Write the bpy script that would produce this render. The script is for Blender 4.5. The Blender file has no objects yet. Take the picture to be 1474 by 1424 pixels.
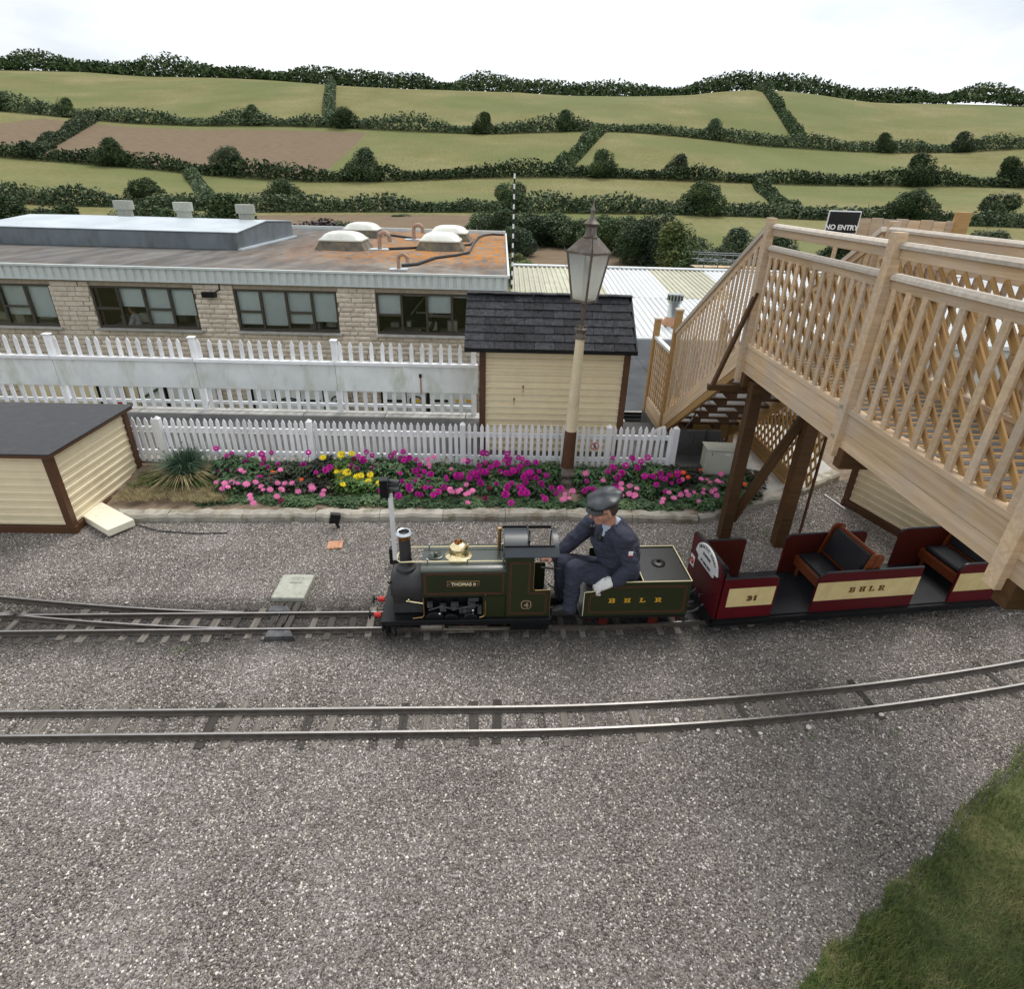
import bpy, bmesh, math, random
import numpy as np
from mathutils import Vector, Matrix, noise
random.seed(7)
rnd = random.Random(11)
R = math.radians
PI = math.pi
S = bpy.context.scene
COL = S.collection

# ------------------------------------------------------------------ camera
FPX, PCX, PCY, CAMH = 831.0, 737.0, 688.5, 3.2
_p, _y, _r = R(26.9), R(1.6), R(1.7)
_f0 = Vector((math.sin(_y), math.cos(_y), 0)); _R0 = Vector((math.cos(_y), -math.sin(_y), 0))
_F = _f0 * math.cos(_p) + Vector((0, 0, -math.sin(_p))); _U0 = _f0 * math.sin(_p) + Vector((0, 0, math.cos(_p)))
_R = _R0 * math.cos(_r) + _U0 * math.sin(_r); _U = _U0 * math.cos(_r) - _R0 * math.sin(_r)
CAM = Vector((0, 0, CAMH))
cd = bpy.data.cameras.new('camera'); cam = bpy.data.objects.new('camera', cd); COL.objects.link(cam)
cam.matrix_world = Matrix(((_R.x, _U.x, -_F.x, 0), (_R.y, _U.y, -_F.y, 0), (_R.z, _U.z, -_F.z, CAMH), (0, 0, 0, 1)))
cd.sensor_width = 36; cd.lens = FPX / 1474 * 36; cd.shift_y = -23.5 / 1474; cd.clip_end = 3000; cd.clip_start = 0.05
S.camera = cam

# ------------------------------------------------------------------ light
SUN_EL, SUN_AZ, CLOUD = R(58), R(25), 0.82      # azimuth measured from +Y towards +X
w = bpy.data.worlds.new('World'); S.world = w; w.use_nodes = True
nt = w.node_tree; nt.nodes.clear()
o = nt.nodes.new('ShaderNodeOutputWorld'); bg = nt.nodes.new('ShaderNodeBackground'); sk = nt.nodes.new('ShaderNodeTexSky')
sk.sky_type = 'NISHITA'; sk.sun_disc = False; sk.sun_elevation = SUN_EL; sk.sun_rotation = SUN_AZ; sk.air_density = 1; sk.dust_density = 2
tc = nt.nodes.new('ShaderNodeTexCoord'); mp = nt.nodes.new('ShaderNodeMapping'); mp.inputs['Scale'].default_value = (1, 1, 3)
nz = nt.nodes.new('ShaderNodeTexNoise'); nz.inputs['Scale'].default_value = 2.2; nz.inputs['Detail'].default_value = 7; nz.inputs['Roughness'].default_value = .55
cr = nt.nodes.new('ShaderNodeValToRGB'); cr.color_ramp.elements[0].position = .3; cr.color_ramp.elements[0].color = (4.6, 4.9, 5.3, 1)
cr.color_ramp.elements[1].position = .62; cr.color_ramp.elements[1].color = (8.6, 8.7, 8.8, 1)
mx = nt.nodes.new('ShaderNodeMix'); mx.data_type = 'RGBA'; mx.inputs[0].default_value = CLOUD
L = nt.links.new
L(tc.outputs['Generated'], mp.inputs['Vector']); L(mp.outputs['Vector'], nz.inputs['Vector']); L(nz.outputs['Fac'], cr.inputs['Fac'])
L(sk.outputs['Color'], mx.inputs[6]); L(cr.outputs['Color'], mx.inputs[7]); L(mx.outputs[2], bg.inputs['Color'])
bg.inputs['Strength'].default_value = 0.09; L(bg.outputs['Background'], o.inputs['Surface'])
sd = bpy.data.lights.new('sun', 'SUN'); sun = bpy.data.objects.new('sun', sd); COL.objects.link(sun)
sd.energy = 1.5; sd.angle = R(28); sd.color = (1, .96, .9)
sdir = Vector((math.sin(SUN_AZ) * math.cos(SUN_EL), math.cos(SUN_AZ) * math.cos(SUN_EL), math.sin(SUN_EL)))
sun.rotation_euler = sdir.to_track_quat('Z', 'Y').to_euler(); sun.location = (0, 0, 30)
S.view_settings.view_transform = 'Standard'; S.view_settings.look = 'None'; S.view_settings.exposure = 0.82; S.view_settings.gamma = 1
S.view_settings.use_curve_mapping = False
S.render.engine = 'CYCLES'

# ------------------------------------------------------------------ helpers
def ray(x, y):
    return _F * FPX + _R * (x - PCX) - _U * (y - PCY)
def atY(x, y, Y):                      # world point seen at photo pixel (x, y) at depth Y
    d = ray(x, y); return CAM + d * (Y / d.y)
def atX(x, y, X):
    d = ray(x, y); return CAM + d * (X / d.x)
def atZ(x, y, z):
    d = ray(x, y); return CAM + d * ((z - CAMH) / d.z)

class Mat:
    def __init__(s, name):
        m = bpy.data.materials.new(name); m.use_nodes = True; s.m = m; s.t = m.node_tree; s.n = s.t.nodes; s.l = s.t.links
        s.b = s.n['Principled BSDF']; s.out = s.n['Material Output']
    def N(s, typ, **k):
        n = s.n.new('ShaderNode' + typ)
        for a, v in k.items():
            setattr(n, a, v)
        return n
    def val(s, v):
        return v
    def put(s, sock, v):
        if hasattr(v, 'links') or hasattr(v, 'is_output'): s.l.new(v, sock)
        else:
            sock.default_value = v
    def math(s, op, a, b=0.0, c=0.0, clamp=False):
        n = s.N('Math', operation=op); n.use_clamp = clamp
        s.put(n.inputs[0], a); s.put(n.inputs[1], b); s.put(n.inputs[2], c); return n.outputs[0]
    def noise(s, vec, scale, detail=4, rough=.55, out='Fac', dist=0):
        n = s.N('TexNoise'); s.l.new(vec, n.inputs['Vector']); n.inputs['Scale'].default_value = scale; n.inputs['Detail'].default_value = detail
        n.inputs['Roughness'].default_value = rough; n.inputs['Distortion'].default_value = dist; return n.outputs[out]
    def voro(s, vec, scale, out='Color', feature='F1', rnd_=1):
        n = s.N('TexVoronoi', feature=feature); s.l.new(vec, n.inputs['Vector']); n.inputs['Scale'].default_value = scale; n.inputs['Randomness'].default_value = rnd_; return n.outputs[out]
    def pos(s): return s.N('NewGeometry').outputs['Position']
    def obj(s): return s.N('TexCoord').outputs['Object']
    def scale(s, vec, sc, off=None):
        n = s.N('Mapping'); s.l.new(vec, n.inputs['Vector']); n.inputs['Scale'].default_value = sc
        if off is not None: s.put(n.inputs['Location'], off)
        return n.outputs[0]
    def mix(s, f, a, b, mode='MIX'):
        n = s.N('Mix', data_type='RGBA', blend_type=mode); s.put(n.inputs[0], f)
        s.put(n.inputs[6], a if not isinstance(a, tuple) else (*a[:3], 1)); s.put(n.inputs[7], b if not isinstance(b, tuple) else (*b[:3], 1)); return n.outputs[2]
    def ramp(s, f, *stops):
        n = s.N('ValToRGB'); s.l.new(f, n.inputs['Fac']); e = n.color_ramp.elements
        while len(e) < len(stops): e.new(.5)
        for q, (p, c) in zip(e, stops):
            q.position = p; q.color = (c, c, c, 1) if not isinstance(c, tuple) else (*c[:3], 1)
        return n.outputs['Color']
    def sep(s, vec):
        n = s.N('SeparateXYZ'); s.l.new(vec, n.inputs[0]); return n.outputs
    def rand(s): return s.N('ObjectInfo').outputs['Random']
    def bump(s, h, strength=.3, dist=.01):
        n = s.N('Bump'); s.put(n.inputs['Height'], h); n.inputs['Strength'].default_value = strength; n.inputs['Distance'].default_value = dist
        s.l.new(n.outputs[0], s.b.inputs['Normal'])
    def color(s, c): s.put(s.b.inputs['Base Color'], c if not isinstance(c, tuple) else (*c[:3], 1))
    def set(s, **k):
        for a, v in k.items(): s.put(s.b.inputs[{'rough': 'Roughness', 'metal': 'Metallic', 'spec': 'Specular IOR Level', 'trans': 'Transmission Weight', 'coat': 'Coat Weight'}[a]], v)
        return s

def mul(c, f): return tuple(min(1, x * f) for x in c[:3])
def plain(name, c, rough=.55, metal=0, var=.18, sc=6, bump=.15, bsc=60, dirt=None, dirt_amt=.35, dsc=2.5, objrand=.12, spec=.5):
    m = Mat(name); p = m.pos()
    n = m.noise(p, sc, 5); f = m.ramp(n, (.3, 1 - var), (.7, 1 + var * .6))
    col = m.mix(1.0, mul(c, 1), f, 'MULTIPLY')
    if objrand:
        r = m.math('MULTIPLY_ADD', m.rand(), objrand * 2, 1 - objrand)
        col = m.mix(1.0, col, r, 'MULTIPLY')
    if dirt:
        d = m.ramp(m.noise(m.scale(p, (1, 1, .35)), dsc, 8, .7), (.5, 0.0), (.72, 1.0))
        col = m.mix(m.math('MULTIPLY', d, dirt_amt), col, dirt)
    m.color(col); m.set(rough=rough, metal=metal, spec=spec)
    if bump: m.bump(m.noise(p, bsc, 3), bump, .004)
    return m.m
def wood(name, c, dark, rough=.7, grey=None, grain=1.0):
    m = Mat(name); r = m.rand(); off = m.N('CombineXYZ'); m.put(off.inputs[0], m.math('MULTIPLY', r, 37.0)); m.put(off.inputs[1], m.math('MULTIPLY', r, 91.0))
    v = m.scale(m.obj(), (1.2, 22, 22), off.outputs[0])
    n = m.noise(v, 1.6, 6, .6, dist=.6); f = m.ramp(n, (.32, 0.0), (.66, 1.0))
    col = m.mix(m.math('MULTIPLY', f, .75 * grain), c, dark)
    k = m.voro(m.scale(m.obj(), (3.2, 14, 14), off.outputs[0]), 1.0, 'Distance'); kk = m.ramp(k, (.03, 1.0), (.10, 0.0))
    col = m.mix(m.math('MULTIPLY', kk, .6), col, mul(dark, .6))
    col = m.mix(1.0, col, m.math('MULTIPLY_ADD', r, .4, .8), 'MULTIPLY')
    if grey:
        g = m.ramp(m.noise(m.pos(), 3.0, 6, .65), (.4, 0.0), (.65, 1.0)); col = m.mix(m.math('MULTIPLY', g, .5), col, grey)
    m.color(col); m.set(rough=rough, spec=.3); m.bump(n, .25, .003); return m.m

M = {}
M['white'] = plain('white paint', (.78, .79, .80), .5, var=.05, dirt=(.42, .40, .36), dirt_amt=.35, dsc=5)
M['white_old'] = plain('weathered white paint', (.66, .68, .68), .6, var=.08, dirt=(.33, .34, .27), dirt_amt=.6, dsc=2.2)
M['board_white'] = plain('stained white board', (.76, .79, .78), .5, var=.14, sc=3, dirt=(.40, .43, .30), dirt_amt=.85, dsc=3.2)
M['cream'] = plain('cream cladding', (.74, .64, .43), .45, var=.05, dirt=(.42, .34, .22), dirt_amt=.25, dsc=3, objrand=.04)
M['cream_lamp'] = plain('cream cast iron paint', (.78, .68, .46), .4, var=.08, dirt=(.30, .18, .08), dirt_amt=.5, dsc=9)
M['brown'] = plain('brown paint', (.085, .036, .014), .5, var=.15)
M['brown_post'] = wood('brown stained timber', (.100, .050, .018), (.05, .024, .010), .6)
M['timber'] = wood('pale new timber', (.63, .475, .31), (.40, .26, .135), .8, grey=(.46, .41, .36))
M['timber_grey'] = wood('sun bleached timber cap', (.60, .55, .48), (.42, .35, .27), .7)
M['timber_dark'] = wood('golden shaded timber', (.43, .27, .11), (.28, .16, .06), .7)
M['tarmac'] = plain('dark tarmac', (.085, .083, .082), .9, var=.3, sc=3, bump=.6, bsc=220, dirt=(.17, .165, .16), dirt_amt=.5, dsc=1.2)
M['concrete'] = plain('weathered concrete', (.36, .335, .28), .9, var=.3, sc=5, bump=1, bsc=55, dirt=(.10, .078, .028), dirt_amt=.9, dsc=6)
M['coping'] = plain('pale coping concrete', (.42, .41, .38), .9, var=.2, sc=4, bump=.4, bsc=60, dirt=(.20, .19, .17), dirt_amt=.6)
M['slab'] = plain('pale concrete slab', (.36, .37, .31), .9, var=.18, sc=25, bump=.5, bsc=150, dirt=(.20, .20, .16), dirt_amt=.5, dsc=14)
M['soil'] = plain('dry soil', (.17, .125, .085), .95, var=.4, sc=9, bump=1, bsc=50, dirt=(.30, .24, .17), dirt_amt=.6, dsc=7)
M['black'] = plain('black paint', (.008, .009, .010), .30, var=.3, dirt=(.04, .038, .036), dirt_amt=.15, dsc=14, spec=.3)
M['black_matt'] = plain('smokebox black', (.022, .022, .024), .55, var=.25, sc=12, bump=.3, bsc=120, dirt=(.06, .06, .06), dirt_amt=.4, dsc=9)
M['oily'] = plain('oily motion steel', (.20, .175, .145), .45, .4, var=.4, sc=25)
M['green'] = plain('olive green engine paint', (.022, .028, .010), .34, var=.12, sc=4, bump=.05, spec=.3)
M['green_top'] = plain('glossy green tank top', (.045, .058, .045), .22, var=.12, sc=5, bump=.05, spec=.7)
M['roof_steel'] = plain('blue grey cab roof', (.026, .034, .042), .32, var=.25, bump=.08, spec=.45)
M['brass'] = plain('polished brass', (.92, .78, .46), .22, 1, var=.1, bump=.05, objrand=0)
M['brass_dull'] = plain('dull brass', (.45, .28, .12), .4, 1, var=.3, sc=30, objrand=0)
M['copper'] = plain('copper band', (.30, .14, .05), .35, 1, var=.3, sc=30, objrand=0)
M['steel'] = plain('polished steel', (.62, .66, .68), .22, 1, var=.1, objrand=0)
M['rail'] = plain('rail head steel', (.34, .33, .32), .5, 1, var=.15, sc=10, objrand=0)
M['rail_side'] = plain('rail side', (.10, .085, .07), .7, .3, var=.3, sc=20)
M['cream_line'] = plain('cream lining', (.70, .62, .38), .4, var=.05, objrand=0)
M['redline'] = plain('red lining', (.17, .045, .028), .5, var=.05, objrand=0)
M['red'] = plain('signal red', (.55, .025, .015), .4, var=.1)
M['maroon'] = plain('maroon coach paint', (.085, .004, .008), .34, var=.12, sc=3, bump=.05, spec=.25)
M['maroon_in'] = plain('brown red inner panel', (.065, .010, .006), .5, var=.15, spec=.2)
M['coach_cream'] = plain('coach cream band', (.62, .50, .24), .45, var=.10, sc=12, dirt=(.45, .33, .13), dirt_amt=.5, dsc=9)
M['seat_wood'] = wood('varnished seat frame', (.17, .045, .015), (.09, .022, .008), .35)
M['vinyl'] = plain('black seat vinyl', (.012, .013, .016), .34, var=.2, bump=.25, bsc=25, spec=.3)
M['gold'] = plain('gold leaf lettering', (.70, .40, .03), .4, var=.05, objrand=0)
M['dkbrown_letter'] = plain('brown lettering', (.12, .045, .012), .5, var=.05, objrand=0)
M['shingle'] = plain('felt shingle', (.040, .041, .046), .9, var=.6, sc=28, bump=1, bsc=190, dirt=(.012, .012, .012), dirt_amt=.8, dsc=18, objrand=.38, spec=.3)
M['felt'] = plain('grey roofing felt', (.075, .080, .085), .97, var=.25, sc=2.2, bump=.3, bsc=60, dirt=(.045, .048, .05), dirt_amt=.7, dsc=.9, spec=.15)
M['plum'] = plain('copper beech leaf', (.030, .012, .022), .7, var=.5, sc=3)
M['lead'] = plain('lead grey sheet', (.13, .155, .17), .5, var=.2, sc=1.5, dirt=(.055, .065, .05), dirt_amt=.8, dsc=1.5)
M['lead_top'] = plain('pale sheet top', (.50, .56, .60), .35, var=.15, sc=1.0, dirt=(.34, .40, .43), dirt_amt=.6, dsc=.9)
M['fascia'] = plain('pale green grey metal fascia', (.52, .56, .55), .6, var=.08, sc=4, dirt=(.35, .38, .36), dirt_amt=.4)
M['winframe'] = plain('brown window frame', (.055, .045, .032), .45, var=.1)
M['blind'] = plain('pale blind', (.72, .80, .80), .8, var=.06, sc=4, objrand=.1)
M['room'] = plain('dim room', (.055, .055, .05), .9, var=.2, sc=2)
M['room_light'] = plain('office furniture', (.40, .38, .33), .8, var=.1)
M['mortar'] = plain('mortar', (.46, .385, .30), .95, var=.2, sc=8)
M['skyl'] = plain('skylight dome', (.72, .74, .66), .3, var=.08, sc=2, dirt=(.45, .45, .36), dirt_amt=.5, dsc=3)
M['skyc'] = plain('skylight kerb', (.12, .105, .08), .8, var=.4, sc=4, dirt=(.32, .25, .12), dirt_amt=.6, dsc=3)
M['pink_pipe'] = plain('rusty pink vent pipe', (.40, .25, .17), .7, var=.3, sc=10, dirt=(.6, .5, .42), dirt_amt=.7, dsc=6)
M['cable'] = plain('black cable', (.012, .012, .014), .5, var=.1)
M['corr'] = plain('white corrugated sheet', (.58, .60, .60), .45, var=.08, sc=1, dirt=(.50, .52, .50), dirt_amt=.6, dsc=1.2)
M['corr_trans'] = plain('yellowed rooflight sheet', (.44, .43, .31), .5, var=.15, sc=2, dirt=(.30, .29, .20), dirt_amt=.6, dsc=2)
M['terra'] = plain('terracotta', (.48, .25, .15), .9, var=.3, sc=30, bump=.5, dirt=(.6, .38, .22), dirt_amt=.7, dsc=30)
M['timber_creamblock'] = plain('cream painted block', (.74, .71, .56), .5, var=.05, dirt=(.35, .33, .25), dirt_amt=.35, dsc=18)
M['cabinet'] = plain('cabinet cream', (.52, .53, .45), .45, var=.05, dirt=(.35, .33, .26), dirt_amt=.3)
M['navy'] = plain('navy overall cloth', (.034, .037, .062), .95, var=.25, sc=8, bump=.4, bsc=45, objrand=.05)
m_ = M['navy']; b_ = [n for n in m_.node_tree.nodes if n.type == 'BUMP'][0]; b_.inputs['Distance'].default_value = .012; b_.inputs['Strength'].default_value = .7
n_ = [n for n in m_.node_tree.nodes if n.type == 'TEX_NOISE'][-1]; n_.inputs['Scale'].default_value = 15; n_.inputs['Distortion'].default_value = 1.6
M['cap'] = plain('grey leather cap', (.032, .037, .042), .42, var=.35, sc=14, bump=.3, bsc=28, objrand=0)
M['skin'] = plain('skin', (.52, .27, .19), .5, var=.12, sc=30, objrand=0)
M['hair'] = plain('short brown hair', (.06, .04, .028), .8, var=.4, sc=60)
M['shirt'] = plain('pale blue shirt', (.42, .50, .62), .8, var=.08)
M['glove'] = plain('grubby white glove', (.72, .71, .69), .9, var=.3, sc=18, bump=.5, bsc=60, dirt=(.22, .21, .20), dirt_amt=.7, dsc=16)
M['boot'] = plain('black boot leather', (.018, .017, .017), .45, var=.3)
M['lampbrown'] = plain('bronze brown lantern paint', (.11, .085, .062), .5, var=.25, sc=20, dirt=(.30, .30, .28), dirt_amt=.5, dsc=12)
M['sleeper'] = wood('old sleeper', (.20, .18, .155), (.085, .075, .065), .95, grain=1.2)
M['sleeper_dark'] = wood('oily sleeper', (.075, .068, .06), (.03, .027, .024), .9)
M['plate'] = plain('dark steel plate', (.055, .058, .062), .5, .3, var=.4, sc=12, dirt=(.20, .20, .19), dirt_amt=.6, dsc=10)
M['stem'] = plain('green stem', (.05, .085, .03), .7, var=.2)
M['blond'] = plain('dry grass', (.36, .30, .15), .9, var=.3, sc=20)
M['grassg'] = plain('blue green grass', (.050, .105, .055), .7, var=.4, sc=14)
M['bark'] = plain('bark', (.07, .055, .04), .9, var=.3)
M['pole_white'] = plain('pole white', (.75, .75, .74), .5)
def leafmat(name, a, b, c, sc=.6, rough=.6):
    m = Mat(name); n = m.noise(m.pos(), sc, 3); n2 = m.noise(m.pos(), sc * 9, 2)
    f = m.math('ADD', m.math('MULTIPLY', n, .6), m.math('MULTIPLY', n2, .4))
    m.color(m.mix(1.0, m.ramp(f, (.36, a), (.5, b), (.64, c)), m.math('MULTIPLY_ADD', m.rand(), .6, .7), 'MULTIPLY')); m.set(rough=rough, spec=.2)
    return m.m
M['leaf_far'] = leafmat('hedgerow leaf', (.022, .042, .018), (.055, .09, .034), (.12, .165, .065), .22)
M['leaf_far2'] = leafmat('grey green leaf', (.035, .060, .032), (.075, .110, .055), (.135, .165, .085), .25)
M['leaf_far3'] = leafmat('yellow green leaf', (.06, .085, .03), (.13, .16, .05), (.22, .22, .09), .3)
M['leaf_d'] = leafmat('dahlia leaf', (.026, .055, .026), (.055, .105, .045), (.11, .17, .07), 6)
M['leaf_p'] = leafmat('dark dahlia leaf', (.016, .022, .016), (.035, .034, .024), (.05, .085, .035), 5)
M['leaf_y'] = leafmat('bright dahlia leaf', (.045, .095, .025), (.075, .145, .035), (.12, .20, .05), 5)
M['mag'] = plain('magenta petal', (.56, .018, .34), .6, var=.2, sc=60, objrand=.25, spec=.2)
M['pink'] = plain('pink petal', (.72, .17, .42), .6, var=.35, sc=90, objrand=.2, spec=.2)
M['yel'] = plain('yellow petal', (.80, .62, .02), .6, var=.1, sc=60, spec=.2)
M['orange'] = plain('orange red petal', (.75, .09, .03), .6, var=.2, sc=60, spec=.2)
M['eye'] = plain('flower eye', (.45, .30, .04), .8)
M['wine'] = plain('wine petal', (.24, .01, .07), .6, var=.2, sc=60, spec=.2)
m = Mat('window glass'); m.n.remove(m.b); g = m.N('BsdfGlossy'); g.inputs['Roughness'].default_value = .03; t = m.N('BsdfTransparent'); t.inputs['Color'].default_value = (.99, 1, 1, 1)
fr = m.N('Fresnel'); fr.inputs['IOR'].default_value = 1.5; mm = m.N('MixShader'); m.put(mm.inputs[0], m.math('ADD', fr.outputs[0], .02)); m.l.new(t.outputs[0], mm.inputs[1]); m.l.new(g.outputs[0], mm.inputs[2]); m.l.new(mm.outputs[0], m.out.inputs['Surface']); M['glass'] = m.m
m = Mat('frosted lantern glass'); m.color((.62, .66, .64)); m.set(rough=.35, trans=.55); m.n.remove(m.b)
t = m.N('BsdfTranslucent'); t.inputs['Color'].default_value = (.92, .94, .93, 1); tr = m.N('BsdfTransparent'); tr.inputs['Color'].default_value = (.95, .97, .96, 1); g = m.N('BsdfGlossy'); g.inputs['Roughness'].default_value = .15
a = m.N('MixShader'); a.inputs[0].default_value = .62; m.l.new(t.outputs[0], a.inputs[1]); m.l.new(tr.outputs[0], a.inputs[2])
b2 = m.N('MixShader'); b2.inputs[0].default_value = .22; m.l.new(a.outputs[0], b2.inputs[1]); m.l.new(g.outputs[0], b2.inputs[2]); m.l.new(b2.outputs[0], m.out.inputs['Surface']); M['frost'] = m.m

# building stone, random tone per block
m = Mat('rough buff stone'); p = m.pos(); n = m.noise(p, 9, 6, .65); c = m.ramp(n, (.25, (.50, .41, .31)), (.5, (.70, .605, .50)), (.75, (.77, .69, .59)))
c = m.mix(1.0, c, m.math('MULTIPLY_ADD', m.rand(), .26, .86), 'MULTIPLY'); m.color(c); m.set(rough=.95, spec=.2); m.bump(m.noise(p, 14, 6, .7), .7, .02); M['stone'] = m.m
# office roof: felt with lichen
m = Mat('lichened felt roof'); p = m.pos(); X, Y, Z = m.sep(p)[:3]
base = m.ramp(m.noise(m.scale(p, (1.0, .25, 1)), 2.2, 7, .6), (.3, (.085, .085, .085)), (.7, (.20, .195, .185)))
right = m.ramp(m.math('MULTIPLY_ADD', X, .13, 1.12), (.0, 0.0), (.75, 1.0))
lich = m.ramp(m.noise(m.scale(p, (1, .6, 1)), 3.0, 12, .8), (.46, 0.0), (.51, 1.0)); lich = m.math('MULTIPLY', lich, right)
depth = m.ramp(m.math('MULTIPLY_ADD', Y, .14, -2.45), (0, 0.12), (.35, 1.0)); lich = m.math('MULTIPLY', lich, depth)
pale = m.math('MULTIPLY', m.ramp(m.noise(p, .8, 8, .7), (.46, 0.0), (.62, 1.0)), right)
c = m.mix(m.math('MULTIPLY', pale, .6), base, (.36, .335, .28)); brn = m.ramp(m.noise(p, 2.3, 9, .75), (.5, 0.0), (.6, 1.0)); c = m.mix(m.math('MULTIPLY', brn, .45), c, (.16, .10, .05)); c = m.mix(m.math('MULTIPLY', lich, .85), c, (.42, .17, .025))
m.color(c); m.set(rough=1, spec=.12); m.bump(m.noise(p, 30, 4), .5, .02); M['roof'] = m.m
# terrain fields
m = Mat('dry pasture'); p = m.pos()
c = m.ramp(m.noise(p, .03, 8, .6), (.3, (.155, .150, .055)), (.55, (.205, .190, .085)), (.75, (.27, .235, .12))); f = m.noise(m.scale(p, (1, .35, 1)), 1.2, 6, .7)
c = m.mix(1.0, c, m.ramp(f, (.3, .72), (.7, 1.2)), 'MULTIPLY'); wv = m.N('TexWave'); m.l.new(m.scale(p, (.35, .06, 0)), wv.inputs['Vector']); wv.inputs['Scale'].default_value = 1.0; wv.inputs['Distortion'].default_value = 3; wv.inputs['Detail'].default_value = 3; c = m.mix(1.0, c, m.ramp(wv.outputs['Fac'], (0, .88), (.5, 1.03)), 'MULTIPLY'); d2 = m.ramp(m.noise(p, .012, 3), (.42, 0.0), (.58, 1.0)); c = m.mix(m.math('MULTIPLY', d2, .6), c, (.115, .145, .05)); m.color(c); m.set(rough=1, spec=.1); M['pasture'] = m.m
m = Mat('brown ploughed field'); p = m.pos(); c = m.ramp(m.noise(m.scale(p, (.6, 3, 1)), .6, 7, .65), (.3, (.13, .095, .06)), (.7, (.215, .165, .11))); m.color(c); m.set(rough=1, spec=.1); M['plough'] = m.m
m = Mat('rough valley grass'); p = m.pos(); c = m.ramp(m.noise(p, .4, 7, .65), (.3, (.06, .085, .035)), (.7, (.16, .15, .07))); m.color(c); m.set(rough=1, spec=.1); M['valley'] = m.m
# ballast (bed under the stones) and stones
def track_stain_shade(m, p):  # oil stain along the track, deepened to paint in shade beside the train
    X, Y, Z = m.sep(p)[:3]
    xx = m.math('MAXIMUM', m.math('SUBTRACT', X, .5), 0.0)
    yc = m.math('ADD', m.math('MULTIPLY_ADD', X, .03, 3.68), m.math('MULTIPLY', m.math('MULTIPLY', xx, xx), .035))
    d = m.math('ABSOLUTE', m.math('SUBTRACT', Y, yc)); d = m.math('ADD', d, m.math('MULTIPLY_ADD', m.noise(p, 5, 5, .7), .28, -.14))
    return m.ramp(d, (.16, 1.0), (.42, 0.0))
m = Mat('ballast bed'); p = m.pos(); v = m.voro(p, 95); vs = m.sep(v)
c = m.ramp(vs[0], (0, (.09, .08, .075)), (.45, (.22, .195, .185)), (.85, (.34, .31, .295)), (1, (.60, .57, .54)))
c = m.mix(m.math('MULTIPLY', track_stain_shade(m, p), .75), c, (.035, .033, .032)); m.color(c); m.set(rough=.95, spec=.2)
m.bump(m.voro(p, 95, 'Distance'), 1.0, .01); M['ballast'] = m.m
m = Mat('ballast stone'); p = m.pos(); r = m.rand()
c = m.ramp(r, (0, (.09, .08, .07)), (.3, (.185, .165, .143)), (.58, (.29, .255, .22)), (.80, (.20, .19, .175)), (.91, (.40, .365, .32)), (1, (.80, .76, .69)))
big = m.ramp(m.noise(p, 1.3, 5, .65), (.35, .86), (.65, 1.10)); c = m.mix(1.0, c, big, 'MULTIPLY')
c = m.mix(m.math('MULTIPLY', track_stain_shade(m, p), .80), c, (.045, .042, .040)); m.color(c); m.set(rough=.9, spec=.25); M['pebble'] = m.m

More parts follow.
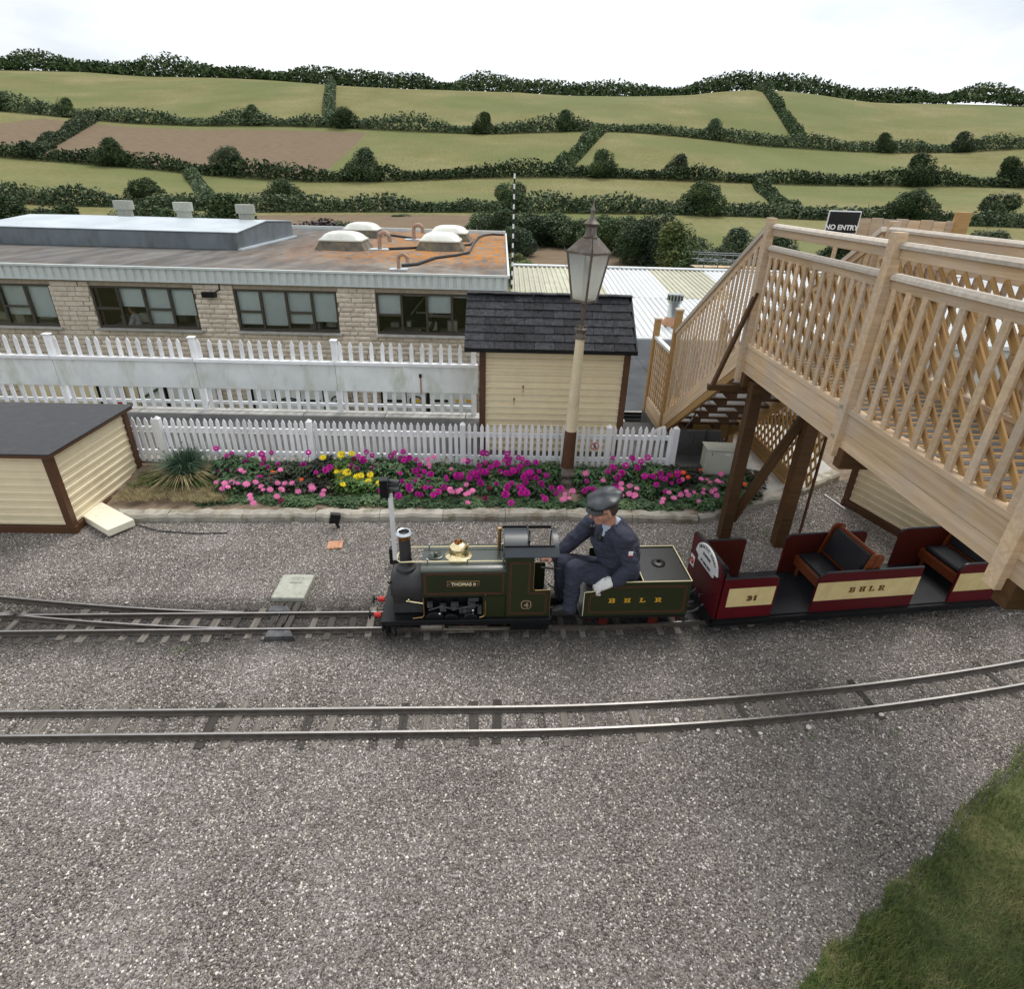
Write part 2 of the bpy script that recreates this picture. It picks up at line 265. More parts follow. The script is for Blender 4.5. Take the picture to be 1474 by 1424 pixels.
# ------------------------------------------------------------------ geometry helpers
class MB:
    def __init__(s): s.v = []; s.f = []; s.mi = []; s.k = 0
    def add(s, vs, fs, T=None):
        b = len(s.v); s.v += [tuple(T @ Vector(q)) if T is not None else tuple(q) for q in vs]; s.f += [tuple(b + i for i in q) for q in fs]; s.mi += [s.k] * len(fs); return s
    def box(s, c, d, T=None, rz=0):
        x, y, z = [q / 2 for q in d]; vs = [(sx * x, sy * y, sz * z) for sz in (-1, 1) for sy in (-1, 1) for sx in (-1, 1)]
        A = Matrix.Translation(c) @ Matrix.Rotation(rz, 4, 'Z')
        return s.add(vs, [(0, 2, 3, 1), (4, 5, 7, 6), (0, 1, 5, 4), (2, 6, 7, 3), (0, 4, 6, 2), (1, 3, 7, 5)], A if T is None else T @ A)
    def cyl(s, a, b, r0, r1=None, n=16, cap=True):
        a, b = Vector(a), Vector(b); r1 = r0 if r1 is None else r1; d = (b - a); q = d.to_track_quat('Z', 'X'); vs = []
        for c, r in ((a, r0), (b, r1)):
            for i in range(n): vs.append(tuple(c + q @ Vector((r * math.cos(2 * PI * i / n), r * math.sin(2 * PI * i / n), 0))))
        fs = [(i, (i + 1) % n, n + (i + 1) % n, n + i) for i in range(n)]
        if cap: fs += [tuple(range(n - 1, -1, -1)), tuple(range(n, 2 * n))]
        return s.add(vs, fs)
    def tube(s, pts, r, n=8, closed=False):
        pts = [Vector(p) for p in pts]; rs = r if isinstance(r, (list, tuple)) else [r] * len(pts); vs = []; up = Vector((0, 0, 1)); m_ = len(pts)
        for i, p in enumerate(pts):
            d = (pts[(i + 1) % m_] - pts[i - 1]) if closed else (pts[min(i + 1, m_ - 1)] - pts[max(i - 1, 0)])
            d.normalize(); u = up if abs(d.z) < .9 else Vector((0, 1, 0)); a = d.cross(u).normalized(); b = a.cross(d)
            for k in range(n): vs.append(tuple(p + (a * math.cos(2 * PI * k / n) + b * math.sin(2 * PI * k / n)) * rs[i]))
        fs = []
        for i in range(m_ if closed else m_ - 1):
            for k in range(n): fs.append((i * n + k, i * n + (k + 1) % n, ((i + 1) % m_) * n + (k + 1) % n, ((i + 1) % m_) * n + k))
        if not closed: fs += [tuple(range(n - 1, -1, -1)), tuple(range((m_ - 1) * n, m_ * n))]
        return s.add(vs, fs)
    def lathe(s, prof, T=None, n=24, flute=0, fd=0, cap=True):
        vs = []
        for r, z in prof:
            for i in range(n):
                a = 2 * PI * i / n; rr = r * (1 - fd * (.5 + .5 * math.cos(a * flute))) if flute else r; vs.append((rr * math.cos(a), rr * math.sin(a), z))
        fs = [(j * n + i, j * n + (i + 1) % n, (j + 1) * n + (i + 1) % n, (j + 1) * n + i) for j in range(len(prof) - 1) for i in range(n)]
        if cap: fs += [tuple(range(n - 1, -1, -1)), tuple(range((len(prof) - 1) * n, len(prof) * n))]
        return s.add(vs, fs, T)
    def prism(s, poly, h0, h1, T=None):           # poly in XY, extruded along z from h0 to h1
        n = len(poly); vs = [(x, y, h0) for x, y in poly] + [(x, y, h1) for x, y in poly]
        return s.add(vs, [tuple(range(n - 1, -1, -1)), tuple(range(n, 2 * n))] + [(i, (i + 1) % n, n + (i + 1) % n, n + i) for i in range(n)], T)
    def ell(s, c, r, T=None, n=14, m_=9):
        vs = []; c = Vector(c)
        for j in range(1, m_):
            t = PI * j / m_
            for i in range(n): a = 2 * PI * i / n; vs.append((r[0] * math.sin(t) * math.cos(a), r[1] * math.sin(t) * math.sin(a), r[2] * math.cos(t)))
        vs += [(0, 0, r[2]), (0, 0, -r[2])]; k = (m_ - 1) * n
        fs = [(j * n + i, (j + 1) * n + i, (j + 1) * n + (i + 1) % n, j * n + (i + 1) % n) for j in range(m_ - 2) for i in range(n)]
        fs += [(k, i, (i + 1) % n) for i in range(n)] + [(k + 1, (m_ - 2) * n + (i + 1) % n, (m_ - 2) * n + i) for i in range(n)]
        A = Matrix.Translation(c); return s.add(vs, fs, A if T is None else A @ T)
    def cap(s, a, b, r0, r1, n=12):               # tapered capsule for bodies
        a, b = Vector(a), Vector(b); s.cyl(a, b, r0, r1, n); s.ell(a, (r0,) * 3, n=n, m_=8); s.ell(b, (r1,) * 3, n=n, m_=8); return s
    def mesh(s, name, mats, smooth=None, bevel=0, recalc=True):
        me = bpy.data.meshes.new(name); me.from_pydata(s.v, [], s.f)
        for q in (mats if isinstance(mats, (list, tuple)) else [mats]): me.materials.append(q)
        if isinstance(mats, (list, tuple)) and len(mats) > 1: me.polygons.foreach_set('material_index', s.mi)
        if bevel or recalc:
            b = bmesh.new(); b.from_mesh(me)
            if recalc: bmesh.ops.recalc_face_normals(b, faces=b.faces)
            if bevel: bmesh.ops.bevel(b, geom=b.edges[:] + b.verts[:], offset=bevel, segments=1, affect='EDGES', clamp_overlap=True)
            b.to_mesh(me); b.free()
        if smooth is not None:
            me.polygons.foreach_set('use_smooth', [True] * len(me.polygons)); me.set_sharp_from_angle(angle=R(smooth))
        me.update(); return me
WM = {}
def link(name, data, parent=None, T=None, local=False, label=None):
    o = bpy.data.objects.new(name, data); COL.objects.link(o); T = T if T is not None else Matrix.Identity(4)
    if parent is not None:
        o.parent = parent; pw = WM[parent.name]
        lw = T if local else pw.inverted() @ T
        o.matrix_basis = lw; WM[o.name] = pw @ lw
    else: o.matrix_basis = T; WM[o.name] = T.copy()
    if label: o['label'] = label
    return o
def thing(name, label, cat, loc=(0, 0, 0), rz=0, group=None, T=None):
    T = T if T is not None else Matrix.Translation(loc) @ Matrix.Rotation(rz, 4, 'Z')
    o = link(name, None, None, T); o.empty_display_size = .05; return tag(o, label, cat, group)
def tag(o, label=None, cat=None, group=None, kind=None):
    if label: o['label'] = label
    if cat: o['category'] = cat
    if group: o['group'] = group
    if kind: o['kind'] = kind
    return o
def part(name, mb, mats, parent, T=None, local=False, smooth=None, bevel=0, label=None, recalc=True):
    return link(name, mb.mesh(name, mats, smooth, bevel, recalc), parent, T, local, label)
def struct(name, mb, mats, **k): return tag(part(name, mb, mats, None, **k), kind='structure')
_bc = {}
def boxmesh(d, mat, bevel=.002):
    k = (tuple(round(q, 4) for q in d), mat.name, bevel)
    if k not in _bc: _bc[k] = MB().box((0, 0, 0), d).mesh('board', mat, None, bevel)
    return _bc[k]
def bx(name, parent, c, d, mat, rz=0, local=False, bevel=.002, rot=None, label=None):
    T = Matrix.Translation(c) @ (rot.to_matrix().to_4x4() if rot is not None else Matrix.Rotation(rz, 4, 'Z'))
    return link(name, boxmesh(d, mat, bevel), parent, T, local, label)
def beam(name, parent, a, b, w_, h_, mat, local=False, bevel=.002, up=(0, 0, 1), label=None, ext=0, q=None):
    """board from a to b; local X runs along it, w_ across (horizontal), h_ in the up direction"""
    a, b = Vector(a), Vector(b); x = (b - a); ln = x.length + ext; x.normalize(); z = Vector(up); y = z.cross(x).normalized(); z = x.cross(y)
    Rm = Matrix((x, y, z)).transposed().to_4x4()
    if q: ln = math.ceil(ln / q) * q
    return link(name, boxmesh((ln, w_, h_), mat, bevel), parent, Matrix.Translation((a + b) / 2) @ Rm, local, label)
def copytree(o, parent=None):
    c = o.copy(); COL.objects.link(c); c.parent = parent
    WM[c.name] = WM[o.name].copy()
    for ch in list(o.children): copytree(ch, c)
    return c
def textmesh(s, size, mat, ext=.001, bold=0.0, sx=1.0):
    cu = bpy.data.curves.new('t', 'FONT'); cu.body = s; cu.size = size; cu.extrude = ext; cu.offset = bold; cu.align_x = 'CENTER'; cu.align_y = 'CENTER'; cu.resolution_u = 4
    ob = bpy.data.objects.new('t', cu); COL.objects.link(ob); dg = bpy.context.evaluated_depsgraph_get(); me = bpy.data.meshes.new_from_object(ob.evaluated_get(dg)); bpy.data.objects.remove(ob)
    xs = [v.co.x for v in me.vertices]; ys = [v.co.y for v in me.vertices]; cx, cy = (min(xs) + max(xs)) / 2, (min(ys) + max(ys)) / 2
    for v in me.vertices: v.co.x = (v.co.x - cx) * sx; v.co.y -= cy
    me.materials.clear(); me.materials.append(mat); me.name = 'lettering'; return me
FACE = Matrix.Rotation(PI / 2, 4, 'X')           # text plane -> faces -Y
def slabletter(ch, h, mat, ext=.001):
    """slab-serif capital, height h, centred"""
    mb = MB(); t = h * .24; wd = h * .95; s_ = h * .13; e = ext * 2
    def b(x0, x1, y0, y1): mb.box(((x0 + x1) / 2, (y0 + y1) / 2, 0), (x1 - x0, y1 - y0, e))
    def arc(cx, cy, rx, ry, a0, a1, tt):
        n = 10
        for i in range(n):
            p = []
            for a in (a0 + (a1 - a0) * i / n, a0 + (a1 - a0) * (i + 1) / n):
                p += [(cx + rx * math.cos(a), cy + ry * math.sin(a)), (cx + max(rx - tt, .001) * math.cos(a), cy + max(ry - s_, .001) * math.sin(a))]
            mb.prism([p[0], p[2], p[3], p[1]], -ext, ext)
    x0 = -wd / 2; y0 = -h / 2; y1 = h / 2
    if ch in 'BR':
        b(x0 + s_, x0 + s_ + t, y0, y1); b(x0, x0 + wd * .62, y1 - s_, y1); b(x0 + s_, x0 + wd * .62, -s_ / 2, s_ / 2)
        arc(x0 + wd * .6, h * .25, wd * .36, h * .25 + s_ / 4, -PI / 2, PI / 2, t)
        if ch == 'B': b(x0, x0 + wd * .62, y0, y0 + s_); arc(x0 + wd * .6, -h * .25, wd * .4, h * .25 + s_ / 4, -PI / 2, PI / 2, t)
        else:
            b(x0, x0 + wd * .5, y0, y0 + s_); mb.prism([(x0 + wd * .5, 0), (x0 + wd * .5 + t, 0), (x0 + wd * .78 + t * .6, y0 + s_ * .6), (x0 + wd * .78 - t * .4, y0 + s_ * .6)], -ext, ext); b(x0 + wd * .68, x0 + wd * 1.06, y0, y0 + s_)
    if ch == 'H':
        for q in (x0 + s_ * .8, -x0 - s_ * .8 - t): b(q, q + t, y0, y1); b(q - s_ * .8, q + t + s_ * .8, y0, y0 + s_); b(q - s_ * .8, q + t + s_ * .8, y1 - s_, y1)
        b(x0 + s_, -x0 - s_, -s_ / 2, s_ / 2)
    if ch == 'L': b(x0 + s_, x0 + s_ + t, y0, y1); b(x0, x0 + t + s_ * 2, y1 - s_, y1); b(x0, x0 + wd * .9, y0, y0 + s_); b(x0 + wd * .78, x0 + wd * .92, y0, y0 + h * .36)
    me = mb.mesh('letter', mat, recalc=False); return me
def organic(name, mb, mat, voxel=.008, smooth=6, wrinkle=0, wf=14, dec=None):
    me = mb.mesh('tmp', mat); ob = bpy.data.objects.new('tmp', me); COL.objects.link(ob)
    r = ob.modifiers.new('r', 'REMESH'); r.mode = 'VOXEL'; r.voxel_size = voxel
    s_ = ob.modifiers.new('s', 'SMOOTH'); s_.factor = .5; s_.iterations = smooth
    dg = bpy.context.evaluated_depsgraph_get(); out = bpy.data.meshes.new_from_object(ob.evaluated_get(dg)); bpy.data.objects.remove(ob)
    out.materials.clear(); out.materials.append(mat); out.name = name
    if wrinkle:
        nor = [v.normal.copy() for v in out.vertices]
        for v, n in zip(out.vertices, nor):
            q = v.co * wf; k = noise.noise(q) + .5 * noise.noise(q * 2.3); k2 = abs(noise.noise(Vector((q.x * .7, q.y * .7, q.z * 2.4))))
            v.co += n * wrinkle * (k * .7 + (.35 - k2) * 1.1)
    out.polygons.foreach_set('use_smooth', [True] * len(out.polygons)); out.polygons.foreach_set('material_index', [0] * len(out.polygons)); out.update(); return out

# ================================================================== SETTING
def terr(y):
    P_ = [(-60, -.06), (8.0, -.06), (8.25, -4.3), (16, -4.4), (40, -6), (60, -4.8), (120, -2.9), (200, 4), (320, 26), (450, 56), (520, 66), (600, 68), (1600, 60)]
    for (a, za), (b, zb) in zip(P_, P_[1:]):
        if a <= y <= b: return za + (zb - za) * (y - a) / (b - a)
    return 60
ys = [-60, -20, -4, 0, 2, 4, 6, 7.99, 8.0, 8.25, 12, 16, 22, 30, 40, 50] + [50 + 2.5 * i for i in range(1, 61)] + [200 + 12 * i for i in range(1, 36)] + [700, 1000, 1600]
xs = [-1200, -700, -450] + [-300 + 10 * i for i in range(61)] + [450, 700, 1200]
vs = []; fs = []; mi = []
for y in ys:
    for x in xs:
        z = terr(y)
        if y > 45: z += (noise.noise(Vector((x * .008, y * .006, 3))) * 7 + abs(x) * .01) * min(1, (y - 45) / 250) + noise.noise(Vector((x * .05, y * .05, 0))) * .25
        vs.append((x, y, z))
nx = len(xs)
for j in range(len(ys) - 1):
    for i in range(nx - 1):
        fs.append((j * nx + i, j * nx + i + 1, (j + 1) * nx + i + 1, (j + 1) * nx + i)); x, y = (xs[i] + xs[i + 1]) / 2, (ys[j] + ys[j + 1]) / 2
        k = 0
        if y < 8: k = 3
        elif y < 57: k = 2
        elif 94 < y < 122 and -62 < x < 4: k = 1
        elif 57 < y < 79 and -10 < x < 26: k = 1
        elif 210 < y < 300 and -200 < x < -60: k = 1
        mi.append(k)
me = bpy.data.meshes.new('ground'); me.from_pydata(vs, [], fs)
for q in ('pasture', 'plough', 'valley', 'soil'): me.materials.append(M[q])
me.polygons.foreach_set('material_index', mi); me.update()
gr = tag(link('ground', me), kind='structure')

# ballast sheet
mb = MB(); gx = [-7 + .25 * i for i in range(61)]; gy = [-3 + .25 * i for i in range(37)]
vs = [(x, y, .006 * noise.noise(Vector((x * 2, y * 2, 0)))) for y in gy for x in gx]; n = len(gx)
mb.add(vs, [(j * n + i, j * n + i + 1, (j + 1) * n + i + 1, (j + 1) * n + i) for j in range(len(gy) - 1) for i in range(n - 1)])
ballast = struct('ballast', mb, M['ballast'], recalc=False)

# platform slab behind the garden and its edges
mb = MB(); mb.box((-5.2, 7.06, -.4), (14.8, 1.40, 1.2)); mb.box((2.6, 7.35, -.42), (.8, 2.0, 1.2))
struct('platform', mb, M['tarmac'])
mb = MB(); mb.box((-5.15, 6.30, -.15), (14.7, .12, .72)); struct('platform_edge', mb, M['concrete'], bevel=.006)
mb = MB(); mb.box((-5.2, 7.08, .2035), (9.8, .045, .004)); struct('platform_line', mb, M['coping'])
t = thing('retaining_wall', 'concrete retaining wall with pale coping under the tall rear picket fence', 'wall', (-5, 8.0, 0))
bx('wall', t, (-5.0, 7.86, -2.2), (14.2, .19, 4.6), M['concrete'])
for i in range(12): bx('coping_stone', t, (-11.4 + i * 1.15, 7.855, .165), (1.14, .23, .11), M['coping'], bevel=.008)

# garden bed, kerb stones
def soilz(x, y): return .055 + .10 * max(0, min(1, (y - 5.5) / .7)) + .02 * noise.noise(Vector((x * 4, y * 4, 1)))
gx = [-4.6 + .12 * i for i in range(57)]; n = len(gx); mb = MB(); NR = 15
mb.add([(x, (5.21 + (x + 4.15) * .0356) * (1 - j / (NR - 1)) + 6.28 * j / (NR - 1), soilz(x, 5.2 + 1.08 * j / (NR - 1))) for j in range(NR) for x in gx], [(j * n + i, j * n + i + 1, (j + 1) * n + i + 1, (j + 1) * n + i) for j in range(NR - 1) for i in range(n - 1)])
mb.prism([(2.05, 5.36), (2.16, 5.36), (3.1, 5.80), (3.1, 6.3), (2.05, 6.25)], -.1, .085); struct('flower_bed', mb, M['soil'], recalc=False)
mb = MB(); mb.prism([(3.1, 5.80), (3.40, 5.94), (4.28, 6.50), (4.28, 8.1), (2.2, 8.1), (2.2, 6.3), (3.1, 6.3)], -.1, .07); struct('hardstanding', mb, M['coping'])
kerb = thing('kerb', 'mossy low concrete kerb stones edging the flower bed', 'kerb', (-.9, 5.3, 0))
def kerbrun(a, b, n):
    a, b = Vector(a), Vector(b)
    for i in range(n):
        p, q = a.lerp(b, i / n), a.lerp(b, (i + 1) / n); d = (q - p).normalized() * .004
        k = MB(); ln = (q - p).length - .005; wv = .13
        vs = []; N_ = 14
        for u in range(N_ + 1):
            x = -ln / 2 + ln * u / N_
            for (yy, zz) in ((-wv / 2, -.1), (-wv / 2 - .004, .055), (-wv / 2 + .018, .080), (wv / 2 - .018, .086), (wv / 2, .075), (wv / 2, -.1)):
                jx = .016 * noise.noise(Vector((x * 14 + i * 9, yy * 9, zz * 9))) + .006 * noise.noise(Vector((x * 45 + i * 9, yy * 30, zz * 20))); vs.append((x, yy + jx, zz + jx * .8))
        fs = [(u * 6 + v, u * 6 + v + 1, (u + 1) * 6 + v + 1, (u + 1) * 6 + v) for u in range(N_) for v in range(5)] + [(0, 1, 2, 3, 4, 5), tuple(N_ * 6 + v for v in range(5, -1, -1))]
        k.add(vs, fs); ang = math.atan2((b - a).y, (b - a).x)
        part('kerb_stone', k, M['concrete'], kerb, Matrix.Translation((p + q) / 2) @ Matrix.Rotation(ang + rnd.uniform(-.012, .012), 4, 'Z'), smooth=35)
kerbrun((-4.15, 5.21, 0), (-1.9, 5.29, 0), 3); kerbrun((-1.9, 5.29, 0), (.75, 5.38, 0), 4); kerbrun((.75, 5.38, 0), (2.16, 5.36, 0), 2); kerbrun((2.16, 5.36, 0), (3.40, 5.94, 0), 2); kerbrun((3.40, 5.94, 0), (4.28, 6.50, 0), 2)

# ------------------------------------------------------------------ gravel (instanced stones)
def yc_main(x): return 3.68 + .03 * x + .035 * max(x - .5, 0) ** 2
def yc_near(x): return 2.69 + .02 * x + .024 * max(x, 0) ** 2
mb = MB(); gp = [(-6.2, 1.1), (5.8, 1.1), (5.8, 6.4), (4.28, 6.40), (3.35, 5.82), (2.2, 5.28), (.75, 5.30), (-1.9, 5.21), (-4.2, 5.13), (-6.2, 5.0)]
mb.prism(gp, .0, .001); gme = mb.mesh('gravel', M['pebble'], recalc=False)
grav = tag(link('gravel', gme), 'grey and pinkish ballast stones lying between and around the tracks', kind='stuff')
ng = bpy.data.node_groups.new('scatter', 'GeometryNodeTree'); ng.interface.new_socket('Geometry', in_out='INPUT', socket_type='NodeSocketGeometry'); ng.interface.new_socket('Geometry', in_out='OUTPUT', socket_type='NodeSocketGeometry')
def G(t, **k):
    n = ng.nodes.new(t)
    for a, v in k.items(): setattr(n, a, v)
    return n
gi = G('NodeGroupInput'); go = G('NodeGroupOutput'); dp = G('GeometryNodeDistributePointsOnFaces'); dp.inputs['Density'].default_value = 5200
ico = G('GeometryNodeMeshIcoSphere'); ico.inputs['Radius'].default_value = 1; ico.inputs['Subdivisions'].default_value = 1
sp = G('GeometryNodeSetPosition'); nt_ = G('ShaderNodeTexNoise', noise_dimensions='3D'); nt_.inputs['Scale'].default_value = 1.3
sb = G('ShaderNodeVectorMath', operation='SUBTRACT'); sb.inputs[1].default_value = (.5, .5, .5)
inst = G('GeometryNodeInstanceOnPoints'); rv = G('FunctionNodeRandomValue', data_type='FLOAT_VECTOR'); rv.inputs[0].default_value = (0, 0, 0); rv.inputs[1].default_value = (6.3, 6.3, 6.3)
sv = G('FunctionNodeRandomValue', data_type='FLOAT_VECTOR'); sv.inputs[0].default_value = (.0030, .0030, .0025); sv.inputs[1].default_value = (.0105, .0095, .0075)
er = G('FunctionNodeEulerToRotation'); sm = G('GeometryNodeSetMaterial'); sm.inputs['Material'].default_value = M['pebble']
lk = ng.links.new
lk(gi.outputs[0], dp.inputs['Mesh']); lk(ico.outputs['Mesh'], sp.inputs['Geometry']); lk(nt_.outputs['Color'], sb.inputs[0]); lk(sb.outputs[0], sp.inputs['Offset']); lk(sp.outputs[0], inst.inputs['Instance'])
lk(dp.outputs['Points'], inst.inputs['Points']); lk(rv.outputs[0], er.inputs[0]); lk(er.outputs[0], inst.inputs['Rotation']); lk(sv.outputs[0], inst.inputs['Scale']); lk(inst.outputs[0], sm.inputs['Geometry']); lk(sm.outputs[0], go.inputs[0])
md = grav.modifiers.new('scatter', 'NODES'); md.node_group = ng

# bigger pale stones by the near track
k = MB(); k.ell((0, 0, 0), (1, .8, .55), n=7, m_=5)
for i, q in enumerate(k.v): k.v[i] = tuple(Vector(q) * (1 + .25 * noise.noise(Vector(q) * 2)))
km = k.mesh('loose_stone', M['pole_white'])
km.materials[0] = plain('white flint', (.62, .58, .52), .9, var=.2, dirt=(.35, .27, .18), dirt_amt=.5, dsc=40)
for (px_, py_, s_) in ((974, 1037, 18), (1164, 1047, 20), (1269, 1029, 17), (1095, 1056, 13), (1065, 1053, 12), (1005, 1051, 12), (1110, 1032, 10), (1073, 1018, 9), (1295, 1048, 11), (1033, 1056, 11), (281, 974, 10), (637, 1051, 11), (841, 1013, 8), (800, 1030, 6), (1012, 947, 6), (1093, 980, 8), (931, 1018, 7), (182, 868, 11), (240, 741, 9), (1206, 717, 13), (1170, 752, 11), (1180, 730, 8), (1240, 690 + 90, 6)):
    p = atZ(px_, py_, .012); r_ = s_ * .0022
    o = tag(link('loose_stone', km, None, Matrix.Translation(p) @ Matrix.Rotation(rnd.uniform(0, 6), 4, 'Z') @ Matrix.Diagonal((r_ * .55, r_ * .5, r_ * .4, 1))), None, 'stone', 'pale loose stones lying on the gravel')
    o['label'] = 'small pale loose stone on the gravel'

# ------------------------------------------------------------------ tracks
def track(name, label, yc, x0, x1, sx0,  gauge=.19, width=.36, dark=False, pitch=.155, skip=(), zs=.016):
    t = thing(name, label, 'railway track', (0, yc(0), 0))
    n = 60; P_ = [x0 + (x1 - x0) * i / n for i in range(n + 1)]
    for s_ in (-1, 1):
        mb = MB(); prof = [(-.020, .006), (-.020, .010), (-.004, .015), (-.004, .036), (-.0072, .040), (-.0072, .048), (.0072, .048), (.0072, .040), (.004, .036), (.004, .015), (.020, .010), (.020, .006)]
        vs = []
        for x in P_:
            d = (yc(x + .01) - yc(x - .01)) / .02; a = math.atan(d); c = Vector((x, yc(x), 0)) + Vector((-math.sin(a), math.cos(a), 0)) * s_ * gauge / 2
            for (u, z) in prof: vs.append((c.x - math.sin(a) * u, c.y + math.cos(a) * u, z))
        m_ = len(prof)
        for i in range(n):
            for k in range(m_): 
                mb.f.append((i * m_ + k, i * m_ + (k + 1) % m_, (i + 1) * m_ + (k + 1) % m_, (i + 1) * m_ + k)); mb.mi.append(1 if k == 5 else 0)
        mb.v = vs; me = mb.mesh('rail', [M['rail_side'], M['rail']], recalc=True); link('rail', me, t)
    x = sx0; i = 0
    while x < x1:
        d = (yc(x + .01) - yc(x - .01)) / .02; a = math.atan(d)
        if not any(u < x < v for u, v in skip):
            dk = dark or rnd.random() < .3; wv = rnd.choice((.048, .055, .062)); off = rnd.uniform(-.02, .02)
            bx('sleeper', t, (x + rnd.uniform(-.012, .012), yc(x) + off, zs - .03 + rnd.uniform(-.008, .003)), (width, wv, .06), M['sleeper_dark'] if dk else M['sleeper'], rz=a + PI / 2 + rnd.uniform(-.04, .04))
            for s_ in (-1, 1):
                if rnd.random() < .5 and abs(x) < 4: bx('rail_spike', t, (x, yc(x) + s_ * (gauge / 2 + .026), .012), (.02, .016, .012), M['rail_side'], rz=a)
        x += pitch; i += 1
    return t
track('railway_track', 'nearest narrow gauge track with pale sleepers, curving away at its right end', yc_near, -5.2, 5.4, -5.1, zs=.0075)
track('railway_track', 'narrow gauge track that the green engine and maroon coach stand on', yc_main, -5.6, 5.4, -5.5, skip=((-1.75, -1.52),))
def yc_br(x): return yc_main(x) + .010 + .085 * max(0, (-2.0 - x) / 1.1) ** 1.5
track('railway_track', 'diverging siding rails merging into the engine track at the left', yc_br, -5.6, -2.05, 99, dark=True)
t = thing('track_lever_plates', 'dark steel cover plates over the point rodding across the engine track', 'cover plate', (-1.75, 3.68, 0))
for (a, b, c, d, z0) in (((384, 882), (422, 882), (415, 873), (388, 873), .035), ((378, 919), (425, 918), (420, 908), (384, 908), .035)):
    mb = MB(); q = [atZ(*p, z0) for p in (a, b, c, d)]; e = [Vector((p.x, p.y, 0.004)) for p in q]
    cen = sum(q, Vector()) / 4; top = [p.lerp(cen, .12) for p in q]; top = [Vector((p.x, p.y, .045)) for p in top]; bot = [Vector((p.x, p.y, .0)) for p in q]
    mb.add([*top, *bot], [(0, 1, 2, 3), (7, 6, 5, 4), (0, 4, 5, 1), (1, 5, 6, 2), (2, 6, 7, 3), (3, 7, 4, 0)]); part('cover_plate', mb, M['plate'], t, bevel=.002)
for x in (-1.79, -1.72, -1.65): bx('timber_bearer', t, (x, 3.68, .004), (.40, .045, .05), M['sleeper_dark'], rz=PI / 2)
for x in (-1.755, -1.685): bx('point_rod', t, (x, 3.68, .036), (.16, .008, .01), M['plate'], rz=PI / 2)
t = thing('access_cover', 'pale concrete slab with a small square lid beside the track', 'access cover', (-1.76, 4.08, 0))
bx('slab', t, (-1.76, 4.08, .02), (.275, .33, .05), M['slab'], bevel=.006); bx('lid', t, (-1.755, 4.16, .047), (.10, .09, .008), M['slab'], bevel=.002)
mb = MB(); mb.cyl((-1.74, 4.16, .052), (-1.74, 4.16, .053), .005, n=8); part('lid_hole', mb, M['black'], t)
t = thing('terracotta_tile', 'orange patterned terracotta tile lying flat on the gravel', 'tile', (-1.58, 4.77, 0))
bx('tile', t, (-1.58, 4.77, .012), (.145, .13, .018), M['terra'], rz=.15, bevel=.004)
for u in (-.035, 0, .035): bx('ridge', t, (-1.58 + u, 4.77, .0225), (.012, .11, .005), M['terra'], rz=.15)

# ------------------------------------------------------------------ picket fences
def picket(h, wd, th, mat, tip=.35):
    p = [(-wd / 2, 0), (wd / 2, 0), (wd / 2, h - wd * .9), (wd * .12, h), (-wd * .12, h), (-wd / 2, h - wd * .9)]
    mb = MB(); mb.prism(p, -th / 2, th / 2, FACE); return mb.mesh('picket', mat, None, .0015)
def postcap(h, s_, mat):
    mb = MB(); mb.box((0, 0, h / 2), (s_, s_, h)); mb.add([(-s_ / 2, -s_ / 2, h), (s_ / 2, -s_ / 2, h), (s_ / 2, s_ / 2, h), (-s_ / 2, s_ / 2, h), (0, 0, h + s_ * .55)], [(0, 1, 4), (1, 2, 4), (2, 3, 4), (3, 0, 4)]); return mb.mesh('post', mat, None)
FY = 6.22
ft = thing('picket_fence', 'long low white picket fence behind the flower bed', 'fence', (-1, FY, .17))
pm = picket(.545, .042, .014, M['white'])
posts = [-5.7, -3.86, -2.16, -.41, 1.28, 2.06]
x = -6.0
while x < 2.04:
    if all(abs(x - q) > .045 for q in posts):
        link('picket', pm, ft, Matrix.Translation((x + rnd.uniform(-.003, .003), FY - .012, .195 + rnd.uniform(-.004, .004))) @ Matrix.Rotation(rnd.uniform(-.015, .015), 4, 'Y'))
    x += .0735
for q in posts: link('post', postcap(.655, .062, M['white']), ft, Matrix.Translation((q, FY - .045, .09)))
for z in (.31, .60):
    for a, b in zip([-6.2] + posts[1:-1], posts[1:-1] + [2.06]): bx('rail', ft, ((a + b) / 2, FY + .012, z), (b - a - .004, .028, .055), M['white'])
t = thing('warning_sign', 'round red and white no pedestrians sign on the low white fence', 'sign', (1.15, FY, .5))
cpt = atY(856, 642, FY - .03); mb = MB(); mb.cyl(cpt + Vector((0, .006, 0)), cpt - Vector((0, .002, 0)), .052, n=28); part('sign_plate', mb, M['white'], t)
mb = MB(); pts = [cpt + Vector((.044 * math.cos(a), -.004, .044 * math.sin(a))) for a in [2 * PI * i / 28 for i in range(28)]]; mb.tube(pts, .0055, 6, True); mb.cyl(cpt + Vector((-.032, -.005, .032)), cpt + Vector((.032, -.005, -.032)), .0045, n=6); part('red_ring', mb, M['red'], t)
mb = MB(); mb.cyl(cpt + Vector((0, -.003, .024)), cpt + Vector((0, -.0045, .024)), .008, n=10); mb.cyl(cpt + Vector((0, -.003, .014)), cpt + Vector((.002, -.003, -.008)), .006, .007, 6)
mb.cyl(cpt + Vector((0, -.003, -.006)), cpt + Vector((.013, -.003, -.032)), .0045, n=6); mb.cyl(cpt + Vector((0, -.003, -.006)), cpt + Vector((-.014, -.003, -.030)), .0045, n=6); mb.cyl(cpt + Vector((0, -.003, .012)), cpt + Vector((.016, -.003, -.002)), .0035, n=6); mb.cyl(cpt + Vector((0, -.003, .012)), cpt + Vector((-.015, -.003, 0)), .0035, n=6)
part('walking_figure', mb, M['black'], t)

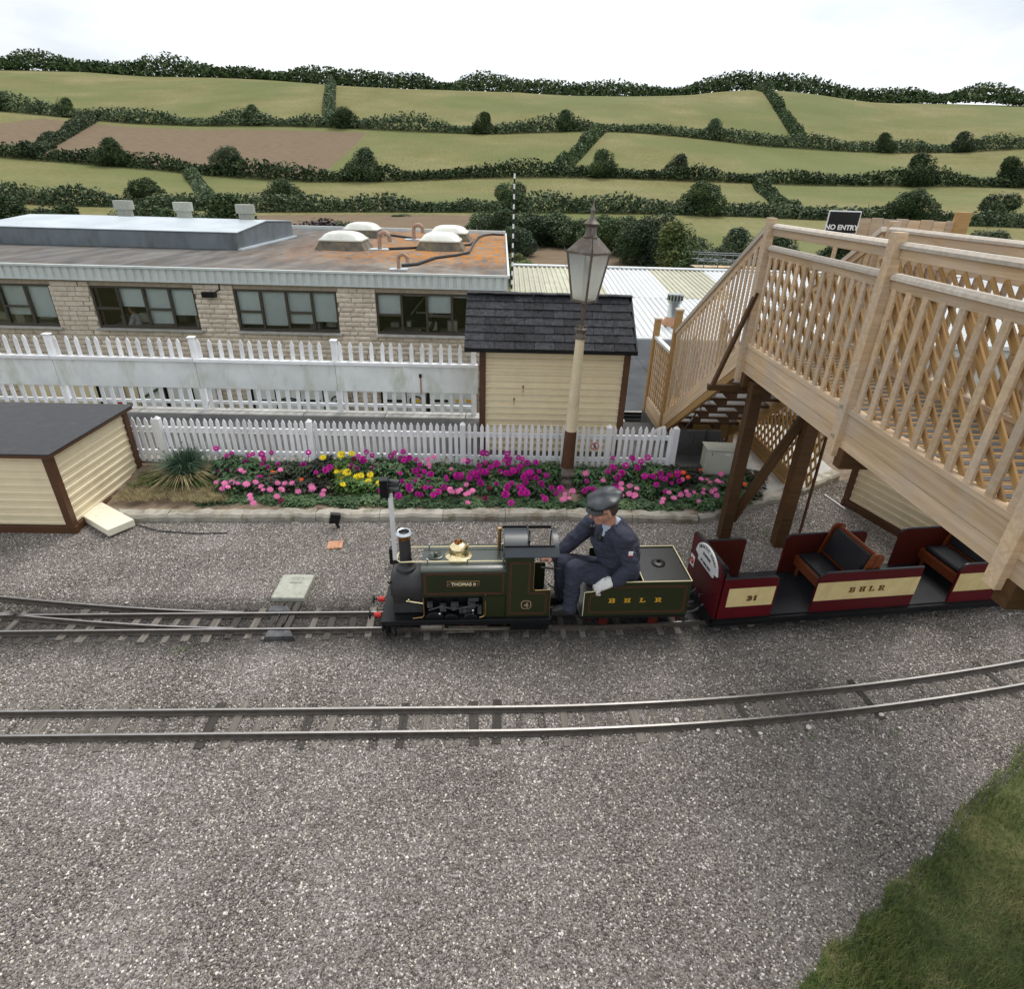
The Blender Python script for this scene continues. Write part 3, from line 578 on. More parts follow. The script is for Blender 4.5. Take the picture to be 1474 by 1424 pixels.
RY = 7.88
rt = thing('picket_fence', 'tall rear white picket fence with a stained white board across its middle', 'fence', (-3, RY, .2))
pm2 = picket(.985, .052, .018, M['white']); x = -9.0
rp = [-8.05, -6.1, -4.18, -2.27, -.36]
while x < -.40:
    if all(abs(x - q) > .08 for q in rp): link('picket', pm2, rt, Matrix.Translation((x + rnd.uniform(-.004, .004), RY, .245 + rnd.uniform(-.006, .006))) @ Matrix.Rotation(rnd.uniform(-.02, .02), 4, 'Y'))
    x += .1365
for q in rp:
    bx('post', rt, (q, RY + .01, .72), (.07, .07, 1.04), M['white']); bx('post_cap', rt, (q, RY + .01, 1.252), (.095, .095, .022), M['white'], bevel=.005)
for z in (.325, .86): bx('rail', rt, (-4.7, RY + .03, z), (8.6, .03, .045), M['white_old'])
for a, b in zip([-9.1] + rp[1:-1], rp[1:-1] + [-.3]):
    bx('stained_board', rt, ((a + b) / 2, RY - .03, .742), (b - a - .006, .022, .38), M['board_white']); bx('ledge', rt, ((a + b) / 2, RY - .045, .955), (b - a - .006, .075, .045), M['white'], bevel=.004)
bx('bracket', rt, (-1.10, RY - .05, .80), (.035, .03, .05), M['black']); bx('overflow_pipe', rt, (-1.10, RY - .05, .66), (.018, .018, .25), M['pink_pipe'])

# ------------------------------------------------------------------ office building
BF = 16.10
bd = thing('office_building', 'flat roofed office building with buff stone walls, brown windows and lichened roof', 'building', (-8, BF, -4.3))
wins = [(-10.92 + 3.775 * k, -8.19 + 3.775 * k) for k in (-1, 0, 1, 2)]
WZ0, WZ1 = -.56, .54
mb = MB(); prev = -17.2
for a, b in wins: mb.box(((prev + a) / 2, BF + .17, (WZ0 + WZ1) / 2), (a - prev, .26, WZ1 - WZ0)); prev = b
mb.box(((prev + .15) / 2, BF + .17, (WZ0 + WZ1) / 2), (.15 - prev, .26, WZ1 - WZ0)); mb.box((-8.525, BF + .17, (WZ1 + .72) / 2), (17.35, .26, .72 - WZ1)); mb.box((-8.525, BF + .17, (WZ0 - 4.4) / 2), (17.35, .26, WZ0 + 4.4))
mb.box((.02, BF + 7.7, -1.84), (.26, 14.8, 5.12)); mb.box((-17.07, BF + 7.7, -1.84), (.26, 14.8, 5.12)); mb.box((-8.525, BF + 15.0, -1.84), (17.3, .26, 5.12))
part('wall', mb, M['mortar'], bd)
# stone blocks, 13 cm courses, real joints
cand = []; H_ = .128; z = -4.35; row = 0
while z + H_ < .71:
    x = -17.2 + rnd.uniform(-.3, 0)
    while x < .14:
        wd = rnd.choice((.22, .30, .36, .42, .48)); a, b = max(x, -17.2), min(x + wd, .14)
        for wa, wb in wins:
            if z + H_ > WZ0 - .02 and z < WZ1 + .01:
                if a < wb and b > wa:
                    if a < wa: b = wa
                    elif b > wb: a = wb
                    else: a = b
        if b - a > .06: cand.append((a, b, z))
        x += wd
    z += H_; row += 1
cand.sort(key=lambda c: (0 if (c[2] > -1.15 and c[0] > -11.2 and c[1] < -.2) else 1, abs((c[0] + c[1]) / 2 + 5.5)))
stuff = MB(); tmp = {}
for i, (a, b, z) in enumerate(cand):
    w_ = round(b - a - .014, 2); ck = rnd.randrange(3)
    if i < 298:
        key = (w_, ck)
        if key not in tmp:
            k = MB(); nx_, nz_ = 5, 3; hh = H_ - .014; vs = []
            for q in range(nz_ + 1):
                for p_ in range(nx_ + 1):
                    u, v = -w_ / 2 + w_ * p_ / nx_, -hh / 2 + hh * q / nz_; edge = p_ in (0, nx_) or q in (0, nz_)
                    vs.append((u, -.012 if edge else -.020 - rnd.uniform(0, .010), v))
            fs = [(q * (nx_ + 1) + p_, q * (nx_ + 1) + p_ + 1, (q + 1) * (nx_ + 1) + p_ + 1, (q + 1) * (nx_ + 1) + p_) for q in range(nz_) for p_ in range(nx_)]
            k.add(vs, fs); k.box((0, .0165, 0), (w_, .045, hh)); tmp[key] = k.mesh('stone_block', M['stone'], recalc=False)
        link('stone_block', tmp[key], bd, Matrix.Translation(((a + b) / 2, BF, z + H_ / 2)))
    else: stuff.box(((a + b) / 2, BF + .005, z + H_ / 2), (b - a - .014, .06 + rnd.uniform(0, .03), H_ - .014))
tag(part('stone_blocks', stuff, M['stone'], bd, recalc=False), kind='stuff')
# windows
for wi, (a, b) in enumerate(wins):
    fr_ = MB(); yy = BF + .06; T_ = .045; n4 = 4; lw = (b - a) / n4
    for (x0, x1, z0, z1) in ((a, b, WZ0, WZ0 + .06), (a, b, WZ1 - .055, WZ1), (a, a + .05, WZ0 + .06, WZ1 - .055), (b - .05, b, WZ0 + .06, WZ1 - .055)): fr_.box(((x0 + x1) / 2, yy, (z0 + z1) / 2), (x1 - x0, .09, z1 - z0))
    for i in range(1, n4): fr_.box((a + i * lw, yy, (WZ0 + WZ1) / 2 + .0025), (.06, .085, WZ1 - WZ0 - .115))
    win = part('window', fr_, M['winframe'], bd, bevel=.004)
    for i in range(n4):
        x0, x1 = a + i * lw, a + (i + 1) * lw; split = i % 2 == 0
        if split: bx('transom', win, ((x0 + x1) / 2, yy - .005, -.03 - .02), (x1 - x0 - .062, .08, .055), M['winframe'])
        bx('pane', win, ((x0 + x1) / 2, yy + .01, (WZ0 + WZ1) / 2), (x1 - x0 - .06, .006, WZ1 - WZ0 - .1), M['glass'], bevel=0)
        drop = {0: (.1, .1, .75, .8), 1: (.06, .5, .90, .68), 2: (.86, .88, .82, .76), 3: (.52, .08, .48, .10)}[wi][i]
        drop = max(drop, .05)
        hh = (WZ1 - WZ0) * drop; bx('blind', win, ((x0 + x1) / 2, yy + .09, WZ1 - hh / 2), (x1 - x0 - .01, .012, hh), M['blind'], bevel=0)
        if i == 2 and wi in (1, 2): bx('open_sash', win, ((x0 + x1) / 2, yy - .02, WZ0 + .075), (x1 - x0 - .07, .05, .03), M['winframe'])
    bx('sill', win, ((a + b) / 2 + .02, BF - .05, WZ0 - .035), (b - a + .12, .16, .05), M['coping'], bevel=.006)
# rooms behind the windows
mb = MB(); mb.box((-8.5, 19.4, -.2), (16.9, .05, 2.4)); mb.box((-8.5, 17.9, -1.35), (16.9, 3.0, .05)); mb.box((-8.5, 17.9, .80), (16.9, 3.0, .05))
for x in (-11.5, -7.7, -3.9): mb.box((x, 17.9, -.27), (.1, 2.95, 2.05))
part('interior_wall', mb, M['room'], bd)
mb = MB()
for a, b in wins:
    for q in range(5):
        x = a + .25 + q * .55 + rnd.uniform(-.1, .1); mb.box((x, BF + .5 + rnd.uniform(0, .4), WZ0 + .08 + rnd.uniform(0, .1)), (rnd.uniform(.08, .4), .2, rnd.uniform(.12, .45)))
    mb.box(((a + b) / 2, BF + .75, WZ0 - .06), (b - a, .7, .04))
part('office_clutter', mb, M['room_light'], bd)
mb = MB(); c = atY(611, 435, 17.2); mb.cyl(c + Vector((-.4, 0, -.35)), c + Vector((.1, 0, .25)), .03, n=6); mb.cyl(c + Vector((-.25, 0, -.3)), c + Vector((.35, 0, -.3)), .03, n=6); part('desk_lamp', mb, M['room_light'], bd)
# fascia and roof
mb = MB(); prof = []; x = -17.6; P_ = .208
while x < .17: prof += [(x, 0), (x + P_ * .56, 0), (x + P_ * .64, .032), (x + P_ * .92, .032)]; x += P_
vs = []; FZ0, FZ1 = .715, 1.02; FYY = 15.95
for (x, d) in prof: vs += [(min(x, .17), FYY + d, FZ0), (min(x, .17), FYY + d, FZ1)]
mb.add(vs, [(2 * i, 2 * i + 2, 2 * i + 3, 2 * i + 1) for i in range(len(prof) - 1)]); part('corrugated_fascia', mb, M['fascia'], bd, recalc=False)
mb = MB(); mb.box((-8.7, FYY + .01, FZ1 + .03), (17.76, .10, .05)); mb.box((-8.7, FYY + .03, FZ0 - .012), (17.76, .07, .022)); mb.box((.20, FYY + 7.6, FZ1 + .02), (.06, 15.2, .07)); mb.box((.185, FYY + 7.6, (FZ0 + FZ1) / 2 - .02), (.02, 15.1, .34)); mb.box((-8.7, 31.2, FZ1 + .06), (17.76, .2, .16)); part('fascia_trim', mb, M['fascia'], bd)
mb = MB(); mb.box((-8.7, FYY + .10, .70), (17.7, .16, .02)); part('soffit', mb, M['winframe'], bd)
mb = MB(); mb.box((-8.7, 23.6, .90), (17.7, 15.2, .22)); part('roof', mb, M['roof'], bd)
for i in range(24):
    x0 = -17.4 + i * .733; bx('felt_strip', bd, (x0 + .38, 23.55, 1.017 + (i % 2) * .004), (.76, 15.0, .012), M['roof'], bevel=0)
ZR = 1.03
# raised plant roof
c = [atZ(345, 360, ZR), atZ(420, 341, ZR)]; x1 = -8.76
mb = MB(); mb.prism([(20.78, ZR - .01), (26.4, ZR - .01), (26.4, 1.62), (23.5, 1.77), (20.78, 1.55)], -17.3, x1, Matrix(((0, 0, 1, 0), (1, 0, 0, 0), (0, 1, 0, 0), (0, 0, 0, 1)))); part('raised_roof', mb, M['lead'], bd, bevel=.02)
mb = MB(); mb.prism([(20.75, 1.556), (20.75, 1.58), (23.5, 1.80), (26.45, 1.65), (26.45, 1.626), (23.5, 1.776)], -17.3, x1 + .03, Matrix(((0, 0, 1, 0), (1, 0, 0, 0), (0, 1, 0, 0), (0, 0, 0, 1)))); part('raised_roof_covering', mb, M['lead_top'], bd)
bx('flashing', bd, (x1 + .06, 23.6, 1.05), (.16, 5.7, .05), M['lead_top'], rz=0, bevel=0)
for (px_, yy) in ((184, 24.5), (268, 24.5), (356, 24.0)):
    p = atY(px_, 320, yy); mb = MB(); mb.cyl((p.x, yy, 1.70), (p.x, yy, 2.02), .26, n=14); mb.cyl((p.x, yy, 2.0), (p.x, yy, 2.3), .34, n=14); part('roof_vent', mb, M['slab'], bd, smooth=35)
def skylight(x0, x1, yc_):
    wd = x1 - x0; xc = (x0 + x1) / 2; h = .28; mb = MB(); o_ = .16
    mb.add([(xc + sx * (wd / 2 + o_ * (1 - t_)), yc_ + sy * (wd * .42 + o_ * (1 - t_)), ZR + h * t_) for t_ in (0, 1) for sx, sy in ((-1, -1), (1, -1), (1, 1), (-1, 1))], [(0, 1, 5, 4), (1, 2, 6, 5), (2, 3, 7, 6), (3, 0, 4, 7), (4, 5, 6, 7)])
    k = part('skylight', mb, M['skyc'], bd); bx('skylight_rim', k, (xc, yc_, ZR + h + .03), (wd + .06, wd * .84 + .06, .06), M['skyl'], bevel=.01)
    mb = MB(); n = 12; vs = []
    for j in range(n + 1):
        for i in range(n + 1):
            u, v = 2 * i / n - 1, 2 * j / n - 1; vs.append((xc + u * wd / 2, yc_ + v * wd * .42, ZR + h + .06 + .25 * ((1 - abs(u) ** 3.2) * (1 - abs(v) ** 3.2)) ** .6))
    mb.add(vs, [(j * (n + 1) + i, j * (n + 1) + i + 1, (j + 1) * (n + 1) + i + 1, (j + 1) * (n + 1) + i) for j in range(n) for i in range(n)]); part('dome', mb, M['skyl'], k, smooth=60, recalc=False)
for a in ((-6.30, -4.88, 22.2), (-2.93, -1.52, 22.9), (-6.75, -5.35, 27.4), (-2.98, -1.48, 26.9)): skylight(*a)
def goose(px_, py_, s_=1):
    p = atZ(px_, py_, ZR); mb = MB(); pts = [Vector((0, 0, 0)), Vector((0, 0, .3))] + [Vector((.16 - .16 * math.cos(a), 0, .3 + .2 * math.sin(a))) for a in [PI * i / 8 for i in range(1, 9)]] + [Vector((.32, 0, .22))]
    k = bx('pipe_flashing', bd, p + Vector((0, 0, .012)), (.62 * s_, .5 * s_, .02), M['lead_top']); mb.tube([p + q * s_ for q in pts], .065 * s_, 10); part('vent_pipe', mb, M['pink_pipe'], k, smooth=50)
goose(574, 388, .8); goose(547, 359, 1.15); goose(596, 345, 1.2)
mb = MB()
for path in (((579, 382), (600, 380), (626, 371), (657, 367), (675, 363), (683, 348), (692, 339), (708, 337), (725, 338)), ((560, 358), (585, 357), (604, 356)), ((598, 343), (560, 338), (545, 339)), ((664, 353), (676, 352), (684, 346)), ((686, 345), (690, 341), (697, 338))):
    mb.tube([atZ(x, y, ZR + .04) for x, y in path], .045, 6)
part('roof_cable', mb, M['cable'], bd, smooth=50)
p = atY(301, 424, BF - .1); mb = MB(); mb.box(p, (.34, .16, .14)); mb.tube([p + Vector((.12, .05, .05)), p + Vector((.26, .08, .12)), p + Vector((.27, .1, .36))], .02, 6); part('flood_light', mb, M['black'], bd)
# notice boards and doors on the lower storey
for i, (x0, x1, kind) in enumerate(((246, 278, 0), (283, 314, 1), (368, 400, 0), (402, 433, 2), (435, 466, 0), (470, 501, 3), (553, 583, 0), (586, 613, 4), (619, 649, 0), (653, 683, 5), (208, 240, 0), (150, 182, 1))):
    a, b = atY(x0, 580, 15.8).x, atY(x1, 580, 15.8).x; xc = (a + b) / 2; z0, z1 = -3.05, -1.75
    lab = {0: 'white lower storey panel with a black bar', 1: 'white lower storey panel with a red notice', 2: 'white panel with a long dark oval emblem', 3: 'white panel with a black arched emblem', 4: 'white panel with a round black and yellow emblem', 5: 'white panel with two yellow stripes near the hut'}[kind]
    t = thing('display_panel', lab, 'display panel', (xc, 15.8, z0), group='display panels along the lower storey')
    bx('panel', t, (xc, 15.8, (z0 + z1) / 2), (b - a, .05, z1 - z0), M['white_old']); bx('dark_edge', t, (a - .04, 15.8, (z0 + z1) / 2), (.07, .07, z1 - z0), M['black'])
    cz = atY((x0 + x1) / 2, 577, 15.77).z
    if kind == 0: bx('dark_bar', t, (xc, 15.765, cz), ((b - a) * .75, .02, .07), M['black'])
    elif kind == 1: bx('red_notice', t, (xc + .1, 15.765, cz), (.22, .02, .17), M['red'])
    elif kind == 5:
        for u in (-.14, .16): bx('yellow_stripe', t, (xc + u, 15.765, cz), (.2, .02, .08), M['gold'])
    else:
        mb = MB(); w2 = {2: .24, 3: .14, 4: .17}[kind]; h2 = {2: .08, 3: .13, 4: .13}[kind]; pts = [Vector((xc + w2 * math.cos(u), 15.765, cz + h2 * math.sin(u))) for u in [2 * PI * q / 20 for q in range(20 if kind != 3 else 11)]]; mb.tube(pts, .022, 6, kind != 3); part('emblem', mb, M['black'], t)
        if kind == 4: bx('emblem_centre', t, (xc, 15.765, cz), (.2, .02, .10), M['gold'])
        if kind == 2: bx('emblem_centre', t, (xc, 15.765, cz), (.36, .02, .05), M['plate'])
        if kind == 3: bx('emblem_centre', t, (xc, 15.765, cz - .04), (.05, .02, .12), M['black'])
t = thing('garage_door', 'pale yellow door panel on the lower storey at the left', 'door', (-12, 15.9, -4.3)); bx('door_leaf', t, (-11.6, 15.95, -2.9), (4.0, .05, 2.8), M['cream'])
mb = MB(); a = atY(180, 588, 15.7); b = atY(234, 556, 15.7); mb.cyl(a, b, .035, n=8); part('handrail', mb, M['stem'], t)

# ------------------------------------------------------------------ cream hut with shingled roof
t = thing('platform_hut', 'cream clapboard hut with dark shingled roof and brown corners behind the low fence', 'hut', (.64, 7.1, .2))
HX0, HX1, HY0, HY1, HZ1 = -.20, 1.50, 6.68, 7.70, 1.53
def clap(parent, a, b, z0, z1, mat, pitch=.082, name='clapboard', th=.026):
    """lapped boards on the vertical face from a to b (outward = right hand of a->b turned -90)"""
    a, b = Vector((a[0], a[1], 0)), Vector((b[0], b[1], 0)); d = (b - a); ln = d.length; ang = math.atan2(d.y, d.x); z = z0
    pts = [(0, 0), (-th, .004), (-th, pitch * .34), (-th * .35, pitch * .44), (-th * .55, pitch * .54), (-th * .25, pitch * .98), (0, pitch * .98)]
    key = (round(ln, 3), pitch, mat.name, th)
    if key not in _bc:
        mb = MB(); mb.prism(pts, -ln / 2, ln / 2, Matrix(((0, 0, 1, 0), (1, 0, 0, 0), (0, 1, 0, 0), (0, 0, 0, 1)))); _bc[key] = mb.mesh(name, mat)
    while z + pitch * .5 < z1:
        link(name, _bc[key], parent, Matrix.Translation((*((a + b) / 2).xy, z)) @ Matrix.Rotation(ang, 4, 'Z')); z += pitch
mb = MB(); mb.box(((HX0 + HX1) / 2, (HY0 + HY1) / 2, .84), (HX1 - HX0 - .02, HY1 - HY0 - .02, 1.30)); part('wall', mb, M['cream'], t)
clap(t, (HX0 + .03, HY0), (HX1 - .03, HY0), .21, HZ1, M['cream']); clap(t, (HX1, HY0 + .03), (HX1, HY1 - .03), .21, HZ1, M['cream'])
for (x, y) in ((HX0, HY0), (HX1, HY0), (HX1, HY1), (HX0, HY1)): bx('corner_board', t, (x, y, .87), (.075, .075, 1.34), M['brown'])
bx('bottom_board', t, ((HX0 + HX1) / 2, HY0 - .005, .185), (HX1 - HX0 + .03, .05, .05), M['brown'])
# roof: eave at (y=6.52, z=1.53), ridge at (7.2, 2.03)
E0, E1 = Vector((0, 6.54, 1.535)), Vector((0, 7.20, 2.035)); sl = (E1 - E0); an = math.atan2(sl.z, sl.y); RXa, RXb = -.405, 1.585
mb = MB(); mb.prism([(6.55, 1.50), (7.2, 2.00), (7.86, 1.50), (7.86, 1.525), (7.2, 2.028), (6.55, 1.525)], RXa, RXb, Matrix(((0, 0, 1, 0), (1, 0, 0, 0), (0, 1, 0, 0), (0, 0, 0, 1)))); rf = part('roof', mb, M['black_matt'], t)
mb = MB(); mb.prism([(HY0 + .02, 1.50), (7.2, 1.98), (HY1 - .02, 1.50)], HX0 + .01, HX1 - .01, Matrix(((0, 0, 1, 0), (1, 0, 0, 0), (0, 1, 0, 0), (0, 0, 0, 1)))); part('gable', mb, M['cream'], t)
sm = []
for q in range(5):
    k = MB(); vs = []
    for j in range(3):
        for i in range(4): vs.append((-.112 + .224 * i / 3, -.01 + .135 * j / 2, .014 - .006 * j + .004 * noise.noise(Vector((i * .7, j * .7, q * 5.1)))))
    k.add(vs, [(j * 4 + i, j * 4 + i + 1, (j + 1) * 4 + i + 1, (j + 1) * 4 + i) for j in range(2) for i in range(3)]); b_ = [(v[0], v[1], v[2] - .009) for v in vs]; k.add([vs[0], vs[1], vs[2], vs[3], b_[0], b_[1], b_[2], b_[3]], [(0, 4, 5, 1), (1, 5, 6, 2), (2, 6, 7, 3)]); k.add([vs[0], vs[4], vs[8], b_[0], b_[4], b_[8], vs[3], vs[7], vs[11], b_[3], b_[7], b_[11]], [(0, 1, 4, 3), (1, 2, 5, 4), (6, 9, 10, 7), (7, 10, 11, 8)])
    sm.append(k.mesh('shingle', M['shingle'], recalc=False))
rows = 7; pl = sl.length / rows
for r_ in range(rows):
    x = RXa + (0 if r_ % 2 else -.115) + .113
    while x < RXb + .02:
        c = E0 + sl * (r_ / rows); xx = min(max(x, RXa + .112), RXb - .112)
        link('shingle', sm[rnd.randrange(5)], t, Matrix.Translation((xx, c.y, c.z + rnd.uniform(-.001, .001) + (.0012 if xx != x else 0))) @ Matrix.Rotation(an + rnd.uniform(0, .012), 4, 'X') @ Matrix.Rotation(rnd.uniform(-.010, .010), 4, 'Z')); x += .230
for i in range(13): x = RXa + .077 + i * .153; bx('ridge_shingle', t, (x, 7.195, 2.044 + (i % 2) * .003), (.158, .12, .012), M['shingle'], bevel=.003)
bx('eaves_board', t, ((RXa + RXb) / 2, 6.535, 1.515), (RXb - RXa, .022, .045), M['black']); bx('barge_board', t, (RXb - .01, 6.87, 1.765), (.02, .83, .06), M['black'], rot=Matrix.Rotation(an, 3, 'X').to_quaternion())
mb = MB()
for (px_, py_) in ((740, 575), (753, 557)): p = atY(px_, py_, HY0 - .02); mb.ell(p, (.014, .012, .018), n=8, m_=6); mb.cyl(p, p - Vector((0, 0, .11)), .003, n=5)
part('rust_mark', mb, M['copper'], t)

# low grey roof and shed beyond
t = thing('grey_flat_roof', 'low grey felt roofed outbuilding between the cream hut and the footbridge stair', 'outbuilding', (4.2, 11, -4.3))
mb = MB(); mb.box((5.1, 11.05, -2.2), (7.0, 4.9, 4.2)); part('wall', mb, M['stone'], t)
for i in range(5): bx('felt_sheet', t, (2.25 + i * 1.4, 11.15, -.055 + (i % 2) * .006), (1.44, 5.3, .05), M['felt'], rz=0, bevel=0)
mb = MB(); mb.tube([(1.55, 8.62, .02), (8.6, 8.62, .02)], .04, 8); mb.box((5.1, 8.55, -.03), (7.1, .05, .08)); part('gutter', mb, M['black'], t)
mb = MB(); mb.cyl((2.05, 8.62, .02), (2.05, 8.62, -.6), .02, n=8); part('downpipe', mb, M['steel'], t)
SY0, SY1, SZ0, SZ1 = 14.0, 21.5, -.02, .66
t = thing('corrugated_shed', 'wide shed with white corrugated sheet roof and yellowed rooflights', 'shed', (8, 18, -4.3))
mb = MB(); mb.box((9.4, 18, -2.3), (18.0, 7.6, 4.4)); part('wall', mb, M['white_old'], t)
def corr(x0, x1, y0, z0, y1, z1, mat, name, lift=0):
    mb = MB(); P_ = .16; x = x0; prof = []
    while x < x1 - .01: prof += [(x, 0), (x + P_ * .3, 0), (x + P_ * .45, .035), (x + P_ * .85, .035)]; x += P_
    prof.append((x, 0)); vs = []
    for (q, h) in prof: vs += [(q, y0, z0 + h + lift), (q, y1, z1 + h + lift)]
    mb.add(vs, [(2 * i, 2 * i + 2, 2 * i + 3, 2 * i + 1) for i in range(len(prof) - 1)]); return part(name, mb, mat, t, recalc=False)
for i in range(18):
    x0 = .36 + .96 * i; ym = 17.6; zm = SZ0 + (SZ1 - SZ0) * (ym - SY0) / (SY1 - SY0); tr = i in (0, 1, 2, 5, 6, 11, 12)
    corr(x0, x0 + .96, SY0, SZ0, ym + .2, zm + .02, M['corr'] if i not in (0, 1) else M['corr_trans'], 'roof_sheet', .004 * (i % 2))
    corr(x0, x0 + .96, ym, zm, SY1, SZ1, M['corr_trans'] if tr else M['corr'], 'roof_sheet', .012 + .004 * (i % 2))
    corr(x0, x0 + .96, SY1 + 4, SZ1 - .5, SY1, SZ1, M['corr'], 'roof_sheet', .004 * (i % 2))
    bx('ridge_cap', t, (x0 + .48, SY1, SZ1 + .055), (.95, .35, .05), M['corr'], bevel=.012)
mb = MB(); mb.box((9.0, SY0 - .09, SZ0 - .025), (17.4, .14, .13)); mb.box((9.0, SY0 - .03, SZ0 - .20), (17.4, .05, .2)); part('gutter', mb, M['corr'], t, bevel=.02)
fl = atY(967, 463, 15.1); fl.z = SZ0 + (15.1 - SY0) * (SZ1 - SZ0) / (SY1 - SY0)
t = thing('flue_pipe', 'galvanised flue with slotted cowl and red collar on the corrugated roof', 'flue', fl)
mb = MB(); mb.cyl(fl, fl + Vector((.0, 0, .55)), .15, n=18); part('pipe', mb, M['steel'], t, smooth=40); mb = MB(); mb.lathe([(.30, 0), (.30, .05), (.22, .13), (.16, .2)], Matrix.Translation(fl), 20); part('red_collar', mb, M['terra'], t, smooth=50)
mb = MB(); mb.cyl(fl + Vector((0, 0, .56)), fl + Vector((0, 0, .78)), .19, n=18); part('cowl', mb, M['steel'], t, smooth=40)
for i in range(14): a = 2 * PI * i / 14; bx('slot', t, fl + Vector((.193 * math.cos(a), .193 * math.sin(a), .69)), (.012, .035, .12), M['black'], rz=a, bevel=0)
# striped mast behind the roofs
p0 = atY(737, 400, 15.5); t = thing('striped_mast', 'slim black and white banded mast rising behind the hut roof', 'mast', (p0.x, 15.5, -1))
mb = MB(); z = p0.z - .6; i = 0; zt = atY(737, 250, 15.5).z
while z < zt: mb.k = i % 2; mb.cyl((p0.x, 15.5, z), (p0.x, 15.5, z + .11), .022, n=8); z += .11; i += 1
part('pole', mb, [M['pole_white'], M['black']], t)
mb = MB(); mb.cyl((p0.x, 15.5, -4.3), (p0.x, 15.5, p0.z - .6), .022, n=8); part('pole_foot', mb, M['black'], t)
# scaffolding
t = thing('scaffold', 'tubular scaffolding standing beyond the white shed roof', 'scaffolding', (12, 34, -5))
a = atY(1012, 388, 34); b = atY(1052, 388, 34); mb = MB()
for q in range(4):
    x = a.x + (b.x - a.x) * q / 3 * 1.5
    for y in (34, 35.2): mb.cyl((x, y, -5.5), (x, y, a.z + .95 - .1 * q), .028, n=6)
for z in (.05, .45, .8):
    for y in (34, 35.2): mb.cyl((a.x - .4, y, a.z + z), (a.x + 3.6, y, a.z + z - .05), .028, n=6)
for q in range(4): x = a.x + (b.x - a.x) * q / 3 * 1.5; mb.cyl((x, 33.8, a.z + .45), (x, 35.4, a.z + .45), .05, n=6)
part('pole_frame', mb, M['lead'], t); bx('board', t, (a.x + 1.4, 34.6, a.z + .1), (3.6, .9, .05), M['timber'])

# ------------------------------------------------------------------ lamp post
lb = Vector((.80, 6.02, .06))
t = thing('lamp_post', 'fluted cast iron lamp post, brown below and cream above, with glazed lantern', 'street lamp', lb); 
T0 = Matrix.Translation(lb) @ Matrix.Rotation(R(1.2), 4, 'Y')
def lp(name, mb, mat, **k): return part(name, mb, mat, t, T0, **k)
mb = MB(); mb.lathe([(.145, -.05), (.145, .085), (.138, .11), (.115, .125), (.105, .14), (.124, .155), (.132, .18), (.118, .205), (.092, .22), (.080, .25)], n=40); lp('base', mb, M['lampbrown'], smooth=50)
mb = MB(); mb.lathe([(.078, .15), (.070, .4), (.066, .70)], n=64, flute=16, fd=.09); lp('lower_shaft', mb, M['brown'], smooth=60)
mb = MB(); mb.lathe([(.066, .70), (.056, 1.2), (.047, 1.745)], n=64, flute=16, fd=.09); lp('upper_shaft', mb, M['cream_lamp'], smooth=60)
mb = MB(); mb.lathe([(.060, 1.735), (.062, 1.76), (.048, 1.775), (.045, 1.80), (.058, 1.815), (.058, 1.835), (.030, 1.85), (.022, 1.87)], n=24); mb.cyl((0, 0, 1.85), (.0, 0, 2.13), .016, .020, 10)
for s_ in (-1, 1): mb.tube([(s_ * .035, 0, 1.83), (s_ * .045, 0, 1.86), (s_ * .03, 0, 1.87)], .012, 6)
lp('neck', mb, M['lampbrown'], smooth=50)
Tl = T0 @ Matrix.Rotation(R(45), 4, 'Z'); z0, z1, a0, a1 = 2.12, 2.575, .088, .148
mb = MB()
for sx in (-1, 1):
    for sy in (-1, 1): mb.cyl((sx * a0, sy * a0, z0), (sx * a1, sy * a1, z1), .0105, n=6)
for (z, a_, h) in ((z0, a0, .02), (z1, a1, .024)):
    for s_ in (-1, 1): mb.box((0, s_ * a_, z), (2 * a_ + .02, .02, h)); mb.box((s_ * a_, 0, z + .001), (.02, 2 * a_ - .02, h))
mb.box((0, 0, z0 - .012), (.10, .10, .02)); part('lantern_frame', mb, M['lampbrown'], t, Tl)
for i in range(4):
    mb = MB(); rt_ = Matrix.Rotation(PI / 2 * i, 4, 'Z'); mb.add([(-a0 + .008, -a0, z0 + .01), (a0 - .008, -a0, z0 + .01), (a1 - .008, -a1, z1 - .01), (-a1 + .008, -a1, z1 - .01), (-a0 + .008, -a0 + .003, z0 + .01), (a0 - .008, -a0 + .003, z0 + .01), (a1 - .008, -a1 + .003, z1 - .01), (-a1 + .008, -a1 + .003, z1 - .01)], [(0, 1, 2, 3), (7, 6, 5, 4), (0, 4, 5, 1), (1, 5, 6, 2), (2, 6, 7, 3), (3, 7, 4, 0)], rt_); part('pane', mb, M['frost'], t, Tl)
mb = MB(); mb.add([(sx * .162, sy * .162, z1 + .005) for sx, sy in ((-1, -1), (1, -1), (1, 1), (-1, 1))] + [(sx * .062, sy * .062, z1 + .135) for sx, sy in ((-1, -1), (1, -1), (1, 1), (-1, 1))], [(0, 1, 5, 4), (1, 2, 6, 5), (2, 3, 7, 6), (3, 0, 4, 7), (3, 2, 1, 0), (4, 5, 6, 7)])
for sx, sy in ((-1, -1), (1, -1), (1, 1), (-1, 1)): mb.cyl((sx * .162, sy * .162, z1), (sx * .172, sy * .172, z1 + .045), .008, .003, 5)
part('lantern_roof', mb, M['lampbrown'], t, Tl, bevel=.003)
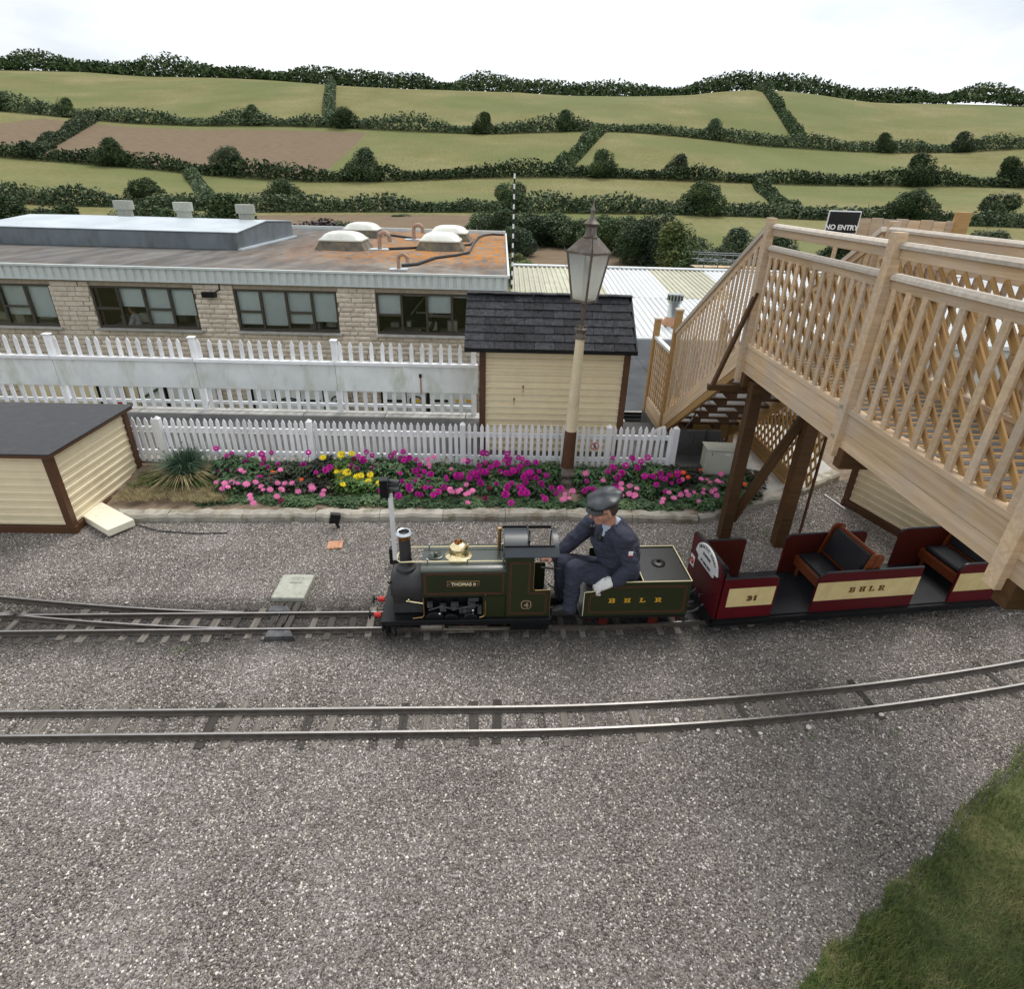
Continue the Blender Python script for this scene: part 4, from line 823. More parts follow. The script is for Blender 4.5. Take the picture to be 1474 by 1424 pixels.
mb = MB(); mb.lathe([(.070, z1 + .13), (.074, z1 + .145), (.060, z1 + .155), (.052, z1 + .20), (.048, z1 + .235), (.072, z1 + .245), (.078, z1 + .26), (.045, z1 + .285), (.030, z1 + .30), (.022, z1 + .31), (.018, z1 + .36), (.026, z1 + .375), (.020, z1 + .39), (.008, z1 + .42), (.004, z1 + .46)], n=24); lp('vent_and_finial', mb, M['lampbrown'], smooth=45)
mb = MB(); mb.cyl((0, 0, z0), (0, 0, z1 - .12), .012, n=8); mb.cyl((0, 0, z1 - .2), (0, 0, z1 - .08), .025, .018, 10); lp('burner', mb, M['pole_white'])
pts = [Vector(v) for v in ((.0, -.048, 1.85), (.006, -.06, 1.95), (.004, -.135, 2.14), (.002, -.225, 2.58), (0, -.11, 2.76), (0, -.09, 2.80))]
mb = MB(); mb.tube(pts, .009, 6); lp('ladder_bracket', mb, M['lampbrown'], smooth=50)

# ------------------------------------------------------------------ footbridge
BX0, BX1 = 2.25, 3.22
t = thing('footbridge', 'pale timber footbridge on brown posts with slatted parapets and a stair down to the platform', 'footbridge', (2.7, 4, 0))
DZ = 1.90; BY0, BY1 = -1.2, 5.17; top = []
def q2(v, q=.02): return round(v / q) * q
# deck planks
y = BY0
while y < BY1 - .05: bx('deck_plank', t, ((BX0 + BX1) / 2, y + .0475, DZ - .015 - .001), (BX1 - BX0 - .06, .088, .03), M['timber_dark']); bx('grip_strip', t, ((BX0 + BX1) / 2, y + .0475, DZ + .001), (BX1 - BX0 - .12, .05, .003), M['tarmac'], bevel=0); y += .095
for X_, sg in ((BX0, -1), (BX1, 1)):
    for a, b in ((BY0, .6), (.6, 2.05), (2.05, 3.46), (3.46, BY1)):
        beam('fascia_board', t, (X_, a + .003, 1.895), (X_, b - .003, 1.895), .045, .125, M['timber']); beam('fascia_board', t, (X_ - sg * .004, a + .003, 1.779), (X_ - sg * .004, b - .003, 1.779), .045, .100, M['timber'])
        beam('bottom_rail', t, (X_, a + .003, 1.978), (X_, b - .003, 1.978), .07, .034, M['timber'])
    posts_ = [-1.1, .6, 2.05, 3.46, 5.17]
    for y in posts_: bx('parapet_post', t, (X_ + sg * .03, y, 2.345 if y != 5.17 else 2.33), (.06, .075, 1.36 if y != 5.17 else 1.38), M['timber'])
    for a, b in zip(posts_, posts_[1:]):
        for z in (2.955, 2.79):
            beam('rail_board', t, (X_, a + .04, z - .04), (X_, b - .04, z - .04), .035, .055, M['timber'])
            mb = MB(); mb.prism([(-.034, -.012), (.034, -.012), (.034, .006), (.018, .022), (-.018, .022), (-.034, .006)], -(b - a - .08) / 2, (b - a - .08) / 2, Matrix(((1, 0, 0, 0), (0, 0, 1, 0), (0, 1, 0, 0), (0, 0, 0, 1)))); part('handrail_cap', mb, M['timber_grey'], t, Matrix.Translation((X_, (a + b) / 2, z)), smooth=40)
        n = max(1, int((b - a - .1) / .122))
        for i in range(n):
            yy = a + .09 + (b - a - .18) * i / (n - 1); bx('upright_slat', t, (X_ + sg * .012 + rnd.uniform(-.002, .002), yy + rnd.uniform(-.004, .004), 2.363), (.018, .045, .74), M['timber'], rz=rnd.uniform(-.05, .05))
        # crossing slats behind, 45 degrees
        L_ = .74; yy = a + .04 - .6
        while yy < b - .05:
            y0, z0_, y1, z1_ = yy, 1.995, yy + L_, 2.735
            if y0 < a + .05: z0_ += (a + .05 - y0); y0 = a + .05
            if y1 > b - .05: z1_ -= (y1 - (b - .05)); y1 = b - .05
            if y1 - y0 > .08: beam('diagonal_slat', t, (X_ - sg * .022, y0, z0_), (X_ - sg * .022, y1, z1_), .015, .032, M['timber_dark'], q=.04)
            yy += .125
for y in (5.10, 3.40, 2.0, .6): bx('cross_bearer', t, ((BX0 + BX1) / 2, y, 1.665), (1.02, .08, .13), M['brown_post'])
# support posts and brace
bx('support_post', t, (2.345, 5.03, .80), (.105, .105, 1.62), M['brown_post']); bx('support_post', t, (2.86, 4.90, .80), (.115, .115, 1.62), M['brown_post'])
beam('brace', t, (2.40, 5.05, .20), (2.82, 4.94, 1.42), .05, .085, M['brown_post']); bx('head_beam', t, (2.62, 5.0, 1.625), (.70, .11, .09), M['brown_post'])
mb = MB(); mb.cyl((3.12, 5.0, 0), (3.0, 4.85, 1.65), .014, n=8); part('tie_rod', mb, M['brown'], t)
bx('outrigger', t, (2.13, 5.15, 1.575), (.38, .05, .055), M['brown_post']); beam('outrigger_brace', t, (1.985, 5.15, 1.60), (2.215, 5.15, 2.43), .03, .05, M['brown_post'], up=(0, 1, 0))
for z in (2.0, 1.80): 
    mb = MB(); mb.cyl((BX0 - .062, 3.46, z), (BX0 - .075, 3.46, z), .012, n=10); part('bolt', mb, M['steel'], t)
# stair down beyond
SYa, SYb, sza, szb = 5.20, 7.36, 1.90, .40
def sz(y): return sza + (szb - sza) * (y - SYa) / (SYb - SYa)
for X_, sg in ((BX0, -1), (BX1, 1)):
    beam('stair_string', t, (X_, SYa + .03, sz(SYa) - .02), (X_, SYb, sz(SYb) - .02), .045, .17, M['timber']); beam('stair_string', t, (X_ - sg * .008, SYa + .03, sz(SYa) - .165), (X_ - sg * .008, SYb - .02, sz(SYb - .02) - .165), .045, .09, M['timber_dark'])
    beam('stair_handrail', t, (X_, SYa + .02, 2.955), (X_, SYb - .03, 1.60), .07, .045, M['timber_grey']); beam('stair_rail_board', t, (X_ , SYa + .02, 2.90), (X_, SYb - .03, 1.545), .03, .06, M['timber'])
    y = SYa + .10; i = 0
    while y < SYb - .06:
        zb, zt = sz(y) + .03, 2.89 + (1.535 - 2.89) * (y - SYa) / (SYb - SYa)
        bx('stair_slat', t, (X_ + sg * .012, y, (zb + zt) / 2), (.016, .040, round(zt - zb, 1)), M['timber']); y += .098
    y = SYa + .02 - .5
    while y < SYb - .1:      # crossing slats, parallel to neither
        a_, b_ = max(y, SYa + .04), min(y + .62, SYb - .05)
        if b_ - a_ > .2:
            za = sz(a_) + .06 + max(0, (a_ - y)) * .9; zb_ = za + (b_ - a_) * .55
            zmax = 2.86 + (1.50 - 2.86) * (b_ - SYa) / (SYb - SYa)
            if zb_ < zmax + .1: beam('stair_diagonal', t, (X_ - sg * .008, a_, za), (X_ - sg * .008, b_, zb_), .014, .03, M['timber'], q=.05)
        y += .68
    beam('landing_cap', t, (X_, 7.43, 1.305), (X_, 8.30, 1.305), .06, .04, M['white_old'] if sg < 0 else M['timber'])
    beam('landing_board', t, (X_, 7.43, .34), (X_, 8.30, .34), .045, .15, M['timber']); beam('landing_board', t, (X_, 7.43, .19), (X_, 8.30, .19), .045, .13, M['timber'])
    for y, h in ((7.38, 1.83), (8.33, 1.53)):
        bx('newel_post', t, (X_, y, h / 2 + .02), (.08, .08, h), M['timber_dark']); bx('newel_cap', t, (X_, y, h + .035), (.10, .10, .03), M['timber_grey'], bevel=.008)
    for i in range(8):
        y = 7.47 + i * .107
        bx('upright_slat', t, (X_ + sg * .012, y, .85), (.014, .036, .85), M['timber'])
    yy = 7.43 - .75
    while yy < 8.3:
        y0, z0_, y1, z1_ = yy, .43, yy + .84, 1.27
        if y0 < 7.43: z0_ += 7.43 - y0; y0 = 7.43
        if y1 > 8.29: z1_ -= y1 - 8.29; y1 = 8.29
        if y1 - y0 > .08: beam('diagonal_slat', t, (X_ - sg * .006, y0, z0_), (X_ - sg * .006, y1, z1_), .014, .034, M['timber'], q=.05)
        yy += .107
for i in range(9):
    y = SYa + .16 + i * .235; z = sz(y) + .0
    bx('stair_tread', t, ((BX0 + BX1) / 2, y, z - .03), (BX1 - BX0 - .05, .24, .032), M['brown_post']); bx('tread_grip', t, ((BX0 + BX1) / 2, y, z - .0125), (BX1 - BX0 - .10, .20, .004), M['black_matt'], bevel=0)
    bx('tread_nosing', t, ((BX0 + BX1) / 2, y + .11, z - .052), (BX1 - BX0 - .06, .02, .016), M['plate'])
    for X_ in (2.55, 2.92): bx('tread_bracket', t, (X_, y, z - .085), (.10, .16, .075), M['brown'])
bx('landing_floor', t, ((BX0 + BX1) / 2, 7.86, .38), (BX1 - BX0 - .06, .86, .03), M['timber_dark'])
for z in (.33, .20): bx('landing_front', t, (2.74, 7.40, z), (.92, .035, .125), M['timber_dark'])
# lattice screen under the bridge
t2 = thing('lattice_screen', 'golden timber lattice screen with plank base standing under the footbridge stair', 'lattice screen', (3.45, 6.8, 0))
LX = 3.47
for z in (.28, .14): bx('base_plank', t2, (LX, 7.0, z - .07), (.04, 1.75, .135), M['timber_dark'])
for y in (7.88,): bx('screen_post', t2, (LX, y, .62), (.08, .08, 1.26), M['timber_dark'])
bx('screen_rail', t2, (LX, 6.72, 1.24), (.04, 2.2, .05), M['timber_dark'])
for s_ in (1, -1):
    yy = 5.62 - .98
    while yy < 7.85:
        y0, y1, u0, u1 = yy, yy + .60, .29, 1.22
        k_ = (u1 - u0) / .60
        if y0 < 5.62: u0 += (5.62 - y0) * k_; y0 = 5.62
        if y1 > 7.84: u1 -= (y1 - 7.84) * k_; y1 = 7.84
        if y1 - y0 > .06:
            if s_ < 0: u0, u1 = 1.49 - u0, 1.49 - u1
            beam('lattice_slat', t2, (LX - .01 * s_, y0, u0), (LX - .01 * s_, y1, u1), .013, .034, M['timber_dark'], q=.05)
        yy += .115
# sign and plank gate at the far end of the bridge deck
t3 = thing('no_entry_sign', 'black and white NO ENTRY sign behind the bridge handrail', 'sign', (3.1, 5.95, 3.0))
sc_ = atX(1214, 318, 3.22 + .02); a_ = Matrix.Rotation(R(-12), 4, 'Z'); Ts = Matrix.Translation((3.05, 5.56, 3.04)) @ a_
c_ = atY(1213, 320, 5.6); Ts = Matrix.Translation(c_) @ a_
mb = MB(); mb.box((0, 0, 0), (.27, .012, .19)); part('sign_plate', mb, M['white'], t3, Ts, bevel=.003); mb = MB(); mb.box((0, -.008, 0), (.25, .006, .17)); part('black_field', mb, M['black'], t3, Ts)
link('lettering', textmesh('NO ENTRY', .056, M['white'], .001, .002), t3, Ts @ Matrix.Translation((0, -.0125, -.040)) @ FACE)
mb = MB(); mb.box((0, .02, -.35), (.03, .03, .9)); part('sign_post', mb, M['timber'], t3, Ts)
t3 = thing('plank_gate', 'tall pale plank gate closing the far side of the footbridge', 'gate', (3.35, 5.6, 1.9))
for i in range(8):
    bx('gate_plank', t3, (3.26 + .082 * i, 5.62 - .045 * i, 2.47), (.091, .022, 1.10 + .015 * (i % 2)), M['timber'], rz=R(-28))
bx('gate_rail', t3, (3.50, 5.52, 2.9), (.66, .03, .09), M['timber_dark'], rz=R(-28)); bx('gate_post', t3, (3.88, 5.28, 2.4), (.09, .09, 1.4), M['timber_dark'])

# ------------------------------------------------------------------ small huts, cabinet, signals
def minihut(name, label, x0, x1, y0, y1, h, rz=0, open_dir=1):
    c = Vector(((x0 + x1) / 2, (y0 + y1) / 2, 0)); T = Matrix.Translation(c) @ Matrix.Rotation(rz, 4, 'Z'); o = thing(name, label, 'hut', T=T); a, b = (x1 - x0) / 2, (y1 - y0) / 2
    mb = MB(); mb.box((0, 0, h / 2), (2 * a - .02, 2 * b - .02, h)); part('wall', mb, M['cream'], o, local=True)
    W = WM[o.name]
    for (p, q) in (((-a, -b), (a, -b)), ((a, -b), (a, b)), ((-a, b), (-a, -b))):
        p3, q3 = W @ Vector((*p, 0)), W @ Vector((*q, 0)); d = (q3 - p3).normalized() * .03; clap(o, (p3 + d).xy, (q3 - d).xy, .09, h - .02, M['cream'], pitch=.083, th=.014)
    for (sx, sy) in ((-1, -1), (1, -1), (1, 1), (-1, 1)): bx('corner_post', o, (sx * a, sy * b, h / 2), (.07, .07, h), M['brown'], local=True)
    for s_ in (-1, 1): bx('base_board', o, (0, s_ * (b + .012), .04), (2 * a + .1, .04, .085), M['brown'], local=True); bx('base_board', o, (s_ * (a + .012), 0, .0405), (.04, 2 * b - .06, .085), M['brown'], local=True)
    bx('roof_board', o, (0, 0, h + .02), (2 * a + .16, 2 * b + .16, .035), M['brown'], local=True); bx('roof_felt', o, (0, 0, h + .045), (2 * a + .18, 2 * b + .18, .016), M['black_matt'], local=True); return o
minihut('garden_hut', 'small cream clapboard hut with brown corner posts at the left end of the flower bed', -5.5, -4.20, 4.95, 6.13, .84)
hb = Matrix.Rotation(R(-72.2), 4, 'Z')
o = minihut('trackside_hut', 'cream clapboard hut with brown base below the footbridge at the right', 4.25, 5.55, 4.35, 6.0, 1.0, rz=R(17.8))
t = thing('painted_block', 'cream painted block lying on the gravel by the left end of the kerb', 'block', (-3.9, 5.05, 0))
bx('block', t, (-3.98, 5.11, .065), (.62, .25, .075), M['timber_creamblock'], rz=R(-33), bevel=.004)
mb = MB(); mb.tube([(-3.72, 5.1, .02), (-3.4, 4.98, .012), (-3.0, 4.94, .012), (-2.7, 4.96, .012)], .006, 5); tag(part('ground_cable', mb, M['cable'], None), 'thin black cable running over the gravel from the cream block', 'cable')
t = thing('waste_pipe', 'cream bent waste pipe coming out of the right hand hut wall', 'pipe', (4.25, 5.35, .1))
p_ = atZ(1284, 742, .16); mb = MB(); mb.tube([p_ + Vector((.16, .0, .045)), p_ + Vector((.06, 0, .045)), p_ + Vector((.02, 0, .035)), p_ + Vector((.0, 0, .01)), p_ + Vector((-.02, 0, -.05))], .026, 12); part('elbow', mb, M['timber_creamblock'], t, smooth=50)
mb = MB(); mb.cyl(p_ + Vector((-.02, 0, -.05)), p_ + Vector((-.03, 0, -.16)), .019, n=10); part('pipe_end', mb, M['brown'], t)
t = thing('electrical_cabinet', 'pale cream electrical cabinet standing at the right end of the flower bed', 'cabinet', (2.68, 6.3, .1)); ct = Matrix.Translation((2.69, 6.36, .275)) @ Matrix.Rotation(R(-3), 4, 'Z')
bx('cabinet_body', t, (0, 0, 0), (.36, .20, .34), M['cabinet'], bevel=.006).matrix_basis = WM[t.name].inverted() @ ct
def cab(name, c, d, m_): mb = MB(); mb.box(c, d); part(name, mb, m_, t, ct, bevel=.004)
cab('cabinet_door', (.0, -.108, .0), (.32, .014, .30), M['cabinet']); cab('cabinet_lid', (0, -.01, .178), (.39, .25, .014), M['cabinet']); cab('white_label', (.07, -.117, .115), (.06, .004, .012), M['white']); cab('lock', (-.12, -.118, .12), (.012, .008, .03), M['plate'])
for s_ in (-.14, .14): cab('cabinet_leg', (s_, 0, -.25), (.03, .16, .17), M['black'])
t = thing('dark_hatch', 'dark tarred panel with a steel edge beside the cream cabinet', 'panel', (2.4, 6.6, .2)); bx('panel', t, (2.5, 6.72, .33), (.62, .04, .36), M['tarmac']); bx('panel_edge', t, (2.62, 6.69, .36), (.02, .02, .42), M['plate'])
t = thing('wall_light', 'weathered grey lamp fitting on the last post of the low fence', 'light fitting', (2.0, 6.2, .8)); p_ = atY(948, 625, 6.3)
mb = MB(); mb.add([p_ + Vector(v) for v in ((-.13, -.05, -.035), (.10, -.05, -.01), (.10, .05, -.01), (-.13, .05, -.03), (-.02, -.04, .06), (.07, -.04, .10), (.07, .04, .10), (-.02, .04, .06))], [(0, 1, 2, 3), (4, 5, 6, 7), (0, 1, 5, 4), (1, 2, 6, 5), (2, 3, 7, 6), (3, 0, 4, 7)]); part('housing', mb, M['coping'], t, bevel=.006)
mb = MB(); mb.tube([p_ + Vector((.08, 0, 0)), atY(985, 618, 6.3), atY(993, 608, 6.5), atY(1005, 590, 6.8), atY(1025, 568, 6.5), atY(1040, 555, 5.9)], .010, 6); mb.tube([atY(985, 618, 6.3), atY(1000, 628, 6.3), atY(996, 640, 6.3)], .006, 6); tag(part('hanging_cable', mb, M['cable'], None, smooth=50), 'black cable looping from the last fence post up under the stair', 'cable')
# signal with white post
t = thing('signal_post', 'small black colour light signal on a white post behind the engine chimney', 'signal', (-.93, 4.42, 0))
pb = Vector((-.925, 4.42, 0)); pt = atY(561, 713, 4.42)
mb = MB(); mb.cyl((pb.x, pb.y, 0), (pb.x, pb.y, .10), .028, n=10); part('foot', mb, M['black'], t)
bx('post', t, ((pb.x + pt.x) / 2, 4.42, (.07 + pt.z) / 2), (.036, .036, pt.z - .05), M['white'])
bx('relay_box', t, (pb.x - .03, 4.44, .13), (.05, .07, .16), M['black'])
h = pt + Vector((-.008, 0, .075)); bx('signal_head', t, h + Vector((-.035, 0, 0)), (.075, .085, .17), M['black'], rz=R(8), bevel=.004)
mb = MB(); mb.cyl(h + Vector((.004, 0, .02)), h + Vector((.012, 0, .02)), .078, n=20); part('backboard', mb, M['black'], t)
for (y, z) in ((0, .06), (-.03, .005), (.03, .005)):
    mb = MB(); mb.cyl(h + Vector((.01, y, z)), h + Vector((.10, y - .01, z - .004)), .020, .023, 12, cap=False); mb.cyl(h + Vector((.01, y, z)), h + Vector((.014, y, z)), .020, n=12); part('lens_hood', mb, M['plate'], t)
mb = MB(); mb.cyl(h + Vector((-.02, 0, -.12)), h + Vector((0, 0, -.08)), .014, n=8); part('bracket', mb, M['black'], t)
t = thing('ground_spotlight', 'small black square light tilted on a short bracket beside the kerb', 'spotlight', (-1.63, 5.12, 0)); p_ = atY(482, 746, 5.1)
Tq = Matrix.Translation(p_) @ Matrix.Rotation(R(15), 4, 'Y') @ Matrix.Rotation(R(20), 4, 'Z')
def sp_(n_, c, d): mb = MB(); mb.box(c, d); part(n_, mb, M['black'], t, Tq, bevel=.003)
sp_('lamp_housing', (0, 0, 0), (.10, .05, .11)); sp_('lamp_rim', (0, -.028, 0), (.09, .01, .015)); mb = MB(); mb.cyl(p_ + Vector((.0, 0, -.04)), (p_.x + .03, 5.1, 0.0), .014, n=8); part('bracket', mb, M['black'], t)
mb = MB(); mb.cyl(atZ(1187, 712, .015), atZ(1217, 733, .015), .008, n=6); tag(part('white_rod', mb, M['pole_white'], None), 'thin white rod lying on the gravel below the right hand hut', 'rod')

# ------------------------------------------------------------------ trees and hedges
def crown(name, mat, n, size, lobes, seed):
    r = random.Random(seed); vs = []; fs = []
    for i in range(n):
        lc, lr = lobes[r.randrange(len(lobes))]
        d = Vector((r.gauss(0, 1), r.gauss(0, 1), r.gauss(0, 1))).normalized(); k = r.uniform(.55, 1.05) ** .6
        k *= 1 + .25 * noise.noise(Vector(d) * 2.3 + Vector((seed, 0, 0)))
        c = Vector(lc) + Vector((d.x * lr[0], d.y * lr[1], d.z * lr[2])) * k
        if c.z < .05: continue
        s_ = size * r.uniform(.5, 1.4); a = Vector((r.gauss(0, 1), r.gauss(0, 1), r.gauss(0, .6))).normalized(); b = a.cross(Vector((r.gauss(0, 1), r.gauss(0, 1), r.gauss(0, 1)))).normalized(); q = len(vs)
        vs += [c - a * s_, c - b * s_ * .6, c + a * s_, c + b * s_ * .6]; fs += [(q, q + 1, q + 2, q + 3)]
    me = bpy.data.meshes.new(name); me.from_pydata([tuple(v) for v in vs], [], fs); me.materials.append(mat); return me
lob = [((0, 0, .58), (.36, .36, .34)), ((-.26, .05, .42), (.24, .24, .24)), ((.27, -.05, .44), (.24, .24, .26)), ((.05, .2, .7), (.22, .2, .22)), ((-.1, -.18, .62), (.22, .2, .24)), ((.0, 0, .25), (.36, .3, .22))]
lob2 = [((0, 0, .5), (.3, .3, .42)), ((.18, .1, .38), (.26, .22, .26)), ((-.2, 0, .34), (.24, .24, .26)), ((.02, -.1, .74), (.18, .18, .22))]
CR = {}
for mk in ('leaf_far', 'leaf_far2', 'leaf_far3', 'plum'):
    for j, lb_ in enumerate((lob, lob2)): CR[mk, j] = crown('crown', M[mk], 11000, .019, lb_, 5 + j)
tk = MB(); tk.tube([(0, 0, -.1), (.01, 0, .2), (-.01, .01, .5)], [.035, .025, .012], 7); tk.tube([(0, 0, .2), (.12, .05, .42), (.2, .06, .55)], [.018, .012, .006], 6); tk.tube([(0, 0, .22), (-.12, -.03, .4), (-.2, 0, .5)], [.018, .012, .006], 6)
tkm = tk.mesh('trunk', M['bark'], 60)
def tree(px_, base_y, Y_, wpx, hpx, mat, label, j=None, grp='hedgerow trees beyond the roofs'):
    wpx = wpx * 1.7; p = atY(px_, base_y, Y_); zg = terr(Y_) - .3; sc = (Y_ * .9) / FPX; wd = wpx * sc; top_z = atY(px_, base_y - hpx, Y_).z; ht = top_z - zg
    j = 0 if j is None else j
    T = Matrix.Translation((p.x, Y_, zg)) @ Matrix.Rotation(rnd.uniform(0, 6.28), 4, 'Z')
    o = thing('tree', label, 'tree', T=T, group=grp)
    link('crown', CR[mat, j], o, Matrix.Diagonal((wd * 1.02, wd * 1.02, ht, 1)), local=True); link('trunk', tkm, o, Matrix.Diagonal((wd, wd, ht, 1)), local=True); return o
g1 = 'dark green hedgerow trees in the valley'; l1 = 'bushy dark green valley tree beyond the shed'
for (x, y, Y_, w_, h_, mk) in ((700, 352, 84, 44, 50, 'leaf_far'), (722, 366, 78, 44, 70, 'leaf_far'), (742, 372, 72, 40, 50, 'leaf_far2'), (765, 362, 80, 56, 60, 'leaf_far'), (792, 360, 82, 54, 58, 'leaf_far'), (822, 362, 80, 48, 52, 'leaf_far'), (868, 366, 76, 50, 60, 'leaf_far'), (890, 372, 74, 46, 66, 'leaf_far'), (915, 384, 68, 50, 76, 'leaf_far'), (938, 384, 66, 50, 84, 'leaf_far2'), (958, 386, 64, 44, 62, 'leaf_far2'), (990, 392, 58, 44, 44, 'leaf_far'), (1030, 392, 54, 50, 26, 'leaf_far2'), (1065, 394, 54, 50, 22, 'leaf_far'), (735, 392, 60, 34, 30, 'leaf_far3'), (752, 392, 56, 34, 20, 'leaf_far3'), (706, 392, 62, 50, 34, 'leaf_far2')):
    tree(x, y, Y_, w_, h_, mk, l1, grp=g1)
tree(972, 388, 60, 62, 74, 'leaf_far3', 'lightest yellow green tree, nearest the footbridge among the valley trees', 1, g1)
for (x, y, Y_, w_, h_, mk, lab) in ((450, 345, 52, 86, 36, 'plum', 'dark purple leaved tree behind the flat office roof'), (395, 348, 56, 50, 30, 'plum', 'smaller dark purple tree behind the raised grey roof'), (505, 345, 60, 54, 32, 'leaf_far2', 'rounded green bush between the purple tree and the brown field'), (488, 340, 64, 30, 22, 'leaf_far3', 'pale yellow green bush beside the purple tree'), (580, 318, 122, 26, 10, 'leaf_far', 'small lone bush at the far edge of the brown field')): tree(x, y, Y_, w_, h_, mk, lab, grp=None)
# hedgerows climbing the far hill
g2 = 'hedgerow trees on the far hillside'; l2 = 'distant rounded tree in a hedge line on the far hillside'
rr = random.Random(5)
def hedge(xa, ya, xb, yb, n, s0, s1):
    for i in range(n):
        u = (i + rr.uniform(-.3, .3)) / max(1, n - 1); x, y = xa + (xb - xa) * u, ya + (yb - ya) * u + rr.uniform(-3, 3); s_ = rr.uniform(s0, s1)
        z = terr(y) + (noise.noise(Vector((x * .008, y * .006, 3))) * 7 + abs(x) * .01) * min(1, max(0, (y - 45) / 250)) - s_ * .15
        T = Matrix.Translation((x, y, z)) @ Matrix.Rotation(rr.uniform(0, 6), 4, 'Z'); o = thing('tree', l2, 'tree', T=T, group=g2); mk = rr.choice(('leaf_far', 'leaf_far', 'leaf_far2')); link('crown', CR[mk, rr.randrange(2)], o, Matrix.Diagonal((s_ * 1.25, s_ * 1.25, s_, 1)), local=True); link('trunk', tkm, o, Matrix.Diagonal((s_, s_, s_, 1)), local=True)
def hill(x, y): return terr(y) + (noise.noise(Vector((x * .008, y * .006, 3))) * 7 + abs(x) * .01) * min(1, max(0, (y - 45) / 250))
def hedgerow(label, xa, ya, xb, yb, h, seed, n=9000):
    r = random.Random(seed); vs = []; fs = []; c0 = Vector((xa, ya, 0)); c1 = Vector((xb, yb, 0)); dr_ = (c1 - c0); ln = dr_.length; s0 = h * .085
    for i in range(int(n * 2.6)):
        u = r.random(); p = c0 + dr_ * u; wob = 4 * noise.noise(Vector((u * ln * .012, seed, 0))); hh = h * (.42 + .75 * max(0, noise.noise(Vector((u * ln / h * .35, seed * 3.1, 0))) + .25) ** .8)
        d = Vector((r.gauss(0, 1), r.gauss(0, 1), abs(r.gauss(0, 1)))).normalized(); x = p.x + d.x * h * .5; y = p.y + wob + d.y * h * .5; z = hill(p.x, p.y + wob) + d.z * hh * r.uniform(.6, 1.05)
        a = Vector((r.gauss(0, 1), r.gauss(0, 1), r.gauss(0, .6))).normalized(); b = a.cross(Vector((r.gauss(0, 1), r.gauss(0, 1), r.gauss(0, 1)))).normalized(); s_ = s0 * r.uniform(.5, 1.4); c = Vector((x, y, z)); q = len(vs)
        vs += [tuple(c - a * s_), tuple(c - b * s_ * .6), tuple(c + a * s_), tuple(c + b * s_ * .6)]; fs.append((q, q + 1, q + 2, q + 3))
    me = bpy.data.meshes.new('hedge'); me.from_pydata(vs, [], fs); me.materials.append(M[('leaf_far', 'leaf_far2')[seed % 2]]); tag(link('hedge', me), label, 'hedge', 'field hedges on the hillside')
hedgerow('lowest long hedge running across the foot of the hillside', -140, 128, 200, 133, 4.2, 1, 15000)
hedgerow('second long hedge across the hillside, above the lowest one', -260, 205, 290, 216, 6, 2, 15000)
hedgerow('third long hedge across the upper hillside fields', -330, 312, 350, 300, 7, 3, 16000)
hedgerow('tall tree lined hedge along the skyline', -480, 508, 520, 505, 13, 4, 20000)
hedgerow('short hedge climbing the lower hillside at the left', -60, 132, -98, 206, 4, 5, 5000); hedgerow('short hedge climbing the lower hillside above the footbridge', 62, 133, 84, 213, 4, 6, 5000)
hedgerow('short hedge between the second and third hedges at the left', -150, 210, -185, 309, 5, 7, 5000); hedgerow('short hedge between the second and third hedges near the middle', 18, 214, 44, 304, 5, 8, 5000)
hedgerow('hedge climbing from the third hedge to the skyline at the left', -80, 310, -125, 505, 6, 9, 6000); hedgerow('hedge climbing from the third hedge to the skyline at the right', 140, 306, 185, 505, 6, 10, 6000)
l2 = 'rounded tree on the lowest hillside hedge'; hedge(-120, 131, 190, 135, 9, 6, 9); l2 = 'rounded tree on the second hillside hedge'; hedge(-240, 207, 280, 216, 11, 8, 12); l2 = 'distant rounded tree on the third hillside hedge'; hedge(-300, 312, 330, 300, 12, 9, 13)
l2 = 'dark valley tree behind the flat office roof'; hedge(-75, 70, -28, 66, 12, 5, 8); l2 = 'dark bushy tree seen over the footbridge rails'; hedge(20, 62, 60, 75, 8, 4, 6)

# ------------------------------------------------------------------ flowers
def Z4(l): return [(165 + .2578 * x, 540 + .2578 * y) for x, y in l]
def Z5(l): return [(500 + .2578 * x, 540 + .2578 * y) for x, y in l]
def Z6(l): return [(860 + .3053 * x, 540 + .3053 * y) for x, y in l]
MAG = Z4([(575,545),(622,520),(655,530),(680,510),(690,535),(738,525),(833,467),(825,500),(855,515),(810,575),(913,500),(1055,505),(1140,558),(1165,520),(1323,512),(1357,522),(1387,478),(1440,518),(730,483)]) + \
 Z5([(88,478),(22,512),(55,522),(265,525),(300,527),(395,530),(400,570),(405,500),(368,588),(385,600),(455,600),(540,630),(555,585),(607,563),(638,575),(682,582),(392,665),(412,668),(285,675),(305,598),(735,507),(772,543),(800,515),(835,497),(898,493),(852,540),(887,548),(922,527),(965,510),(950,535),(730,575),(832,607),(918,603),(995,558),(1020,570),(1053,485),(1070,540),(745,605),(895,620),(885,640),(960,625),(980,625),(1000,660),(970,660),(995,600),(1082,605),(1092,620),(1140,632),(1105,693),(915,715),(1337,593),(1327,647),(710,540),(770,490)]) + \
 Z6([(80,440),(133,427),(190,437),(93,485),(85,520),(87,542),(223,478),(278,517),(350,510),(320,550),(385,500)])
ORA = Z4([(865,580),(948,535),(885,545),(1043,585)]) + Z6([(375,462),(405,460),(427,482),(485,450),(345,475),(728,472),(748,497),(695,515)])
